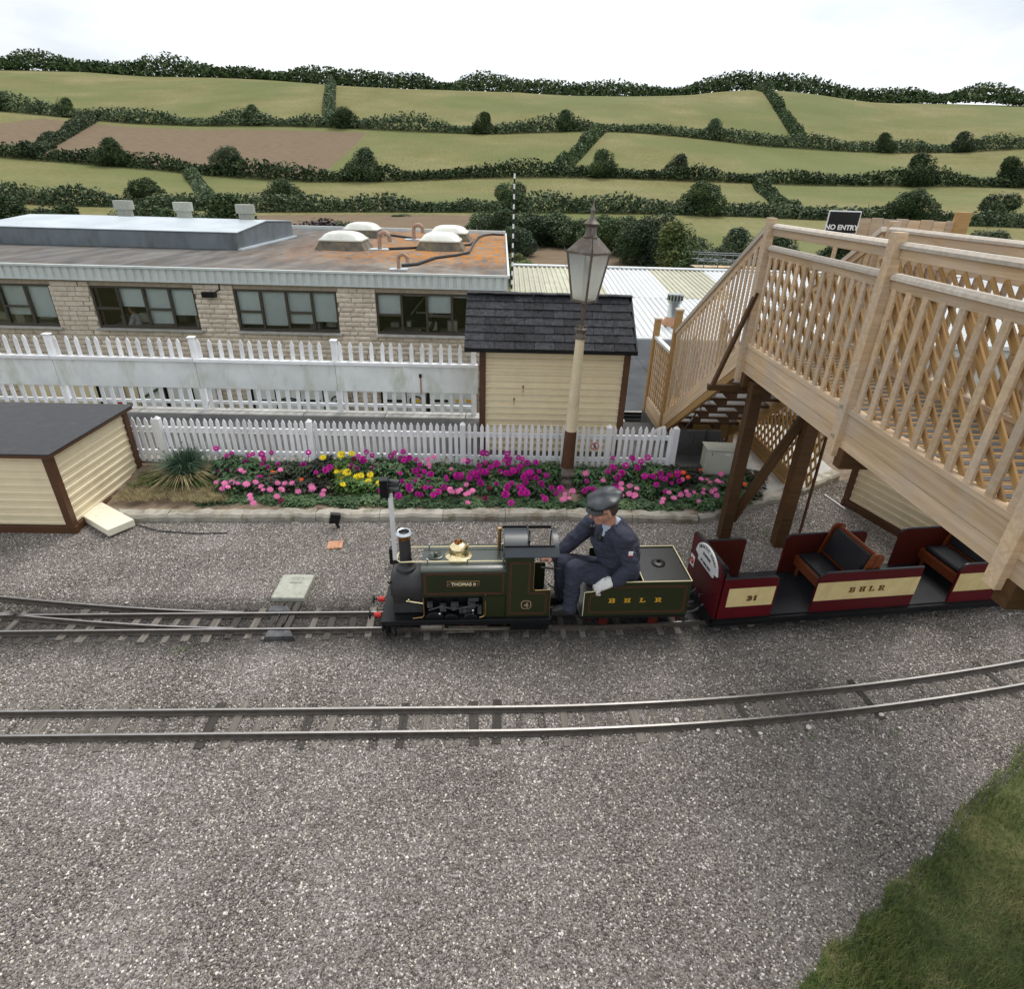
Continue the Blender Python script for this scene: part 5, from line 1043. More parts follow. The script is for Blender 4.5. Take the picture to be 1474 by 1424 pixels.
PIN = Z4([(567,600),(600,635),(615,618),(655,600),(685,582),(688,605),(755,670),(760,690),(775,715),(868,640),(910,603),(932,640),(905,678),(950,605),(990,603),(1025,650),(1100,640),(1160,668),(1098,620),(1168,645)]) + \
 Z5([(665,612),(633,640),(590,652),(615,650),(455,500),(460,515),(170,505),(580,525),(352,643),(672,712),(1215,665),(1253,655),(1215,685),(1240,688),(1430,590),(1205,695)]) + \
 Z6([(27,497),(112,513),(152,523),(112,537),(185,535),(170,575),(150,560),(178,565),(400,493),(420,548),(305,600),(478,595),(515,497),(585,508),(555,540),(538,550),(310,585),(530,510)])
YEL = Z4([(1202,530),(1238,525),(1268,545),(1255,568),(1268,580),(1275,610),(1375,562),(1428,562),(1420,595),(1355,570)]) + Z5([(178,605),(62,575),(118,598),(128,556)])
WIN = Z5([(38,467),(770,690),(420,630)]) + Z4([(1335,468),(930,700)])
def ballbloom(mat, r, rows=6):
    mb = MB()
    for j in range(rows):
        t_ = (.12 + 1.55 * j / (rows - 1)) ; n = 4 + int(7 * math.sin(min(t_, 1.5)))
        for i in range(n):
            a = 2 * PI * (i + .5 * (j % 2)) / n; d = Vector((math.sin(t_) * math.cos(a), math.sin(t_) * math.sin(a), math.cos(t_))); u = Vector((-math.sin(a), math.cos(a), 0)); o_ = Vector((math.cos(t_) * math.cos(a), math.cos(t_) * math.sin(a), -math.sin(t_)))
            c = d * r; w_ = r * .30; tip = c + o_ * r * .22 + d * r * .18
            mb.add([c * .55, c * .9 + u * w_ - o_ * r * .05, tip, c * .9 - u * w_ - o_ * r * .05], [(0, 1, 2), (0, 2, 3)])
    return mb.mesh('bloom', mat, recalc=False)
def starbloom(mat, r, n=9, two=True):
    mb = MB()
    for k_, (m_, rr_, tilt) in enumerate(((n, r, .10), (n, r * .72, .45)) if two else ((n, r, .12),)):
        for i in range(m_):
            a = 2 * PI * (i + .5 * k_) / m_; d = Vector((math.cos(a), math.sin(a), tilt)); u = Vector((-math.sin(a), math.cos(a), 0)); mb.add([d * .002, d * rr_ * .55 + u * rr_ * .24 - Vector((0, 0, .003)), d * rr_, d * rr_ * .55 - u * rr_ * .24 - Vector((0, 0, .003))], [(0, 1, 2), (0, 2, 3)])
    mb.k = 1; mb.ell((0, 0, r * .12), (r * .22, r * .22, r * .14), n=6, m_=4); return mb.mesh('bloom', [mat, M['eye']], recalc=False)
BL = {'magenta': [ballbloom(M['mag'], r_) for r_ in (.036, .031, .026)], 'pink': [starbloom(M['pink'], r_) for r_ in (.042, .036)], 'yellow': [starbloom(M['yel'], r_, 10) for r_ in (.052, .044)], 'orange red': [starbloom(M['orange'], r_, 8) for r_ in (.038, .032)], 'wine red': [ballbloom(M['wine'], .026)]}
def leafclump(mat, seed, n, rx, h, ls, low=.0):
    r = random.Random(seed); mb = MB()
    for i in range(n):
        a = r.uniform(0, 2 * PI); q = r.random() ** .6; z = low + h * r.random() ** .75; rr_ = rx * q * (1.08 - .55 * (z / h) ** 2.2); c = Vector((rr_ * math.cos(a), rr_ * math.sin(a), z))
        d = Vector((math.cos(a) + r.uniform(-.7, .7), math.sin(a) + r.uniform(-.7, .7), r.uniform(-.5, .35))).normalized(); u = d.cross(Vector((r.uniform(-.3, .3), r.uniform(-.3, .3), 1))).normalized(); s_ = ls * r.uniform(.6, 1.35); up_ = u.cross(d)
        mb.add([c, c + d * s_ * .45 + u * s_ * .27 + up_ * s_ * .07, c + d * s_ - Vector((0, 0, s_ * .22)), c + d * s_ * .45 - u * s_ * .27 + up_ * s_ * .07, c + d * s_ * .5 - up_ * s_ * .02], [(0, 1, 4), (1, 2, 4), (2, 3, 4), (3, 0, 4)])
    for i in range(12): a = r.uniform(0, 2 * PI); mb.tube([(0, 0, 0), (rx * .4 * math.cos(a), rx * .4 * math.sin(a), h * .5), (rx * .6 * math.cos(a), rx * .6 * math.sin(a), h * .9)], .003, 4)
    return mb.mesh('foliage', mat, recalc=False)
CL = {k_: [leafclump(M[k_], 20 + j, 420, .150, .185, .058) for j in range(3)] for k_ in ('leaf_d', 'leaf_p', 'leaf_y')}
plants = []
x = -3.10; i = 0
while x < 2.95:
    for row, (y, sh) in enumerate(((5.55, 0), (5.80, .1), (6.03, .02))):
        px_ = x + sh + rnd.uniform(-.03, .03); yy = y + rnd.uniform(-.03, .03)
        if px_ > 2.25: yy += (px_ - 2.25) * .4
        if abs(px_ - .8) < .17 and yy > 5.7: continue
        if px_ > 2.45 and row == 2: continue
        plants.append([px_, yy, row, []])
    x += .215; i += 1
for kind, lst in (('magenta', MAG), ('pink', PIN), ('yellow', YEL), ('orange red', ORA), ('wine red', WIN)):
    for (bx_, by_) in lst:
        t_ = max(0, min(1, (737 - by_) / 72)); p = atY(bx_, by_, 5.45 + .66 * t_)
        if p.x > 2.3: p = atY(bx_, by_, 5.45 + .66 * t_ + .25)
        if p.z < .17: p = atZ(bx_, by_, .17)
        p = p + (CAM - p).normalized() * .085
        best = min(plants, key=lambda q: (q[0] - p.x) ** 2 + (q[1] - p.y - (.02 if kind != 'magenta' else 0)) ** 2 * .8); best[3].append((kind, p))
for q in plants:
    ks = [k_ for k_, _ in q[3]]
    if ks:
        kd = max(set(ks), key=ks.count)
        for _ in range((0 if kd == 'orange red' else 1 + rnd.randrange(3) + 2 * (kd == 'magenta'))):
            hh = (.15, .22, .30)[q[2]]; q[3].append(((kd if rnd.random() < .75 else 'bud'), Vector((q[0] + rnd.uniform(-.12, .12), q[1] + rnd.uniform(-.10, .06), .09 + hh * rnd.uniform(.85, 1.15)))))
BL['bud'] = [ballbloom(M['leaf_y'], .012), ballbloom(M['blond'], .014)]
for (px_, yy, row, bl) in plants:
    kinds = [k_ for k_, _ in bl if k_ != 'bud']; kd = max(set(kinds), key=kinds.count) if kinds else None
    mk = 'leaf_p' if kd == 'orange red' or (-2.6 < px_ < -1.9 and row) else ('leaf_y' if kd == 'yellow' else 'leaf_d')
    lab = f'leafy dahlia plant with {kd} blooms in the flower bed' if kd else 'leafy green dahlia plant without blooms in the flower bed'
    if len(set(kinds)) > 1: lab = 'dahlia plant with ' + ' and '.join(sorted(set(kinds))[:2]) + ' blooms in the flower bed'
    lab = ('front', 'middle', 'back')[row] + ' row ' + lab.replace(' in the flower bed', '').replace('leafy green ', 'green ').replace('leafy ', '')
    o = thing('dahlia_plant', lab, 'flower plant', (px_, yy, soilz(px_, yy) - .03 if px_ < 2.2 else .08), rnd.uniform(0, 6), 'dahlia plants in the flower bed')
    s_ = (.86, .98, 1.08)[row] * rnd.uniform(.82, 1.18)
    link('foliage', CL[mk][rnd.randrange(3)], o, Matrix.Diagonal((s_, s_, s_ * (.50, .78, 1.0)[row], 1)), local=True)
    for k_, p in bl:
        q = (CAM - p).normalized() * .6 + Vector((rnd.uniform(-.4, .4), rnd.uniform(-.2, .2), rnd.uniform(.3, 1.1))); rot = q.to_track_quat('Z', 'Y').to_matrix().to_4x4()
        link('bud' if k_ == 'bud' else 'bloom', BL[k_][rnd.randrange(len(BL[k_]))], o, Matrix.Translation(p) @ rot @ Matrix.Rotation(rnd.uniform(0, 6), 4, 'Z') @ Matrix.Scale(rnd.uniform(.75, 1.12), 4))
        mb = MB(); b = WM[o.name].translation; mb.tube([p - q * .01, Vector(((p.x + b.x) / 2, (p.y + b.y) / 2 + .02, p.z * .6)), (b.x, b.y, b.z)], .0028, 4); part('stem', mb, M['stem'], o, recalc=False)
# spiky ornamental grass with dry seed heads at the left end
def blades(n, rx, h, mat, name, w_=.004, seed=1, droop=.5, base=.03):
    r = random.Random(seed); mb = MB()
    for i in range(n):
        a = r.uniform(0, 2 * PI); k_ = r.random(); hh = h * r.uniform(.55, 1); ln = rx * k_; b = Vector((base * math.cos(a) * r.random(), base * math.sin(a) * r.random(), 0)); d = Vector((math.cos(a), math.sin(a), 0)); u = Vector((-d.y, d.x, 0)) * w_
        p1 = b + d * ln * .35 + Vector((0, 0, hh * .6)); p2 = b + d * ln + Vector((0, 0, hh * (1 - droop * k_)))
        mb.add([b - u, b + u, p1 + u * .8, p1 - u * .8, p2], [(0, 1, 2, 3), (3, 2, 4)])
    return mb.mesh(name, mat, recalc=False)
gp_ = Vector((-3.55, 5.95, .12)); o = thing('ornamental_grass', 'blue green spiky grass clump with dry seed heads at the left end of the bed', 'grass plant', gp_)
link('green_blades', blades(800, .30, .40, M['grassg'], 'green_blades', .0055, 3, .4, .13), o, Matrix.Identity(4), local=True); link('dry_blades', blades(420, .46, .24, M['blond'], 'dry_blades', .004, 4, .75, .16), o, Matrix.Identity(4), local=True)
mb = MB()
for q in ((430, 410), (310, 405), (375, 375), (330, 425), (350, 440), (275, 425), (245, 410), (415, 430), (475, 480), (445, 405), (365, 410)):
    px_, py_ = Z4([q])[0]; p = atY(px_, py_, 6.0); mb.ell(p, (.009, .009, .009), n=6, m_=5); mb.cyl(gp_ + Vector((0, 0, .05)), p, .0012, n=3)
part('seed_heads', mb, M['hair'], o, recalc=False)
def tufts(name, pts, mat, label, h, n=26, sc=.05):
    r = random.Random(9); mb = MB()
    for (x, y, z) in pts:
        for i in range(n):
            a = r.uniform(0, 6.28); d = Vector((math.cos(a), math.sin(a), 0)); k_ = r.uniform(.2, 1) * sc; b = Vector((x, y, z)) + Vector((r.gauss(0, .02), r.gauss(0, .02), 0)); u = Vector((-d.y, d.x, 0)) * .0018; tt = b + d * k_ + Vector((0, 0, h * r.uniform(.4, 1))); mb.add([b - u, b + u, tt], [(0, 1, 2)])
    return tag(part(name, mb, mat, None, recalc=False), label, kind='stuff')
r = random.Random(3)
tufts('dry_grass', [(r.uniform(-4.1, -2.9), r.uniform(5.42, 6.1), .10) for _ in range(520)], M['blond'], 'dry straw coloured grass in the left end of the bed', .05)
tufts('weeds', [(r.uniform(-4.1, -2.8), r.uniform(5.7, 6.15), .12) for _ in range(260)], M['leaf_y'], 'green weeds at the back of the bed', .06)
tufts('kerb_weeds', [tuple(atZ(x, y, .01)) for x, y in ((785 + 315, 767), (1106, 768), (170, 762), (175, 765), (250, 938), (265, 935), (1170, 1062), (1102, 770), (1290, 1060), (1040, 750))] , M['leaf_y'], 'small green weeds on the gravel', .03, 18, .03)
for k_, (x, y, s_) in enumerate(((.62, 6.02, 1.0), (.98, 6.04, .9), (1.12, 6.1, .8))):
    o = thing('strap_leaved_plant', ('clump of pale green strap leaves just left of the lamp post base', 'clump of pale green strap leaves just right of the lamp post base', 'smaller clump of strap leaves under the warning sign')[k_], 'plant', (x, y, .13)); link('blade_leaves', blades(34, .17, .26, M['leaf_y'], 'blade_leaves', .009, 7 + k_, .6, .03), o, Matrix.Scale(s_, 4), local=True)
# grass verge towards the camera
def vb(x): return 1.12 + .62 * max(0, x - 1.3) + .10 * noise.noise(Vector((x * 6, 3, 0))) + .05 * noise.noise(Vector((x * 2, 0, 0)))
mb = MB(); xs_ = [-6 + .25 * i for i in range(49)]; mb.add([(x, q, z) for x in xs_ for q, z in ((-2.9, .03), (vb(x), .014))], [(2 * i, 2 * i + 2, 2 * i + 3, 2 * i + 1) for i in range(48)]); struct('verge', mb, M['valley'], recalc=False)
r = random.Random(4); N_ = 60000; co = np.zeros((N_ * 3, 3), np.float32); k_ = 0
for i in range(N_):
    x = r.uniform(.2, 4.6); yb_ = vb(x); y = yb_ + .07 - (yb_ - .9) * r.random() ** 1.05; a = r.uniform(0, 6.28); hh = r.uniform(.02, .06) * (.9 + .8 * noise.noise(Vector((x * 3, y * 3, 0)))); l_ = r.uniform(.008, .045); u = (-math.sin(a) * .0024, math.cos(a) * .0024)
    co[3 * i] = (x - u[0], y - u[1], .01); co[3 * i + 1] = (x + u[0], y + u[1], .01); co[3 * i + 2] = (x + l_ * math.cos(a), y + l_ * math.sin(a), .012 + hh)
me = bpy.data.meshes.new('grass'); me.vertices.add(N_ * 3); me.vertices.foreach_set('co', co.ravel()); me.loops.add(N_ * 3); me.loops.foreach_set('vertex_index', np.arange(N_ * 3, dtype=np.int32)); me.polygons.add(N_); me.polygons.foreach_set('loop_start', np.arange(0, N_ * 3, 3, dtype=np.int32)); me.update(); me.validate()
M['turf'] = leafmat('mown grass blade', (.06, .09, .025), (.13, .17, .05), (.27, .25, .11), 3.5); me.materials.append(M['turf']); tag(link('grass', me), 'short green grass on the verge in front of the nearest track', kind='stuff')

# ------------------------------------------------------------------ locomotive
lo = thing('steam_locomotive', 'small olive green steam engine with brass dome and black chimney', 'locomotive', T=Matrix.Translation((-.22, 3.70, .011)) @ Matrix.Rotation(R(2.3), 4, 'Z') @ Matrix.Diagonal((1, .95, 1, 1)))
def LP(name, mb, mat, parent=None, **k): k.setdefault('smooth', 35); return part(name, mb, mat, parent or lo, local=True, **k)
def LB(name, c, d, mat, parent=None, **k): return bx(name, parent or lo, c, d, mat, local=True, **k)
LB('footplate', (-.01, 0, .180), (1.31, .47, .014), M['black'])
mb = MB(); mb.box((.0, -.228, .160), (1.28, .012, .030)); mb.box((0, .228, .160), (1.28, .012, .030)); mb.box((0, -.10, .13), (1.2, .012, .09)); mb.box((0, .10, .13), (1.2, .012, .09)); LP('frame', mb, M['black'])
LB('buffer_beam', (-.652, 0, .135), (.016, .47, .10), M['black']); LB('buffer_beam', (.652, 0, .135), (.016, .40, .09), M['black'])
for y in (-.10, .10):
    mb = MB(); mb.cyl((-.68, y, .150), (-.735, y, .150), .024, .020, 14); b_ = LP('buffer', mb, M['red']); mb = MB(); mb.cyl((-.735, y, .150), (-.765, y, .150), .008, n=8); mb.cyl((-.765, y, .150), (-.772, y, .150), .036, n=18); LP('buffer_head', mb, M['black'], b_)
mb = MB(); mb.tube([(-.68, .0, .13), (-.72, 0, .13), (-.73, 0, .11), (-.72, 0, .10)], .006, 6); LP('coupling_hook', mb, M['oily'])
# smokebox
prof = [(-.145, .195), (-.130, .28), (-.148, .36), (-.150, .40)] + [(-.15 * math.cos(a), .40 + .135 * math.sin(a)) for a in [PI * i / 12 for i in range(1, 12)]] + [(.150, .40), (.148, .36), (.130, .28), (.145, .195)]
YZ = Matrix(((0, 0, 1, 0), (1, 0, 0, 0), (0, 1, 0, 0), (0, 0, 0, 1)))
mb = MB(); mb.prism(prof, -.575, -.345, YZ); LP('smokebox', mb, M['black_matt'], bevel=.006)
mb = MB(); mb.cyl((-.575, 0, .385), (-.592, 0, .385), .118, .108, 24); mb.cyl((-.592, 0, .385), (-.606, 0, .385), .016, n=8); mb.cyl((-.606, -.03, .385), (-.606, .03, .385), .005, n=6); LP('smokebox_door', mb, M['black_matt'])
mb = MB(); mb.cyl((-.60, -.11, .46), (-.60, -.135, .49), .006, n=6); mb.cyl((-.585, -.09, .46), (-.60, -.115, .46), .006, n=6); LP('lamp_iron', mb, M['black'])
mb = MB(); mb.lathe([(.078, .525), (.075, .545), (.058, .555), (.048, .57), (.0455, .61), (.044, .800)], Matrix.Translation((-.475, 0, 0)), 24); ch = LP('chimney', mb, M['black_matt'])
mb = MB(); mb.lathe([(.0455, .798), (.0465, .822), (.0465, .832)], Matrix.Translation((-.475, 0, 0)), 24); LP('copper_band', mb, M['copper'], ch)
mb = MB(); mb.lathe([(.046, .827), (.064, .838), (.065, .846), (.050, .860), (.041, .858), (.040, .77)], Matrix.Translation((-.475, 0, 0)), 28, cap=False); LP('chimney_rim', mb, M['steel'], ch, recalc=False)
mb = MB(); mb.lathe([(.0405, .835), (.0401, .836)], Matrix.Translation((-.475, 0, 0)), 20); LP('chimney_bore', mb, M['cable'], ch)
# tank / boiler cladding
TX0, TX1 = -.345, .29
prof = [(-.192, .385), (-.192, .606), (-.188, .619), (-.174, .628), (-.13, .634), (-.06, .638), (0, .639), (.06, .638), (.13, .634), (.174, .628), (.188, .619), (.192, .606), (.192, .385)]
mb = MB(); mb.prism(prof, TX0, TX1, YZ)
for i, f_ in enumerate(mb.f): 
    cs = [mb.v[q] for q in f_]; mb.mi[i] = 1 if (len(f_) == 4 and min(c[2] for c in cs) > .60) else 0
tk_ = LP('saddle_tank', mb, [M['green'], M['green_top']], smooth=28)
def lineframe(name, parent, pts, y, mats=(('cream_line', 0), ('redline', .006)), w_=.0025):
    """thin painted lining, a flat closed loop on the side sheet"""
    for mk, off in mats:
        mb = MB(); n = len(pts); cx = sum(p[0] for p in pts) / n; cz = sum(p[1] for p in pts) / n
        P_ = [(p[0] + (off if p[0] < cx else -off), p[1] + (off if p[1] < cz else -off)) for p in pts]
        for i in range(n):
            a, b = Vector((P_[i][0], y, P_[i][1])), Vector((P_[(i + 1) % n][0], y, P_[(i + 1) % n][1])); d = (b - a).normalized(); nn = Vector((-d.z, 0, d.x)) * w_ / 2
            a -= d * w_ / 2; b += d * w_ / 2; yy = Vector((0, -.0012 - .0002 * (i % 2), 0)); mb.add([a - nn, b - nn, b + nn, a + nn, a - nn + yy, b - nn + yy, b + nn + yy, a + nn + yy], [(4, 5, 6, 7), (0, 4, 7, 3), (1, 2, 6, 5), (0, 1, 5, 4), (3, 7, 6, 2)])
        LP(name, mb, M[mk], parent, recalc=False, smooth=None)
def rrect(x0, x1, z0, z1, r_=.012): return [(x0 + r_, z0), (x1 - r_, z0), (x1, z0 + r_), (x1, z1 - r_), (x1 - r_, z1), (x0 + r_, z1), (x0, z1 - r_), (x0, z0 + r_)]
lineframe('lining', tk_, rrect(TX0 + .022, TX1 - .016, .408, .602), -.192, (('redline', 0), ('cable', .005), ('redline', .010)))
mb = MB(); mb.box((-.032, -.1945, .507), (.245, .004, .052)); np_ = LP('nameplate', mb, M['brass_dull'], bevel=.001); mb = MB(); mb.box((-.032, -.197, .507), (.232, .003, .040)); LP('plate_ground', mb, M['cable'], np_)
link('lettering', textmesh('THOMAS II', .038, M['cream_line'], .0012, .001, 1.0), np_, Matrix.Translation((-.032, -.2, .507)) @ FACE, local=True)
for x in (-.138, .074): mb = MB(); mb.box((x, -.1992, .507), (.012, .001, .006)); LP('plate_mark', mb, M['brass'], np_)
mb = MB(); mb.prism([(-.03, .12 - .12)] * 0 + [(-.15 * math.cos(a), .37 + .13 * math.sin(a)) for a in [PI * i / 8 for i in range(0, 9)]] + [(.12, .25), (-.12, .25)], TX0, TX1 + .05, YZ); LP('boiler', mb, M['black'])
# dome, filler, valves
Td = Matrix.Translation((-.070, 0, -.145)) @ Matrix.Diagonal((1.17, 1.17, 1.2, 1))
mb = MB(); mb.lathe([(.088, .648), (.087, .656), (.074, .664), (.062, .672), (.057, .685), (.062, .703), (.064, .718), (.058, .733), (.040, .741), (.028, .750)], Td, 32); dm = LP('dome', mb, M['brass'], smooth=50)
mb = MB(); mb.cyl((-.07, 0, .732), (-.07, 0, .765), .032, n=14)
for (x, y) in ((-.09, .006), (-.05, .006), (-.07, -.012)): mb.cyl((x, y, .755), (x, y, .782), .011, .007, 8)
LP('safety_valve', mb, M['copper'], dm)
mb = MB(); mb.lathe([(.062, .650), (.062, .660), (.056, .664), (.050, .664), (.049, .668), (.020, .652), (.012, .685), (.004, .687)], Matrix.Translation((-.245, .0, -.016)), 24); LP('tank_filler', mb, M['green_top'], smooth=40)
for s_ in (-1, 1):
    pts = [Vector((-.475, -.072, .585 + 0))] if s_ < 0 else []
# handrail loop round the chimney and along both sides
pts = [(.285, .105, .652), (-.42, .105, .652)] + [(-.475 - .062 * math.sin(a) - .0, .105 * math.cos(a), .652 - .02 * math.sin(a)) for a in [PI * i / 10 for i in range(1, 10)]] + [(-.42, -.105, .652), (.285, -.105, .652)]
mb = MB(); mb.tube(pts, .0052, 8); LP('handrail', mb, M['cream_line'], smooth=50)
mb = MB()
for x in (-.30, -.0, .27):
    for y in (-.105, .105): mb.cyl((x, y, .64), (x, y, .676), .006, .0075, 8)
LP('handrail_knob', mb, M['steel'])
mb = MB(); mb.cyl((.245, .085, .64), (.245, .085, .815), .013, n=10); mb.cyl((.245, .085, .815), (.245, .085, .835), .015, n=10); mb.cyl((.245, .085, .70), (.245, .085, .72), .017, n=10); LP('whistle', mb, M['brass_dull'])
for y in (-.15, ): mb = MB(); mb.cyl((-.47, y - .01, .325), (-.335, y - .045, .325), .0055, n=8); mb.ell((-.45, y - .014, .338), (.010, .010, .012), n=8, m_=6); LP('pipe', mb, M['brass'])
mb = MB(); mb.tube([(-.335, -.2, .385), (-.335, -.205, .22), (-.35, -.21, .205), (-.42, -.215, .20)], .005, 6); mb.tube([(.135, -.19, .40), (.135, -.205, .22), (.12, -.21, .205), (.09, -.215, .20)], .006, 6); LP('drain_pipe', mb, M['brass_dull'])
# splashers, boxes and motion above the footplate
for (x, r_) in ((-.255, .07), (-.13, .05), (.02, .055)):
    mb = MB(); mb.prism([(x - r_ + .0, .187)] + [(x - r_ * math.cos(a), .187 + r_ * .85 * math.sin(a)) for a in [PI * i / 10 for i in range(1, 10)]] + [(x + r_, .187)], .17 if x != -.13 else .19, .215, Matrix(((1, 0, 0, 0), (0, 0, -1, 0), (0, 1, 0, 0), (0, 0, 0, 1)))); LP('splasher', mb, M['black'], bevel=.004)
mb = MB()
for (x, z, w_, h) in ((-.19, .27, .05, .06), (-.10, .29, .06, .05), (.03, .30, .06, .06), (-.02, .245, .09, .05), (.09, .25, .03, .08), (-.29, .30, .04, .04), (.045, .35, .08, .03)): mb.box((x, -.175, z), (w_, .03, h))
for (x, z, r_) in ((-.11, .285, .024), (.035, .30, .028), (-.02, .26, .016)): mb.cyl((x, -.17, z), (x, -.205, z), r_, n=14)
mb.tube([(-.30, -.18, .25), (-.2, -.2, .30), (-.1, -.2, .27), (.08, -.2, .31)], .006, 6); LP('valve_gear', mb, M['plate'])
for (x, z) in ((-.215, .235), (.04, .262)): mb = MB(); mb.ell((x, -.212, z), (.011, .008, .013), n=10, m_=7); mb.cyl((x, -.21, .19), (x, -.21, z), .005, n=6); LP('oil_cup', mb, M['steel'])
mb = MB(); mb.box((.20, -.19, .29), (.17, .02, .20)); LP('side_sheet', mb, M['green'])
# wheels and motion below
for i, x in enumerate((-.44, -.05, .30)):
    for s_ in (-1, 1):
        mb = MB(); mb.cyl((x, s_ * .083, .106), (x, s_ * .107, .106), .069, n=22); wh = LP('wheel', mb, M['black'])
        mb = MB(); mb.cyl((x, s_ * .078, .106), (x, s_ * .084, .106), .072, n=22); LP('tyre', mb, M['rail'], wh)
        if s_ < 0:
            mb = MB()
            for k_ in range(8): a = 2 * PI * k_ / 8; mb.cyl((x, s_ * .109, .116), (x + .06 * math.cos(a), s_ * .109, .116 + .06 * math.sin(a)), .004, n=4)
            mb.cyl((x, s_ * .10, .116), (x, s_ * .118, .116), .018, n=10); LP('spokes', mb, M['maroon_in'], wh)
mb = MB(); mb.cyl((-.36, -.185, .095), (-.20, -.185, .095), .038, n=16); mb.box((-.28, -.165, .15), (.13, .07, .05)); mb.box((-.365, -.17, .105), (.012, .075, .075)); mb.box((-.19, -.17, .105), (.014, .08, .08)); LP('cylinder', mb, M['oily'])
mb = MB(); mb.cyl((-.19, -.215, .085), (.05, -.215, .08), .007, n=8); mb.box((.0, -.21, .105), (.30, .016, .012)); mb.box((-.07, -.215, .06), (.20, .016, .012)); mb.box((.03, -.215, .083), (.04, .03, .05)); mb.box((.13, -.210, .08), (.36, .012, .022), rz=0); mb.box((-.24, -.15, .098), (.38, .012, .02)); LP('connecting_rod', mb, M['oily'])
mb = MB(); mb.cyl((-.04, -.16, .13), (-.04, -.215, .13), .018, n=10); LP('red_crank', mb, M['maroon_in']); mb = MB(); mb.cyl((.29, -.20, .10), (.29, -.20, .165), .006, n=8); LP('injector_pipe', mb, M['copper'])
mb = MB(); [mb.box((x, -.21, .085), (.012, .02, .12)) for x in (-.62, -.56, .60)]; mb.box((.48, -.19, .10), (.30, .03, .08)); mb.box((-.62, -.19, .09), (.04, .02, .10)); LP('bracket', mb, M['black'])
# cab
CX0, CXM, CX1 = .290, .497, .632
for s_ in (-1, 1):
    mb = MB(); mb.prism([(CX0, .187), (CX1, .187), (CX1, .425), (CX1 - .012, .437), (CXM + .018, .437), (CXM, .455), (CXM, .74), (CX0, .74)], s_ * .192 - .005, s_ * .192 + .005, Matrix(((1, 0, 0, 0), (0, 0, 1, 0), (0, 1, 0, 0), (0, 0, 0, 1)))); cs_ = LP('cab_side', mb, M['green'])
    if s_ < 0:
        lineframe('lining', cs_, [(CX0 + .03, .212), (CX1 - .035, .212), (CX1 - .025, .222), (CX1 - .025, .395), (CX1 - .035, .405), (CXM - .015, .405), (CXM - .027, .418), (CXM - .027, .685), (CXM - .04, .698), (CX0 + .04, .698), (CX0 + .028, .685), (CX0 + .028, .222)], -.1972, (('redline', 0), ('cable', .005), ('redline', .010)))
        mb = MB(); mb.tube([(CXM + .002, -.195, .70), (CXM + .002, -.195, .455), (CXM + .018, -.195, .439), (CX1, -.195, .439), (CX1 + .002, -.195, .19)], .004, 6); LP('edge_beading', mb, M['brass_dull'], cs_)
        mb = MB(); mb.prism(rrect(.409, .489, .264, .344, .016), .197, .201, Matrix(((1, 0, 0, 0), (0, 0, -1, 0), (0, 1, 0, 0), (0, 0, 0, 1)))); pl4 = LP('number_plate', mb, M['brass'])
        mb = MB(); mb.prism(rrect(.417, .481, .272, .336, .012), .2005, .2025, Matrix(((1, 0, 0, 0), (0, 0, -1, 0), (0, 1, 0, 0), (0, 0, 0, 1)))); LP('plate_ground', mb, M['cable'], pl4)
        link('lettering', textmesh('4', .070, M['brass'], .001, .0015, 1.1), pl4, Matrix.Translation((.449, -.2035, .304)) @ FACE, local=True)
mb = MB(); mb.box((CX0 + .004, 0, .44), (.008, .375, .50)); LP('cab_front', mb, M['green'])
RP = [(-.214, .754), (-.185, .776), (-.14, .803), (-.075, .835), (0, .846), (.075, .835), (.14, .803), (.185, .776), (.214, .754)]
def roofstrip(x0, x1, i0, i1, name, mat='roof_steel'):
    p = RP[i0:i1 + 1]; mb = MB(); mb.prism(p + [(q[0], q[1] - .006) for q in reversed(p)], x0, x1, YZ); return LP(name, mb, M[mat], smooth=30)
roofstrip(CX0 - .012, .455, 2, 6, 'roof_sheet'); roofstrip(CX0 - .012, CX1 + .05, 0, 2, 'roof_sheet'); roofstrip(CX0 - .012, CX1 + .05, 6, 8, 'roof_sheet', 'black'); roofstrip(CX1 + .012, CX1 + .05, 2, 6, 'roof_arch')
mb = MB(); mb.box((.46, -.142, .806), (.38, .010, .014)); mb.box((.46, .142, .81), (.38, .012, .020)); mb.box((.46, 0, .842), (.012, .26, .01)); LP('roof_slide', mb, M['black'])
mb = MB(); mb.cyl((.30, .17, .45), (.30, .17, .74), .006, n=6); mb.cyl((CX1 + .03, .19, .43), (CX1 + .03, .19, .745), .005, n=6); mb.cyl((CX1 + .03, -.19, .43), (CX1 + .03, -.19, .745), .005, n=6); LP('cab_stanchion', mb, M['black'])
mb = MB(); mb.cyl((CX0 + .01, 0, .42), (CX0 + .09, 0, .42), .10, n=20); mb.box((.36, 0, .26), (.12, .24, .14)); LP('boiler_backhead', mb, M['black'])
mb = MB()
for (x, y, z, r_) in ((.39, -.06, .52, .022), (.39, .05, .53, .022), (.39, -.005, .49, .018)): mb.cyl((x - .01, y, z), (x + .015, y, z), r_, n=12)
mb.tube([(.38, -.09, .44), (.42, -.10, .48), (.42, -.06, .54), (.40, .02, .55)], .006, 6); mb.tube([(.38, .02, .40), (.44, -.04, .43), (.45, -.08, .50)], .005, 6); mb.cyl((.42, -.09, .40), (.42, -.09, .47), .008, n=8); LP('cab_fittings', mb, M['brass_dull'])
mb = MB(); mb.cyl((.45, -.05, .19), (.48, -.06, .62), .007, n=6); mb.cyl((.52, .08, .19), (.50, .08, .55), .007, n=6); mb.cyl((.40, -.12, .36), (.46, -.13, .39), .02, n=8); LP('lever', mb, M['steel'])
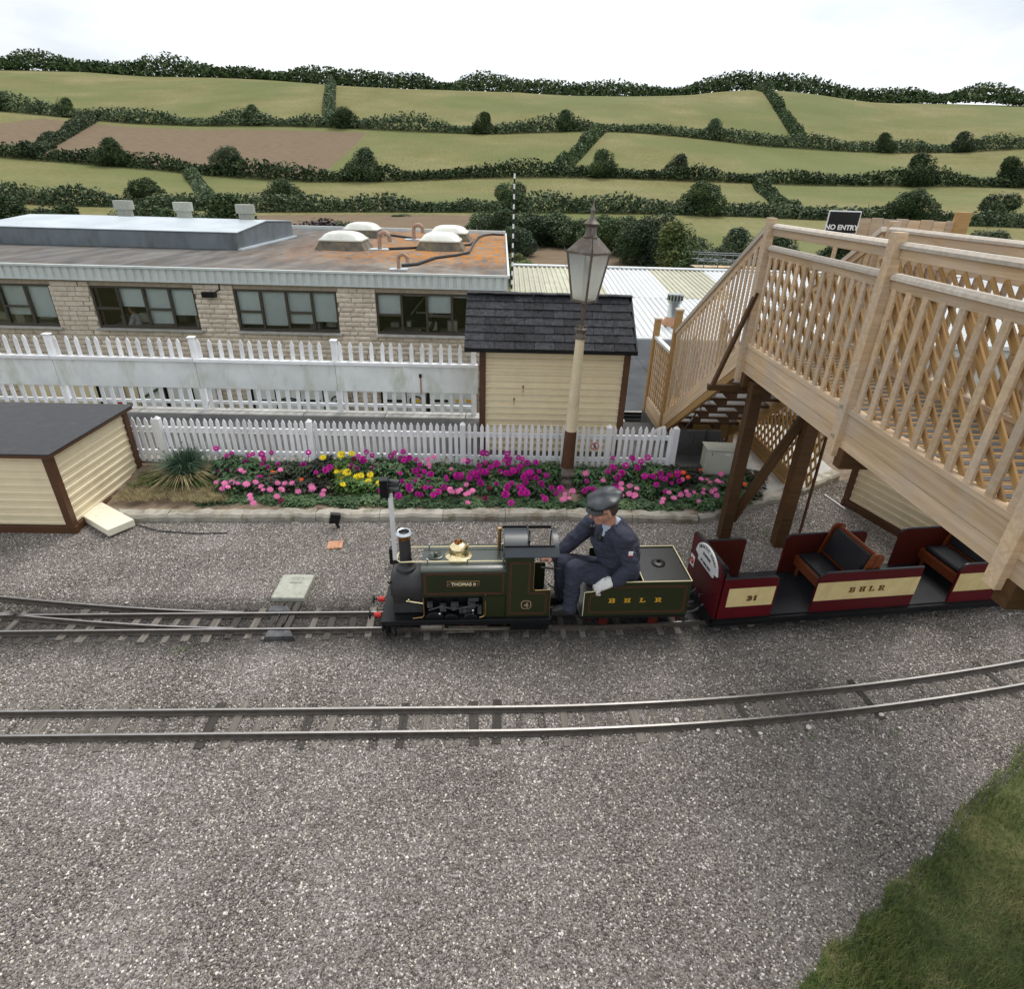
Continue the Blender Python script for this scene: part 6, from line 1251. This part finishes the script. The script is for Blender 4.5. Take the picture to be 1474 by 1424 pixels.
mb = MB(); mb.tube([(.62, -.12, .44), (.68, -.13, .40), (.72, -.10, .30), (.74, -.05, .18)], .006, 6); mb.tube([(.55, -.18, .64), (.66, -.17, .62), (.70, -.15, .60)], .008, 6); LP('hose', mb, M['cable'])

# ------------------------------------------------------------------ tender
te = thing('tender', 'olive green tender lettered B H L R with black top plate', 'tender', (1.085, 3.782, 0), R(2.5))
def TP(name, mb, mat, parent=None, **k): k.setdefault('smooth', 35); return part(name, mb, mat, parent or te, local=True, **k)
XZ = Matrix(((1, 0, 0, 0), (0, 0, 1, 0), (0, 1, 0, 0), (0, 0, 0, 1)))
cv = [(-.40, .444), (-.365, .446), (-.34, .452), (-.315, .468), (-.30, .485), (-.27, .515), (-.24, .527), (-.20, .532)]
for s_ in (-1, 1):
    prof = [(-.415, .215), (.405, .215), (.405, .535)] + list(reversed(cv)) + [(-.415, .44)] if s_ < 0 else [(-.30, .215), (.405, .215), (.405, .535), (-.28, .532), (-.30, .52)]
    mb = MB(); mb.prism(prof, s_ * .24 - .005, s_ * .24 + .005, XZ); sd_ = TP('side_panel', mb, M['green'])
    e_ = [(-.416, .215), (-.416, .44)] + cv + [(.406, .537)] if s_ < 0 else [(-.30, .53), (.406, .537)]
    mb = MB(); mb.tube([(x, s_ * .241, z + .002) for x, z in e_], .0042, 6); TP('cream_beading', mb, M['cream_line'], sd_)
    if s_ < 0:
        lineframe('lining', sd_, [(-.365, .245), (.365, .245), (.378, .258), (.378, .485), (.365, .498), (-.22, .498), (-.25, .49), (-.30, .445), (-.33, .425), (-.365, .420), (-.378, .407), (-.378, .258)], -.2452, (('redline', 0), ('cable', .006), ('redline', .012)))
        for ch_, px_ in zip('BHLR', (878, 903, 925, 948)):
            x_ = {'B': -.200, 'H': -.079, 'L': .042, 'R': .163}[ch_]
            for mk, dx, dy in (('redline', .0035, 0), ('gold', 0, -.0012)):
                link('letter', slabletter(ch_, .042, M[mk]), sd_, Matrix.Translation((x_ + dx, -.2458 + dy, .366 - dx * .8)) @ FACE @ Matrix.Diagonal((1.25, 1, 1, 1)), local=True)
mb = MB(); mb.box((.405, 0, .375), (.012, .47, .32)); TP('end_panel', mb, M['green'])
mb = MB(); mb.tube([(.407, -.24, .537), (.407, .24, .537)], .0042, 6); mb.tube([(.03, -.235, .537), (.03, .235, .537)], .0045, 6); TP('cream_beading', mb, M['cream_line'])
mb = MB(); mb.box((.217, 0, .524), (.372, .466, .008)); tp_ = TP('top_plate', mb, M['black']); mb = MB(); mb.box((.03, 0, .375), (.008, .466, .30)); TP('bulkhead', mb, M['black'])
mb = MB(); mb.lathe([(.055, .528), (.055, .534), (.045, .540), (.02, .544), (.012, .556), (.014, .566), (.006, .572)], Matrix.Translation((.215, .01, 0)), 24); TP('water_filler', mb, M['black'], smooth=45)
mb = MB()
for i in range(6):
    for x, y in ((.388, -.20 + i * .08),): mb.cyl((x, y, .527), (x, y, .531), .005, n=8)
for i in range(5): mb.cyl((.06 + i * .075, .222, .527), (.06 + i * .075, .222, .531), .004, n=8)
TP('rivet', mb, M['plate'])
mb = MB(); mb.box((-.20, 0, .217), (.44, .46, .004)); mb.box((-.07, 0, .36), (.22, .36, .05)); mb.box((-.07, 0, .27), (.20, .32, .14)); TP('driver_seat', mb, M['vinyl'], bevel=.008)
mb = MB(); mb.box((-.02, 0, .205), (.84, .50, .018)); mb.box((-.50, 0, .165), (.26, .30, .014)); mb.box((-.02, -.10, .15), (.8, .014, .09)); mb.box((-.02, .10, .15), (.8, .014, .09)); mb.box((-.56, 0, .155), (.35, .06, .03)); TP('underframe', mb, M['black'])
for x in (-.24, .16):
    for s_ in (-1, 1):
        mb = MB(); mb.cyl((x, s_ * .083, .103), (x, s_ * .107, .103), .055, n=18); TP('wheel', mb, M['black']); mb = MB(); mb.box((x, s_ * .19, .14), (.07, .05, .08)); mb.box((x, s_ * .20, .18), (.20, .02, .02)); TP('axle_box', mb, M['maroon_in'])
mb = MB(); mb.prism([(.32, .20), (.40, .20), (.36, .10)], -.20, -.19, XZ); mb.prism([(-.38, .20), (-.32, .20), (-.34, .12)], -.20, -.19, XZ); TP('step_bracket', mb, M['maroon_in'])
mb = MB(); mb.tube([(.41, 0, .14), (.50, .0, .13), (.60, .02, .13), (.72, .03, .13)], .012, 8); mb.tube([(.42, .08, .18), (.48, .10, .10), (.56, .10, .12), (.62, .09, .17)], .010, 8); mb.tube([(.42, -.08, .18), (.48, -.09, .10), (.56, -.08, .12), (.62, -.07, .17)], .010, 8); mb.cyl((.46, -.16, .10), (.46, .16, .10), .012, n=8); TP('coupling', mb, M['plate'])

# ------------------------------------------------------------------ coach
co_ = thing('passenger_coach', 'maroon open sided coach with cream band numbered 31 behind the tender', 'coach', (1.725, 3.838, 0), R(6.8))
def CP(name, mb, mat, parent=None, **k): k.setdefault('smooth', 35); return part(name, mb, mat, parent or co_, local=True, **k)
W2, CL_ = .268, 3.15
mb = MB(); mb.box((CL_ / 2 - .03, -.285, .135), (CL_ + .06, .03, .05)); mb.box((CL_ / 2 - .03, .285, .135), (CL_ + .06, .03, .05)); mb.box((-.05, 0, .135), (.03, .60, .05)); mb.box((CL_ / 2 - .03, 0, .158), (CL_ + .04, .56, .014)); mb.box((CL_ / 2 - .03, -.292, .115), (CL_ + .04, .03, .016)); CP('underframe', mb, M['black'])
mb = MB(); mb.box((CL_ / 2, 0, .169), (CL_, .55, .006)); CP('floor', mb, M['vinyl'])
for x in (.25, .55, 2.5, 2.8):
    for s_ in (-1, 1): mb = MB(); mb.cyl((x, s_ * .083, .10), (x, s_ * .105, .10), .052, n=16); CP('wheel', mb, M['black'])
def rtop(x0, x1, z0, z1, r0, r1):
    p = [(x0, z0), (x1, z0)]
    p += [(x1 - r1 + r1 * math.cos(a), z1 - r1 + r1 * math.sin(a)) for a in [PI / 2 * i / 5 for i in range(6)]] if r1 else [(x1, z1)]
    p += [(x0 + r0 - r0 * math.sin(a), z1 - r0 + r0 * math.cos(a)) for a in [PI / 2 * i / 5 for i in range(6)]] if r0 else [(x0, z1)]
    return p
def side(x0, x1, y, r0, r1, cream=None, z1=.545, mat='maroon'):
    mb = MB(); mb.prism(rtop(x0, x1, .162, z1, r0, r1), y - .009, y + .009, XZ); o_ = CP('side_panel', mb, M[mat] if y < 0 else M['maroon_in'])
    pts = rtop(x0, x1, .162, z1, r0, r1)[2:]; mb = MB(); mb.tube([(p[0], y, p[1] + .001) for p in pts], .010, 6); CP('edge_trim', mb, M['vinyl'], o_)
    if cream and y < 0: mb = MB(); mb.box(((cream[0] + cream[1]) / 2, y - .0095, .368), (cream[1] - cream[0], .003, .178)); CP('cream_band', mb, M['coach_cream'], o_)
    return o_
s1 = side(.0, .455, -W2, 0, .05, (.052, .440)); s2 = side(.80, 1.70, -W2, .06, 0, (.80, 1.70)); s3 = side(2.05, 2.95, -W2, .06, .06, (2.06, 2.94))
side(.0, .46, W2, 0, .05); side(.83, 1.60, W2, .06, .06, z1=.56); side(1.93, 2.9, W2, .06, .06, z1=.56)
cream_h = [(.362)]
link('lettering', textmesh('31', .062, M['dkbrown_letter'], .001, .0040, 1.5), s1, Matrix.Translation((.255, -W2 - .012, .355)) @ FACE, local=True)
for ch_, x_ in zip('BHLR', (1.115, 1.205, 1.29, 1.375)):
    for mk, dx, dy in (('gold', .003, 0), ('dkbrown_letter', 0, -.001)): link('letter', slabletter(ch_, .048, M[mk]), s2, Matrix.Translation((x_ + dx, -W2 - .0125 + dy, .372 - dx * .8)) @ FACE @ Matrix.Diagonal((1.15, 1, 1, 1)), local=True)
mb = MB(); p = [(-W2, .162), (W2, .162), (W2, .60)] + [(W2 - .06 + .06 * math.cos(a), .60 + .06 * math.sin(a)) for a in [PI / 2 * i / 5 for i in range(1, 6)]] + [(-W2 + .06 - .06 * math.sin(a), .60 + .06 * math.cos(a)) for a in [PI / 2 * i / 5 for i in range(0, 6)]] + [(-W2, .56)]
mb.prism(p, -.030, -.008, YZ); en = CP('end_panel', mb, M['maroon'], bevel=.003)
mb = MB(); mb.tube([(-.019, q[0], q[1]) for q in p[2:-1]], .013, 6); CP('edge_trim', mb, M['vinyl'], en)
mb = MB(); mb.box((.02, 0, .50), (.03, .48, .26)); CP('backrest_pad', mb, M['vinyl'], bevel=.01); mb = MB(); mb.box((.12, 0, .36), (.17, .50, .05)); CP('seat_cushion', mb, M['vinyl'], bevel=.01)
# headboard on the coach end (faces -X)
EF = Matrix.Translation((0, -.03, .085)) @ Matrix(((0, 0, -1, 0), (-1, 0, 0, 0), (0, 1, 0, 0), (0, 0, 0, 1))) @ Matrix.Diagonal((.80, .88, 1, 1))    # x->-y, y->z, z->-x
hb_ = []; 
for i in range(13): a = PI * (.14 + .72 * i / 12); hb_.append((.235 * math.cos(a) * 1.02, .02 + .155 * math.sin(a)))
poly = [(-.20, -.0), (-.17, -.015), (-.17, -.05), (.17, -.05), (.17, -.015), (.20, -.0), (.245, .005)] + hb_ + [(-.245, .005)]
mb = MB(); mb.prism(poly, .032, .046, EF @ Matrix.Translation((0, .505, 0))); hd = CP('headboard', mb, M['pole_white'], bevel=.002, label='white arched headboard lettered JURASSIC COAST EXPRESS')
word = 'JURASSIC COAST'; 
for i, c in enumerate(word):
    if c == ' ': continue
    a = PI * (.83 - .66 * i / (len(word) - 1)); x_, y_ = .205 * math.cos(a), .015 + .128 * math.sin(a)
    link('letter', textmesh(c, .040, M['cable'], .0008, .001), hd, EF @ Matrix.Translation((x_, .505 + y_, .0472)) @ Matrix.Rotation((a - PI / 2) * .55, 4, 'Z'), local=True)
link('lettering', textmesh('EXPRESS', .040, M['cable'], .0008, .001, 1.1), hd, EF @ Matrix.Translation((0, .505 + .068, .0472)), local=True); link('lettering', textmesh('ST VINCENT', .036, M['cable'], .0008, .001, 1.1), hd, EF @ Matrix.Translation((0, .505 - .012, .0472)), local=True)
mb = MB(); mb.box((-.034, .205, .40), (.004, .07, .10)); sgn = CP('limit_plate', mb, M['pole_white'], en); mb = MB(); mb.lathe([(.030, 0), (.030, .002)], Matrix.Translation((-.036, .205, .40)) @ Matrix.Rotation(-PI / 2, 4, 'Y'), 20); CP('red_roundel', mb, M['red'], en)
link('lettering', textmesh('31', .022, M['white'], .0005), en, Matrix(((0, 0, -1, 0), (-1, 0, 0, 0), (0, 1, 0, 0), (0, 0, 0, 1))) @ Matrix.Translation((-.205, .40, .0390)), local=True)
mb = MB(); mb.tube([(-.035, -.06, .24), (-.07, -.06, .25), (-.075, -.09, .24)], .006, 6); mb.tube([(-.035, .05, .22), (-.08, .05, .18), (-.10, .05, .12)], .008, 6); CP('lamp_bracket', mb, M['plate'])
def seat(x, label=None):
    """bench seat facing the engine, x = foot of backrest"""
    an_ = R(14); Tb = Matrix.Translation((x + .02, 0, .36)) @ Matrix.Rotation(an_, 4, 'Y')
    mb = MB(); mb.box((0, 0, .155), (.022, .52, .31)); 
    br = part('backrest', mb, M['seat_wood'], co_, Tb, local=True, bevel=.006)
    mb = MB(); mb.box((-.035, 0, .165), (.045, .42, .24)); part('backrest_pad', mb, M['vinyl'], br, Tb.inverted() @ Tb, local=True, bevel=.012)
    mb = MB(); mb.box((.035, 0, .165), (.045, .42, .24)); part('backrest_pad', mb, M['vinyl'], br, Matrix.Identity(4), local=True, bevel=.012)
    for s_ in (-1, 1):
        mb = MB(); mb.prism(rtop(-.06, .06, -.02, .325, .05, .05), s_ * .24 - .009, s_ * .24 + .009, XZ); part('seat_end', mb, M['seat_wood'], br, Matrix.Identity(4), local=True)
    mb = MB(); mb.box((x - .115, 0, .335), (.22, .52, .035)); mb.box((x - .225, 0, .30), (.02, .52, .09)); mb.box((x - .22, -.2, .23), (.02, .03, .12)); mb.box((x - .22, .2, .23), (.02, .03, .12)); CP('seat_base', mb, M['seat_wood'], bevel=.004)
    mb = MB(); mb.box((x - .12, 0, .372), (.21, .46, .045)); CP('seat_cushion', mb, M['vinyl'], bevel=.014)
seat(1.19); seat(2.42)

# ------------------------------------------------------------------ driver
dr = thing('person', 'engine driver in navy overalls, grey cap and white glove sitting on the tender', 'person', (1.0, 3.74, .4))
PV, NK, NS, FS = Vector((1.0, 3.74, .48)), Vector((.865, 3.715, .965)), Vector((.935, 3.565, .905)), Vector((.755, 3.895, .845))
NE, NW = Vector((1.015, 3.52, .68)), Vector((.905, 3.535, .545)); FE, FW = Vector((.61, 3.88, .68)), Vector((.47, 3.80, .575))
NH, NKn, NA = Vector((.985, 3.655, .455)), Vector((.60, 3.60, .605)), Vector((.585, 3.60, .26)); FH, FK, FA = Vector((.985, 3.82, .445)), Vector((.525, 3.765, .555)), Vector((.54, 3.765, .245))
HD = Vector((.795, 3.685, 1.085))
# body: one continuous skin surface (mostly under the clothes)
mb = MB(); mb.cap(PV, PV.lerp(NK, .55) + Vector((.03, 0, 0)), .08, .085); mb.cap(PV.lerp(NK, .55) + Vector((.03, 0, 0)), NK - Vector((-.01, 0, .08)), .085, .06); mb.cap(NK - Vector((.0, 0, .04)), HD + Vector((.02, .0, -.02)), .055, .052)
for a, b, c in ((NS, NE, NW), (FS, FE, FW)): mb.cap(NK - Vector((0, 0, .08)), a, .06, .05); mb.cap(a, b, .042, .034); mb.cap(b, c, .034, .024)
for a, b, c in ((NH, NKn, NA), (FH, FK, FA)): mb.cap(a, b, .07, .05); mb.cap(b, c, .048, .033); mb.cap(c, c + Vector((-.07, 0, -.045)), .022, .02)
fw = Vector((-.88, -.22, -.24)).normalized()        # where the face points
sdv = fw.cross(Vector((0, 0, 1))).normalized(); upv = sdv.cross(fw).normalized()
def hp(f, s_, u): return HD + fw * f + sdv * s_ + upv * u
Hr = Matrix((fw, -sdv, upv)).transposed().to_4x4()
mb.ell(HD + upv * .004, (.096, .077, .098), Hr, 20, 14); mb.cap(hp(.045, 0, -.035), hp(.058, 0, -.075), .052, .036); mb.cap(hp(.09, 0, .012), hp(.112, 0, -.022), .010, .015); mb.cap(hp(.085, -.02, -.055), hp(.085, .02, -.055), .010, .010)
mb.cap(hp(.088, -.035, .022), hp(.088, .035, .022), .014, .014)
for s_ in (-1, 1): mb.cap(hp(.0, s_ * .076, .015), hp(-.008, s_ * .082, -.025), .014, .009); mb.cap(hp(.06, s_ * .045, -.02), hp(.07, s_ * .03, -.03), .022, .018)
mb.cap(FW, FW + Vector((-.06, -.01, -.01)), .022, .028)
for k_ in range(4): q = FW + Vector((-.065, -.03 + .018 * k_, 0)); mb.cap(q, q + Vector((-.045, 0, -.012)), .0085, .008); mb.cap(q + Vector((-.045, 0, -.012)), q + Vector((-.05, 0, -.04)), .008, .007)
mb.cap(FW + Vector((-.03, -.03, 0)), FW + Vector((-.06, -.055, -.02)), .009, .008)
link('body', organic('body', mb, M['skin'], .0062, 3), dr)
# overalls
mb = MB(); TC = PV.lerp(NK, .5) + Vector((.025, 0, 0))
mb.cap(PV + Vector((.005, 0, .0)), PV + Vector((-.01, 0, .10)), .148, .140); mb.cap(PV + Vector((-.01, 0, .10)), TC + Vector((0, 0, .03)), .140, .142); mb.cap(TC + Vector((0, 0, .03)), PV.lerp(NK, .80), .140, .118); mb.cap(PV.lerp(NK, .84), NK + Vector((.01, 0, -.055)), .10, .078)
mb.cap(NK + Vector((.02, -.02, -.075)), NS, .080, .075); mb.cap(NK + Vector((-.0, .03, -.085)), FS, .080, .072)
mb.cap(NS, NS + Vector((.01, 0, -.08)), .074, .066); mb.cap(NS + Vector((.01, 0, -.06)), NE, .064, .060); mb.cap(NE, NW, .060, .047); mb.cap(FS, FE, .074, .062); mb.cap(FE, FW, .061, .050)
mb.cap(PV + Vector((-.05, -.01, .06)), PV.lerp(NK, .62) + Vector((-.075, .03, .0)), .122, .115); mb.cap(PV.lerp(NK, .62) + Vector((-.075, .03, .0)), NK + Vector((-.07, .03, -.11)), .112, .075)
mb.cap(PV + Vector((-.02, -.07, -.01)), PV + Vector((-.10, -.07, .005)), .105, .085); mb.cap(PV + Vector((-.02, .07, -.01)), PV + Vector((-.10, .07, .005)), .105, .085)
me = organic('jacket', mb, M['navy'], .0075, 3, .0130, 11); ov = link('jacket', me, dr)
mb = MB(); mb.cap(PV + Vector((.02, -.04, -.02)), PV + Vector((.02, .04, -.02)), .125, .125); mb.cap(NH, NKn, .094, .073); mb.cap(NKn, NA, .072, .056); mb.cap(NA, NA + Vector((0, 0, -.015)), .060, .062); mb.cap(FH, FK, .090, .071); mb.cap(FK, FA, .070, .055); mb.cap(FA, FA + Vector((0, 0, -.01)), .058, .060)
link('trousers', organic('trousers', mb, M['navy'], .0075, 3, .0120, 12), dr)
# collar, placket buttons, cuffs, badge, radio
fr_v = Vector((-.80, -.38, .05)).normalized()
def onchest(f, s_, u): 
    sv = fr_v.cross(Vector((0, 0, 1))).normalized(); return PV.lerp(NK, .9) + fr_v * f + sv * s_ + Vector((0, 0, u))
mb = MB()
for s_ in (-1, 1):
    a = NK + Vector((.05, -.02, .015)); pts = [NK + Vector((.045, .0, .012)), NK + Vector((.02, -.055 * -s_ if s_ > 0 else -.055, .0)), NK + fr_v * .075 + Vector((0, 0, -.055))]
mb.add([NK + Vector(v) for v in ((.055, -.02, .02), (.02, -.075, .008), (-.045, -.075, -.045), (-.075, -.02, -.075), (-.02, -.100, -.075), (.06, -.085, -.02), (.075, -.02, -.012))], [(0, 1, 5, 6), (1, 2, 4, 5), (2, 3, 4)])
mb.add([NK + Vector(v) for v in ((.055, -.02, .02), (.03, .055, .01), (-.03, .05, -.045), (-.078, .0, -.075), (-.05, .08, -.075), (.03, .09, -.03), (.075, -.0, -.012))], [(0, 1, 5, 6), (1, 2, 4, 5), (2, 3, 4)])
cme = part('collar', mb, M['navy'], dr); cme.modifiers.new('s', 'SOLIDIFY').thickness = .008
mb = MB(); mb.cap(NK + Vector((.025, 0, -.02)), NK + Vector((-.025, -.02, -.035)), .058, .05); mb.cap(NK + Vector((-.03, -.035, -.04)), NK + Vector((-.06, -.05, -.085)), .035, .02); link('shirt', organic('shirt', mb, M['shirt'], .008, 2), dr)
mb = MB(); q = NK + fr_v * .062 + Vector((0, 0, -.045)); mb.cap(q, q + Vector((-.012, -.01, -.02)), .017, .013); mb.cap(q + Vector((-.012, -.012, -.02)), q + Vector((-.03, -.02, -.085)), .013, .020); link('tie', organic('tie', mb, M['cable'], .005, 2), dr)
nb = [v.co for v in me.vertices]
def surf(pt, d=Vector((0, -1, .35))):
    """nearest overall surface point seen from outside along -d"""
    d = d.normalized(); best = None
    for v in nb:
        w_ = v - pt; al = w_.dot(d); of = (w_ - d * al).length
        if of < .012 and (best is None or al > best[0]): best = (al, v)
    return best[1].copy() if best else pt
for k_ in range(4): s0 = surf(PV.lerp(NK, .80 - .15 * k_) + Vector((-.06, -.03, 0)), Vector((-.72, -.55, .3))); mb = MB(); mb.ell(s0, (.0075, .0075, .0075), n=8, m_=6); part('button', mb, M['cable'], dr)
s0 = surf(NS.lerp(NE, .42), Vector((.1, -1, .15))); mb = MB(); mb.box(s0 + Vector((0, -.003, .006)), (.034, .006, .034)); bdg = part('sleeve_badge', mb, M['white'], dr, bevel=.002); mb = MB(); mb.box(s0 + Vector((0, -.003, -.014)), (.032, .0065, .009)); part('red_strip', mb, M['red'], bdg)
s0 = surf(PV.lerp(NK, .78) + Vector((-.03, .05, 0)), Vector((-.9, -.35, .3))); mb = MB(); mb.box(s0 + Vector((-.008, 0, -.01)), (.026, .034, .085)); mb.cyl(s0 + Vector((-.008, .01, .03)), s0 + Vector((-.008, .01, .07)), .004, n=6); mb.box(s0 + Vector((-.014, .0, .02)), (.024, .03, .02)); part('radio', mb, M['black'], dr, bevel=.003)
pk_ = [surf(PV.lerp(NK, .86 - .13 * k_) + Vector((-.06, -.045, 0)), Vector((-.72, -.55, .3))) for k_ in range(6)]; mb = MB(); mb.tube([q + Vector((-.001, -.001, 0)) for q in pk_], .0035, 5); part('placket_seam', mb, M['navy'], dr)
s1_ = surf(NKn.lerp(NH, .6), Vector((0, -1, .8)))
# boots
for k_, A_ in enumerate((NA, FA)):
    mb = MB(); mb.cap(A_ + Vector((.01, 0, -.01)), A_ + Vector((.015, 0, -.045)), .043, .040); mb.cap(A_ + Vector((.015, 0, -.045)), A_ + Vector((-.12, -.005, -.052)), .036, .030); mb.cap(A_ + Vector((-.05, 0, -.03)), A_ + Vector((-.13, -.005, -.050)), .034, .028); mb.box(A_ + Vector((-.055, 0, -.078)), (.205, .068, .018)); link('boot', organic('boot', mb, M['boot'], .006, 3), dr)
# gloved near hand resting on the tender side
def hand(W_, d, side_, down, mat):
    d = d.normalized(); side_ = (side_ - d * side_.dot(d)).normalized(); n = d.cross(side_).normalized()
    if n.dot(down) < 0: n = -n
    mb = MB(); mb.cap(W_, W_ + d * .025, .030, .031)
    mb.add([], [])
    for k_ in range(4):
        o_ = side_ * (.033 - .022 * k_); mb.cap(W_ + d * .02 + o_ * .6, W_ + d * .078 + o_, .018, .0145)
    ln = (.036, .042, .039, .030)
    for k_ in range(4):
        o_ = side_ * (.036 - .024 * k_); a = W_ + d * .085 + o_; b = a + d * ln[k_] * .75 + n * ln[k_] * .55 + side_ * (.004 - .003 * k_); c = b + d * .006 + n * ln[k_] * .8; e = c - d * .012 + n * ln[k_] * .35
        mb.cap(a, b, .0125, .0115); mb.cap(b, c, .0115, .0105); mb.cap(c, e, .0105, .0095)
    a = W_ + d * .030 + side_ * .030; b = a + d * .035 + side_ * .026 + n * .012; c = b + d * .030 + side_ * .004 + n * .018; mb.cap(a, b, .016, .0135); mb.cap(b, c, .013, .011)
    return mb
WR = NW + Vector((-.018, -.002, .0))
mb = hand(WR, Vector((-.86, -.02, -.24)), Vector((-.1, .9, .35)), Vector((-.2, -.75, -.6)), None); gm = organic('glove', mb, M['glove'], .0036, 1, .0014, 60); link('glove', gm, dr, Matrix.Translation(WR) @ Matrix.Scale(1.22, 4) @ Matrix.Translation(-WR))
mb = MB(); dd = (NW - NE).normalized(); mb.cyl(NW - dd * .01, NW + dd * .018, .034, .036, 18); part('glove_cuff', mb, M['glove'], dr, smooth=60)
# cap, hair, spectacles
Tc = Matrix.Translation(HD + upv * .060 - fw * .006) @ Hr @ Matrix.Rotation(R(5), 4, 'Y') @ Matrix.Diagonal((.94, .94, 1.02, 1))
mb = MB(); mb.lathe([(.096, -.012), (.100, .014), (.100, .02)], Tc @ Matrix.Diagonal((1.06, .92, 1, 1)), 32); cap_ = part('cap_band', mb, M['black'], dr, smooth=50)
mb = MB(); pr = []; n = 40; rows_ = [(.098, .010), (.122, .014), (.138, .026), (.140, .038), (.128, .050), (.095, .059), (.05, .063), (.008, .064)]; vs = []
for j, (r_, z) in enumerate(rows_):
    for i in range(n): a = 2 * PI * i / n; k_ = 1 + (.07 * math.sin(a * 7 + 1) + .05 * math.sin(a * 12)) * (1 if 0 < j < 5 else .3) * (.5 + .5 * noise.noise(Vector((math.cos(a) * 2, math.sin(a) * 2, 0)))); vs.append((r_ * 1.04 * math.cos(a) * k_ - .016 * (z / .09), r_ * .96 * math.sin(a) * k_, z + .010 * math.cos(a + 2.4) * (z / .09) + .006 * math.sin(a * 5) * (1 if 2 < j < 6 else 0)))
mb.add(vs, [(j * n + i, j * n + (i + 1) % n, (j + 1) * n + (i + 1) % n, (j + 1) * n + i) for j in range(len(rows_) - 1) for i in range(n)] + [tuple(range((len(rows_) - 1) * n, len(rows_) * n))], Tc); part('cap_crown', mb, M['cap'], dr, smooth=80)
mb = MB(); vs = []; n = 14
for j in range(5):
    for i in range(n + 1): a = R(-62 + 124 * i / n); q = .098 + .048 * j / 4 * math.cos(a * 1.15); vs.append((q * 1.06 * math.cos(a), q * .92 * math.sin(a), .002 - .022 * (j / 4) - .012 * (math.sin(a) ** 2) * (1)))
mb.add(vs, [(j * (n + 1) + i, j * (n + 1) + i + 1, (j + 1) * (n + 1) + i + 1, (j + 1) * (n + 1) + i) for j in range(4) for i in range(n)], Tc); pk = part('cap_peak', mb, M['cap'], dr, smooth=60, recalc=False); pk.modifiers.new('s', 'SOLIDIFY').thickness = .006
mb = MB(); mb.ell(HD + upv * .012 - fw * .014, (.093, .0795, .090), Hr, 20, 12)
for i, v in enumerate(mb.v):
    w_ = Vector(v) - HD
    if w_.dot(fw) > .005 : mb.v[i] = tuple(HD + fw * -.0 + (w_ - fw * w_.dot(fw)) * .5 + upv * .03)
part('hair', mb, M['hair'], dr, smooth=70)
mb = MB()
for s_ in (-1, 1):
    c_ = hp(.108, s_ * .031, .008); mb.tube([c_ + sdv * .022 * math.cos(a) + upv * .017 * math.sin(a) for a in [2 * PI * i / 12 for i in range(12)]], .0022, 5, True); mb.tube([hp(.106, s_ * .053, .012), hp(.05, s_ * .080, .014), hp(-.005, s_ * .084, .012)], .0022, 5)
mb.tube([hp(.110, -.009, .012), hp(.110, .009, .012)], .002, 5); part('spectacles', mb, M['cable'], dr)
mb = MB(); mb.ell(hp(.099, .031, .008), (.006, .010, .006), Hr, 8, 6); mb.ell(hp(.099, -.031, .008), (.006, .010, .006), Hr, 8, 6); part('eyes', mb, M['white'], dr)

# people seen through the office windows
def sitter(px_, py_, Y_, shirt, label, face=1):
    p = atY(px_, py_, Y_); o = thing('person', label, 'person', p); mb = MB(); mb.cap(p + Vector((0, 0, -.45)), p + Vector((0, 0, -.02)), .17, .16); mb.cap(p + Vector((0, -.17, 0)), p + Vector((.12 * face, -.25, -.28)), .07, .05); mb.cap(p + Vector((0, .17, 0)), p + Vector((.12 * face, .2, -.28)), .07, .05); mb.cap(p + Vector((.12 * face, -.25, -.28)), p + Vector((.36 * face, -.15, -.24)), .05, .04)
    link('clothes', organic('clothes', mb, shirt, .025, 4), o); mb = MB(); mb.cap(p + Vector((0, 0, .05)), p + Vector((.03 * face, 0, .14)), .055, .055); mb.ell(p + Vector((.04 * face, 0, .24)), (.10, .085, .125), n=14); mb.cap(p + Vector((.13 * face, 0, .22)), p + Vector((.14 * face, 0, .20)), .018, .018); mb.cap(p + Vector((.36 * face, -.15, -.24)), p + Vector((.43 * face, -.13, -.23)), .04, .03); link('body', organic('body', mb, M['skin'], .018, 2), o)
    mb = MB(); mb.ell(p + Vector((.015 * face, 0, .27)), (.108, .095, .115), n=14); 
    for i, v in enumerate(mb.v):
        if (v[0] - p.x) * face > .06 and v[2] < p.z + .32: mb.v[i] = (p.x + .05 * face, v[1], max(v[2], p.z + .28))
    part('hair', mb, M['hair'], o, smooth=70)
sitter(625, 462, 16.75, M['black'], 'office worker in dark top seated inside the window nearest the hut', -1)
sitter(196, 458, 16.8, M['white_old'], 'office worker in pale top inside the leftmost window', -1)

# ------------------------------------------------------------------ labels that single out alike things
ORD = 'first second third fourth fifth sixth seventh eighth ninth tenth eleventh twelfth thirteenth fourteenth fifteenth sixteenth seventeenth eighteenth nineteenth twentieth'.split()
for i in range(1, 10): ORD.append('twenty-' + ORD[i - 1])
ORD.append('thirtieth')
for i in range(1, 10): ORD.append('thirty-' + ORD[i - 1])
def scr(o): v = o.matrix_basis.translation - CAM; return v.dot(_R) / max(.01, v.dot(_F))
by = {}
for o in COL.objects:
    if o.parent is None and o.get('category') and o.get('label'): by.setdefault((o['label'], o.name.split('.')[0]), []).append(o)
for (lab, nm), lst in by.items():
    if 1 < len(lst) <= 39:
        lst.sort(key=scr)
        for i, o in enumerate(lst):
            w_ = lab.split(); suf = (ORD[i] + ' of its kind from the left').split()
            o['label'] = ' '.join(w_[:16 - len(suf)]).rstrip(',') + ', ' + ' '.join(suf)
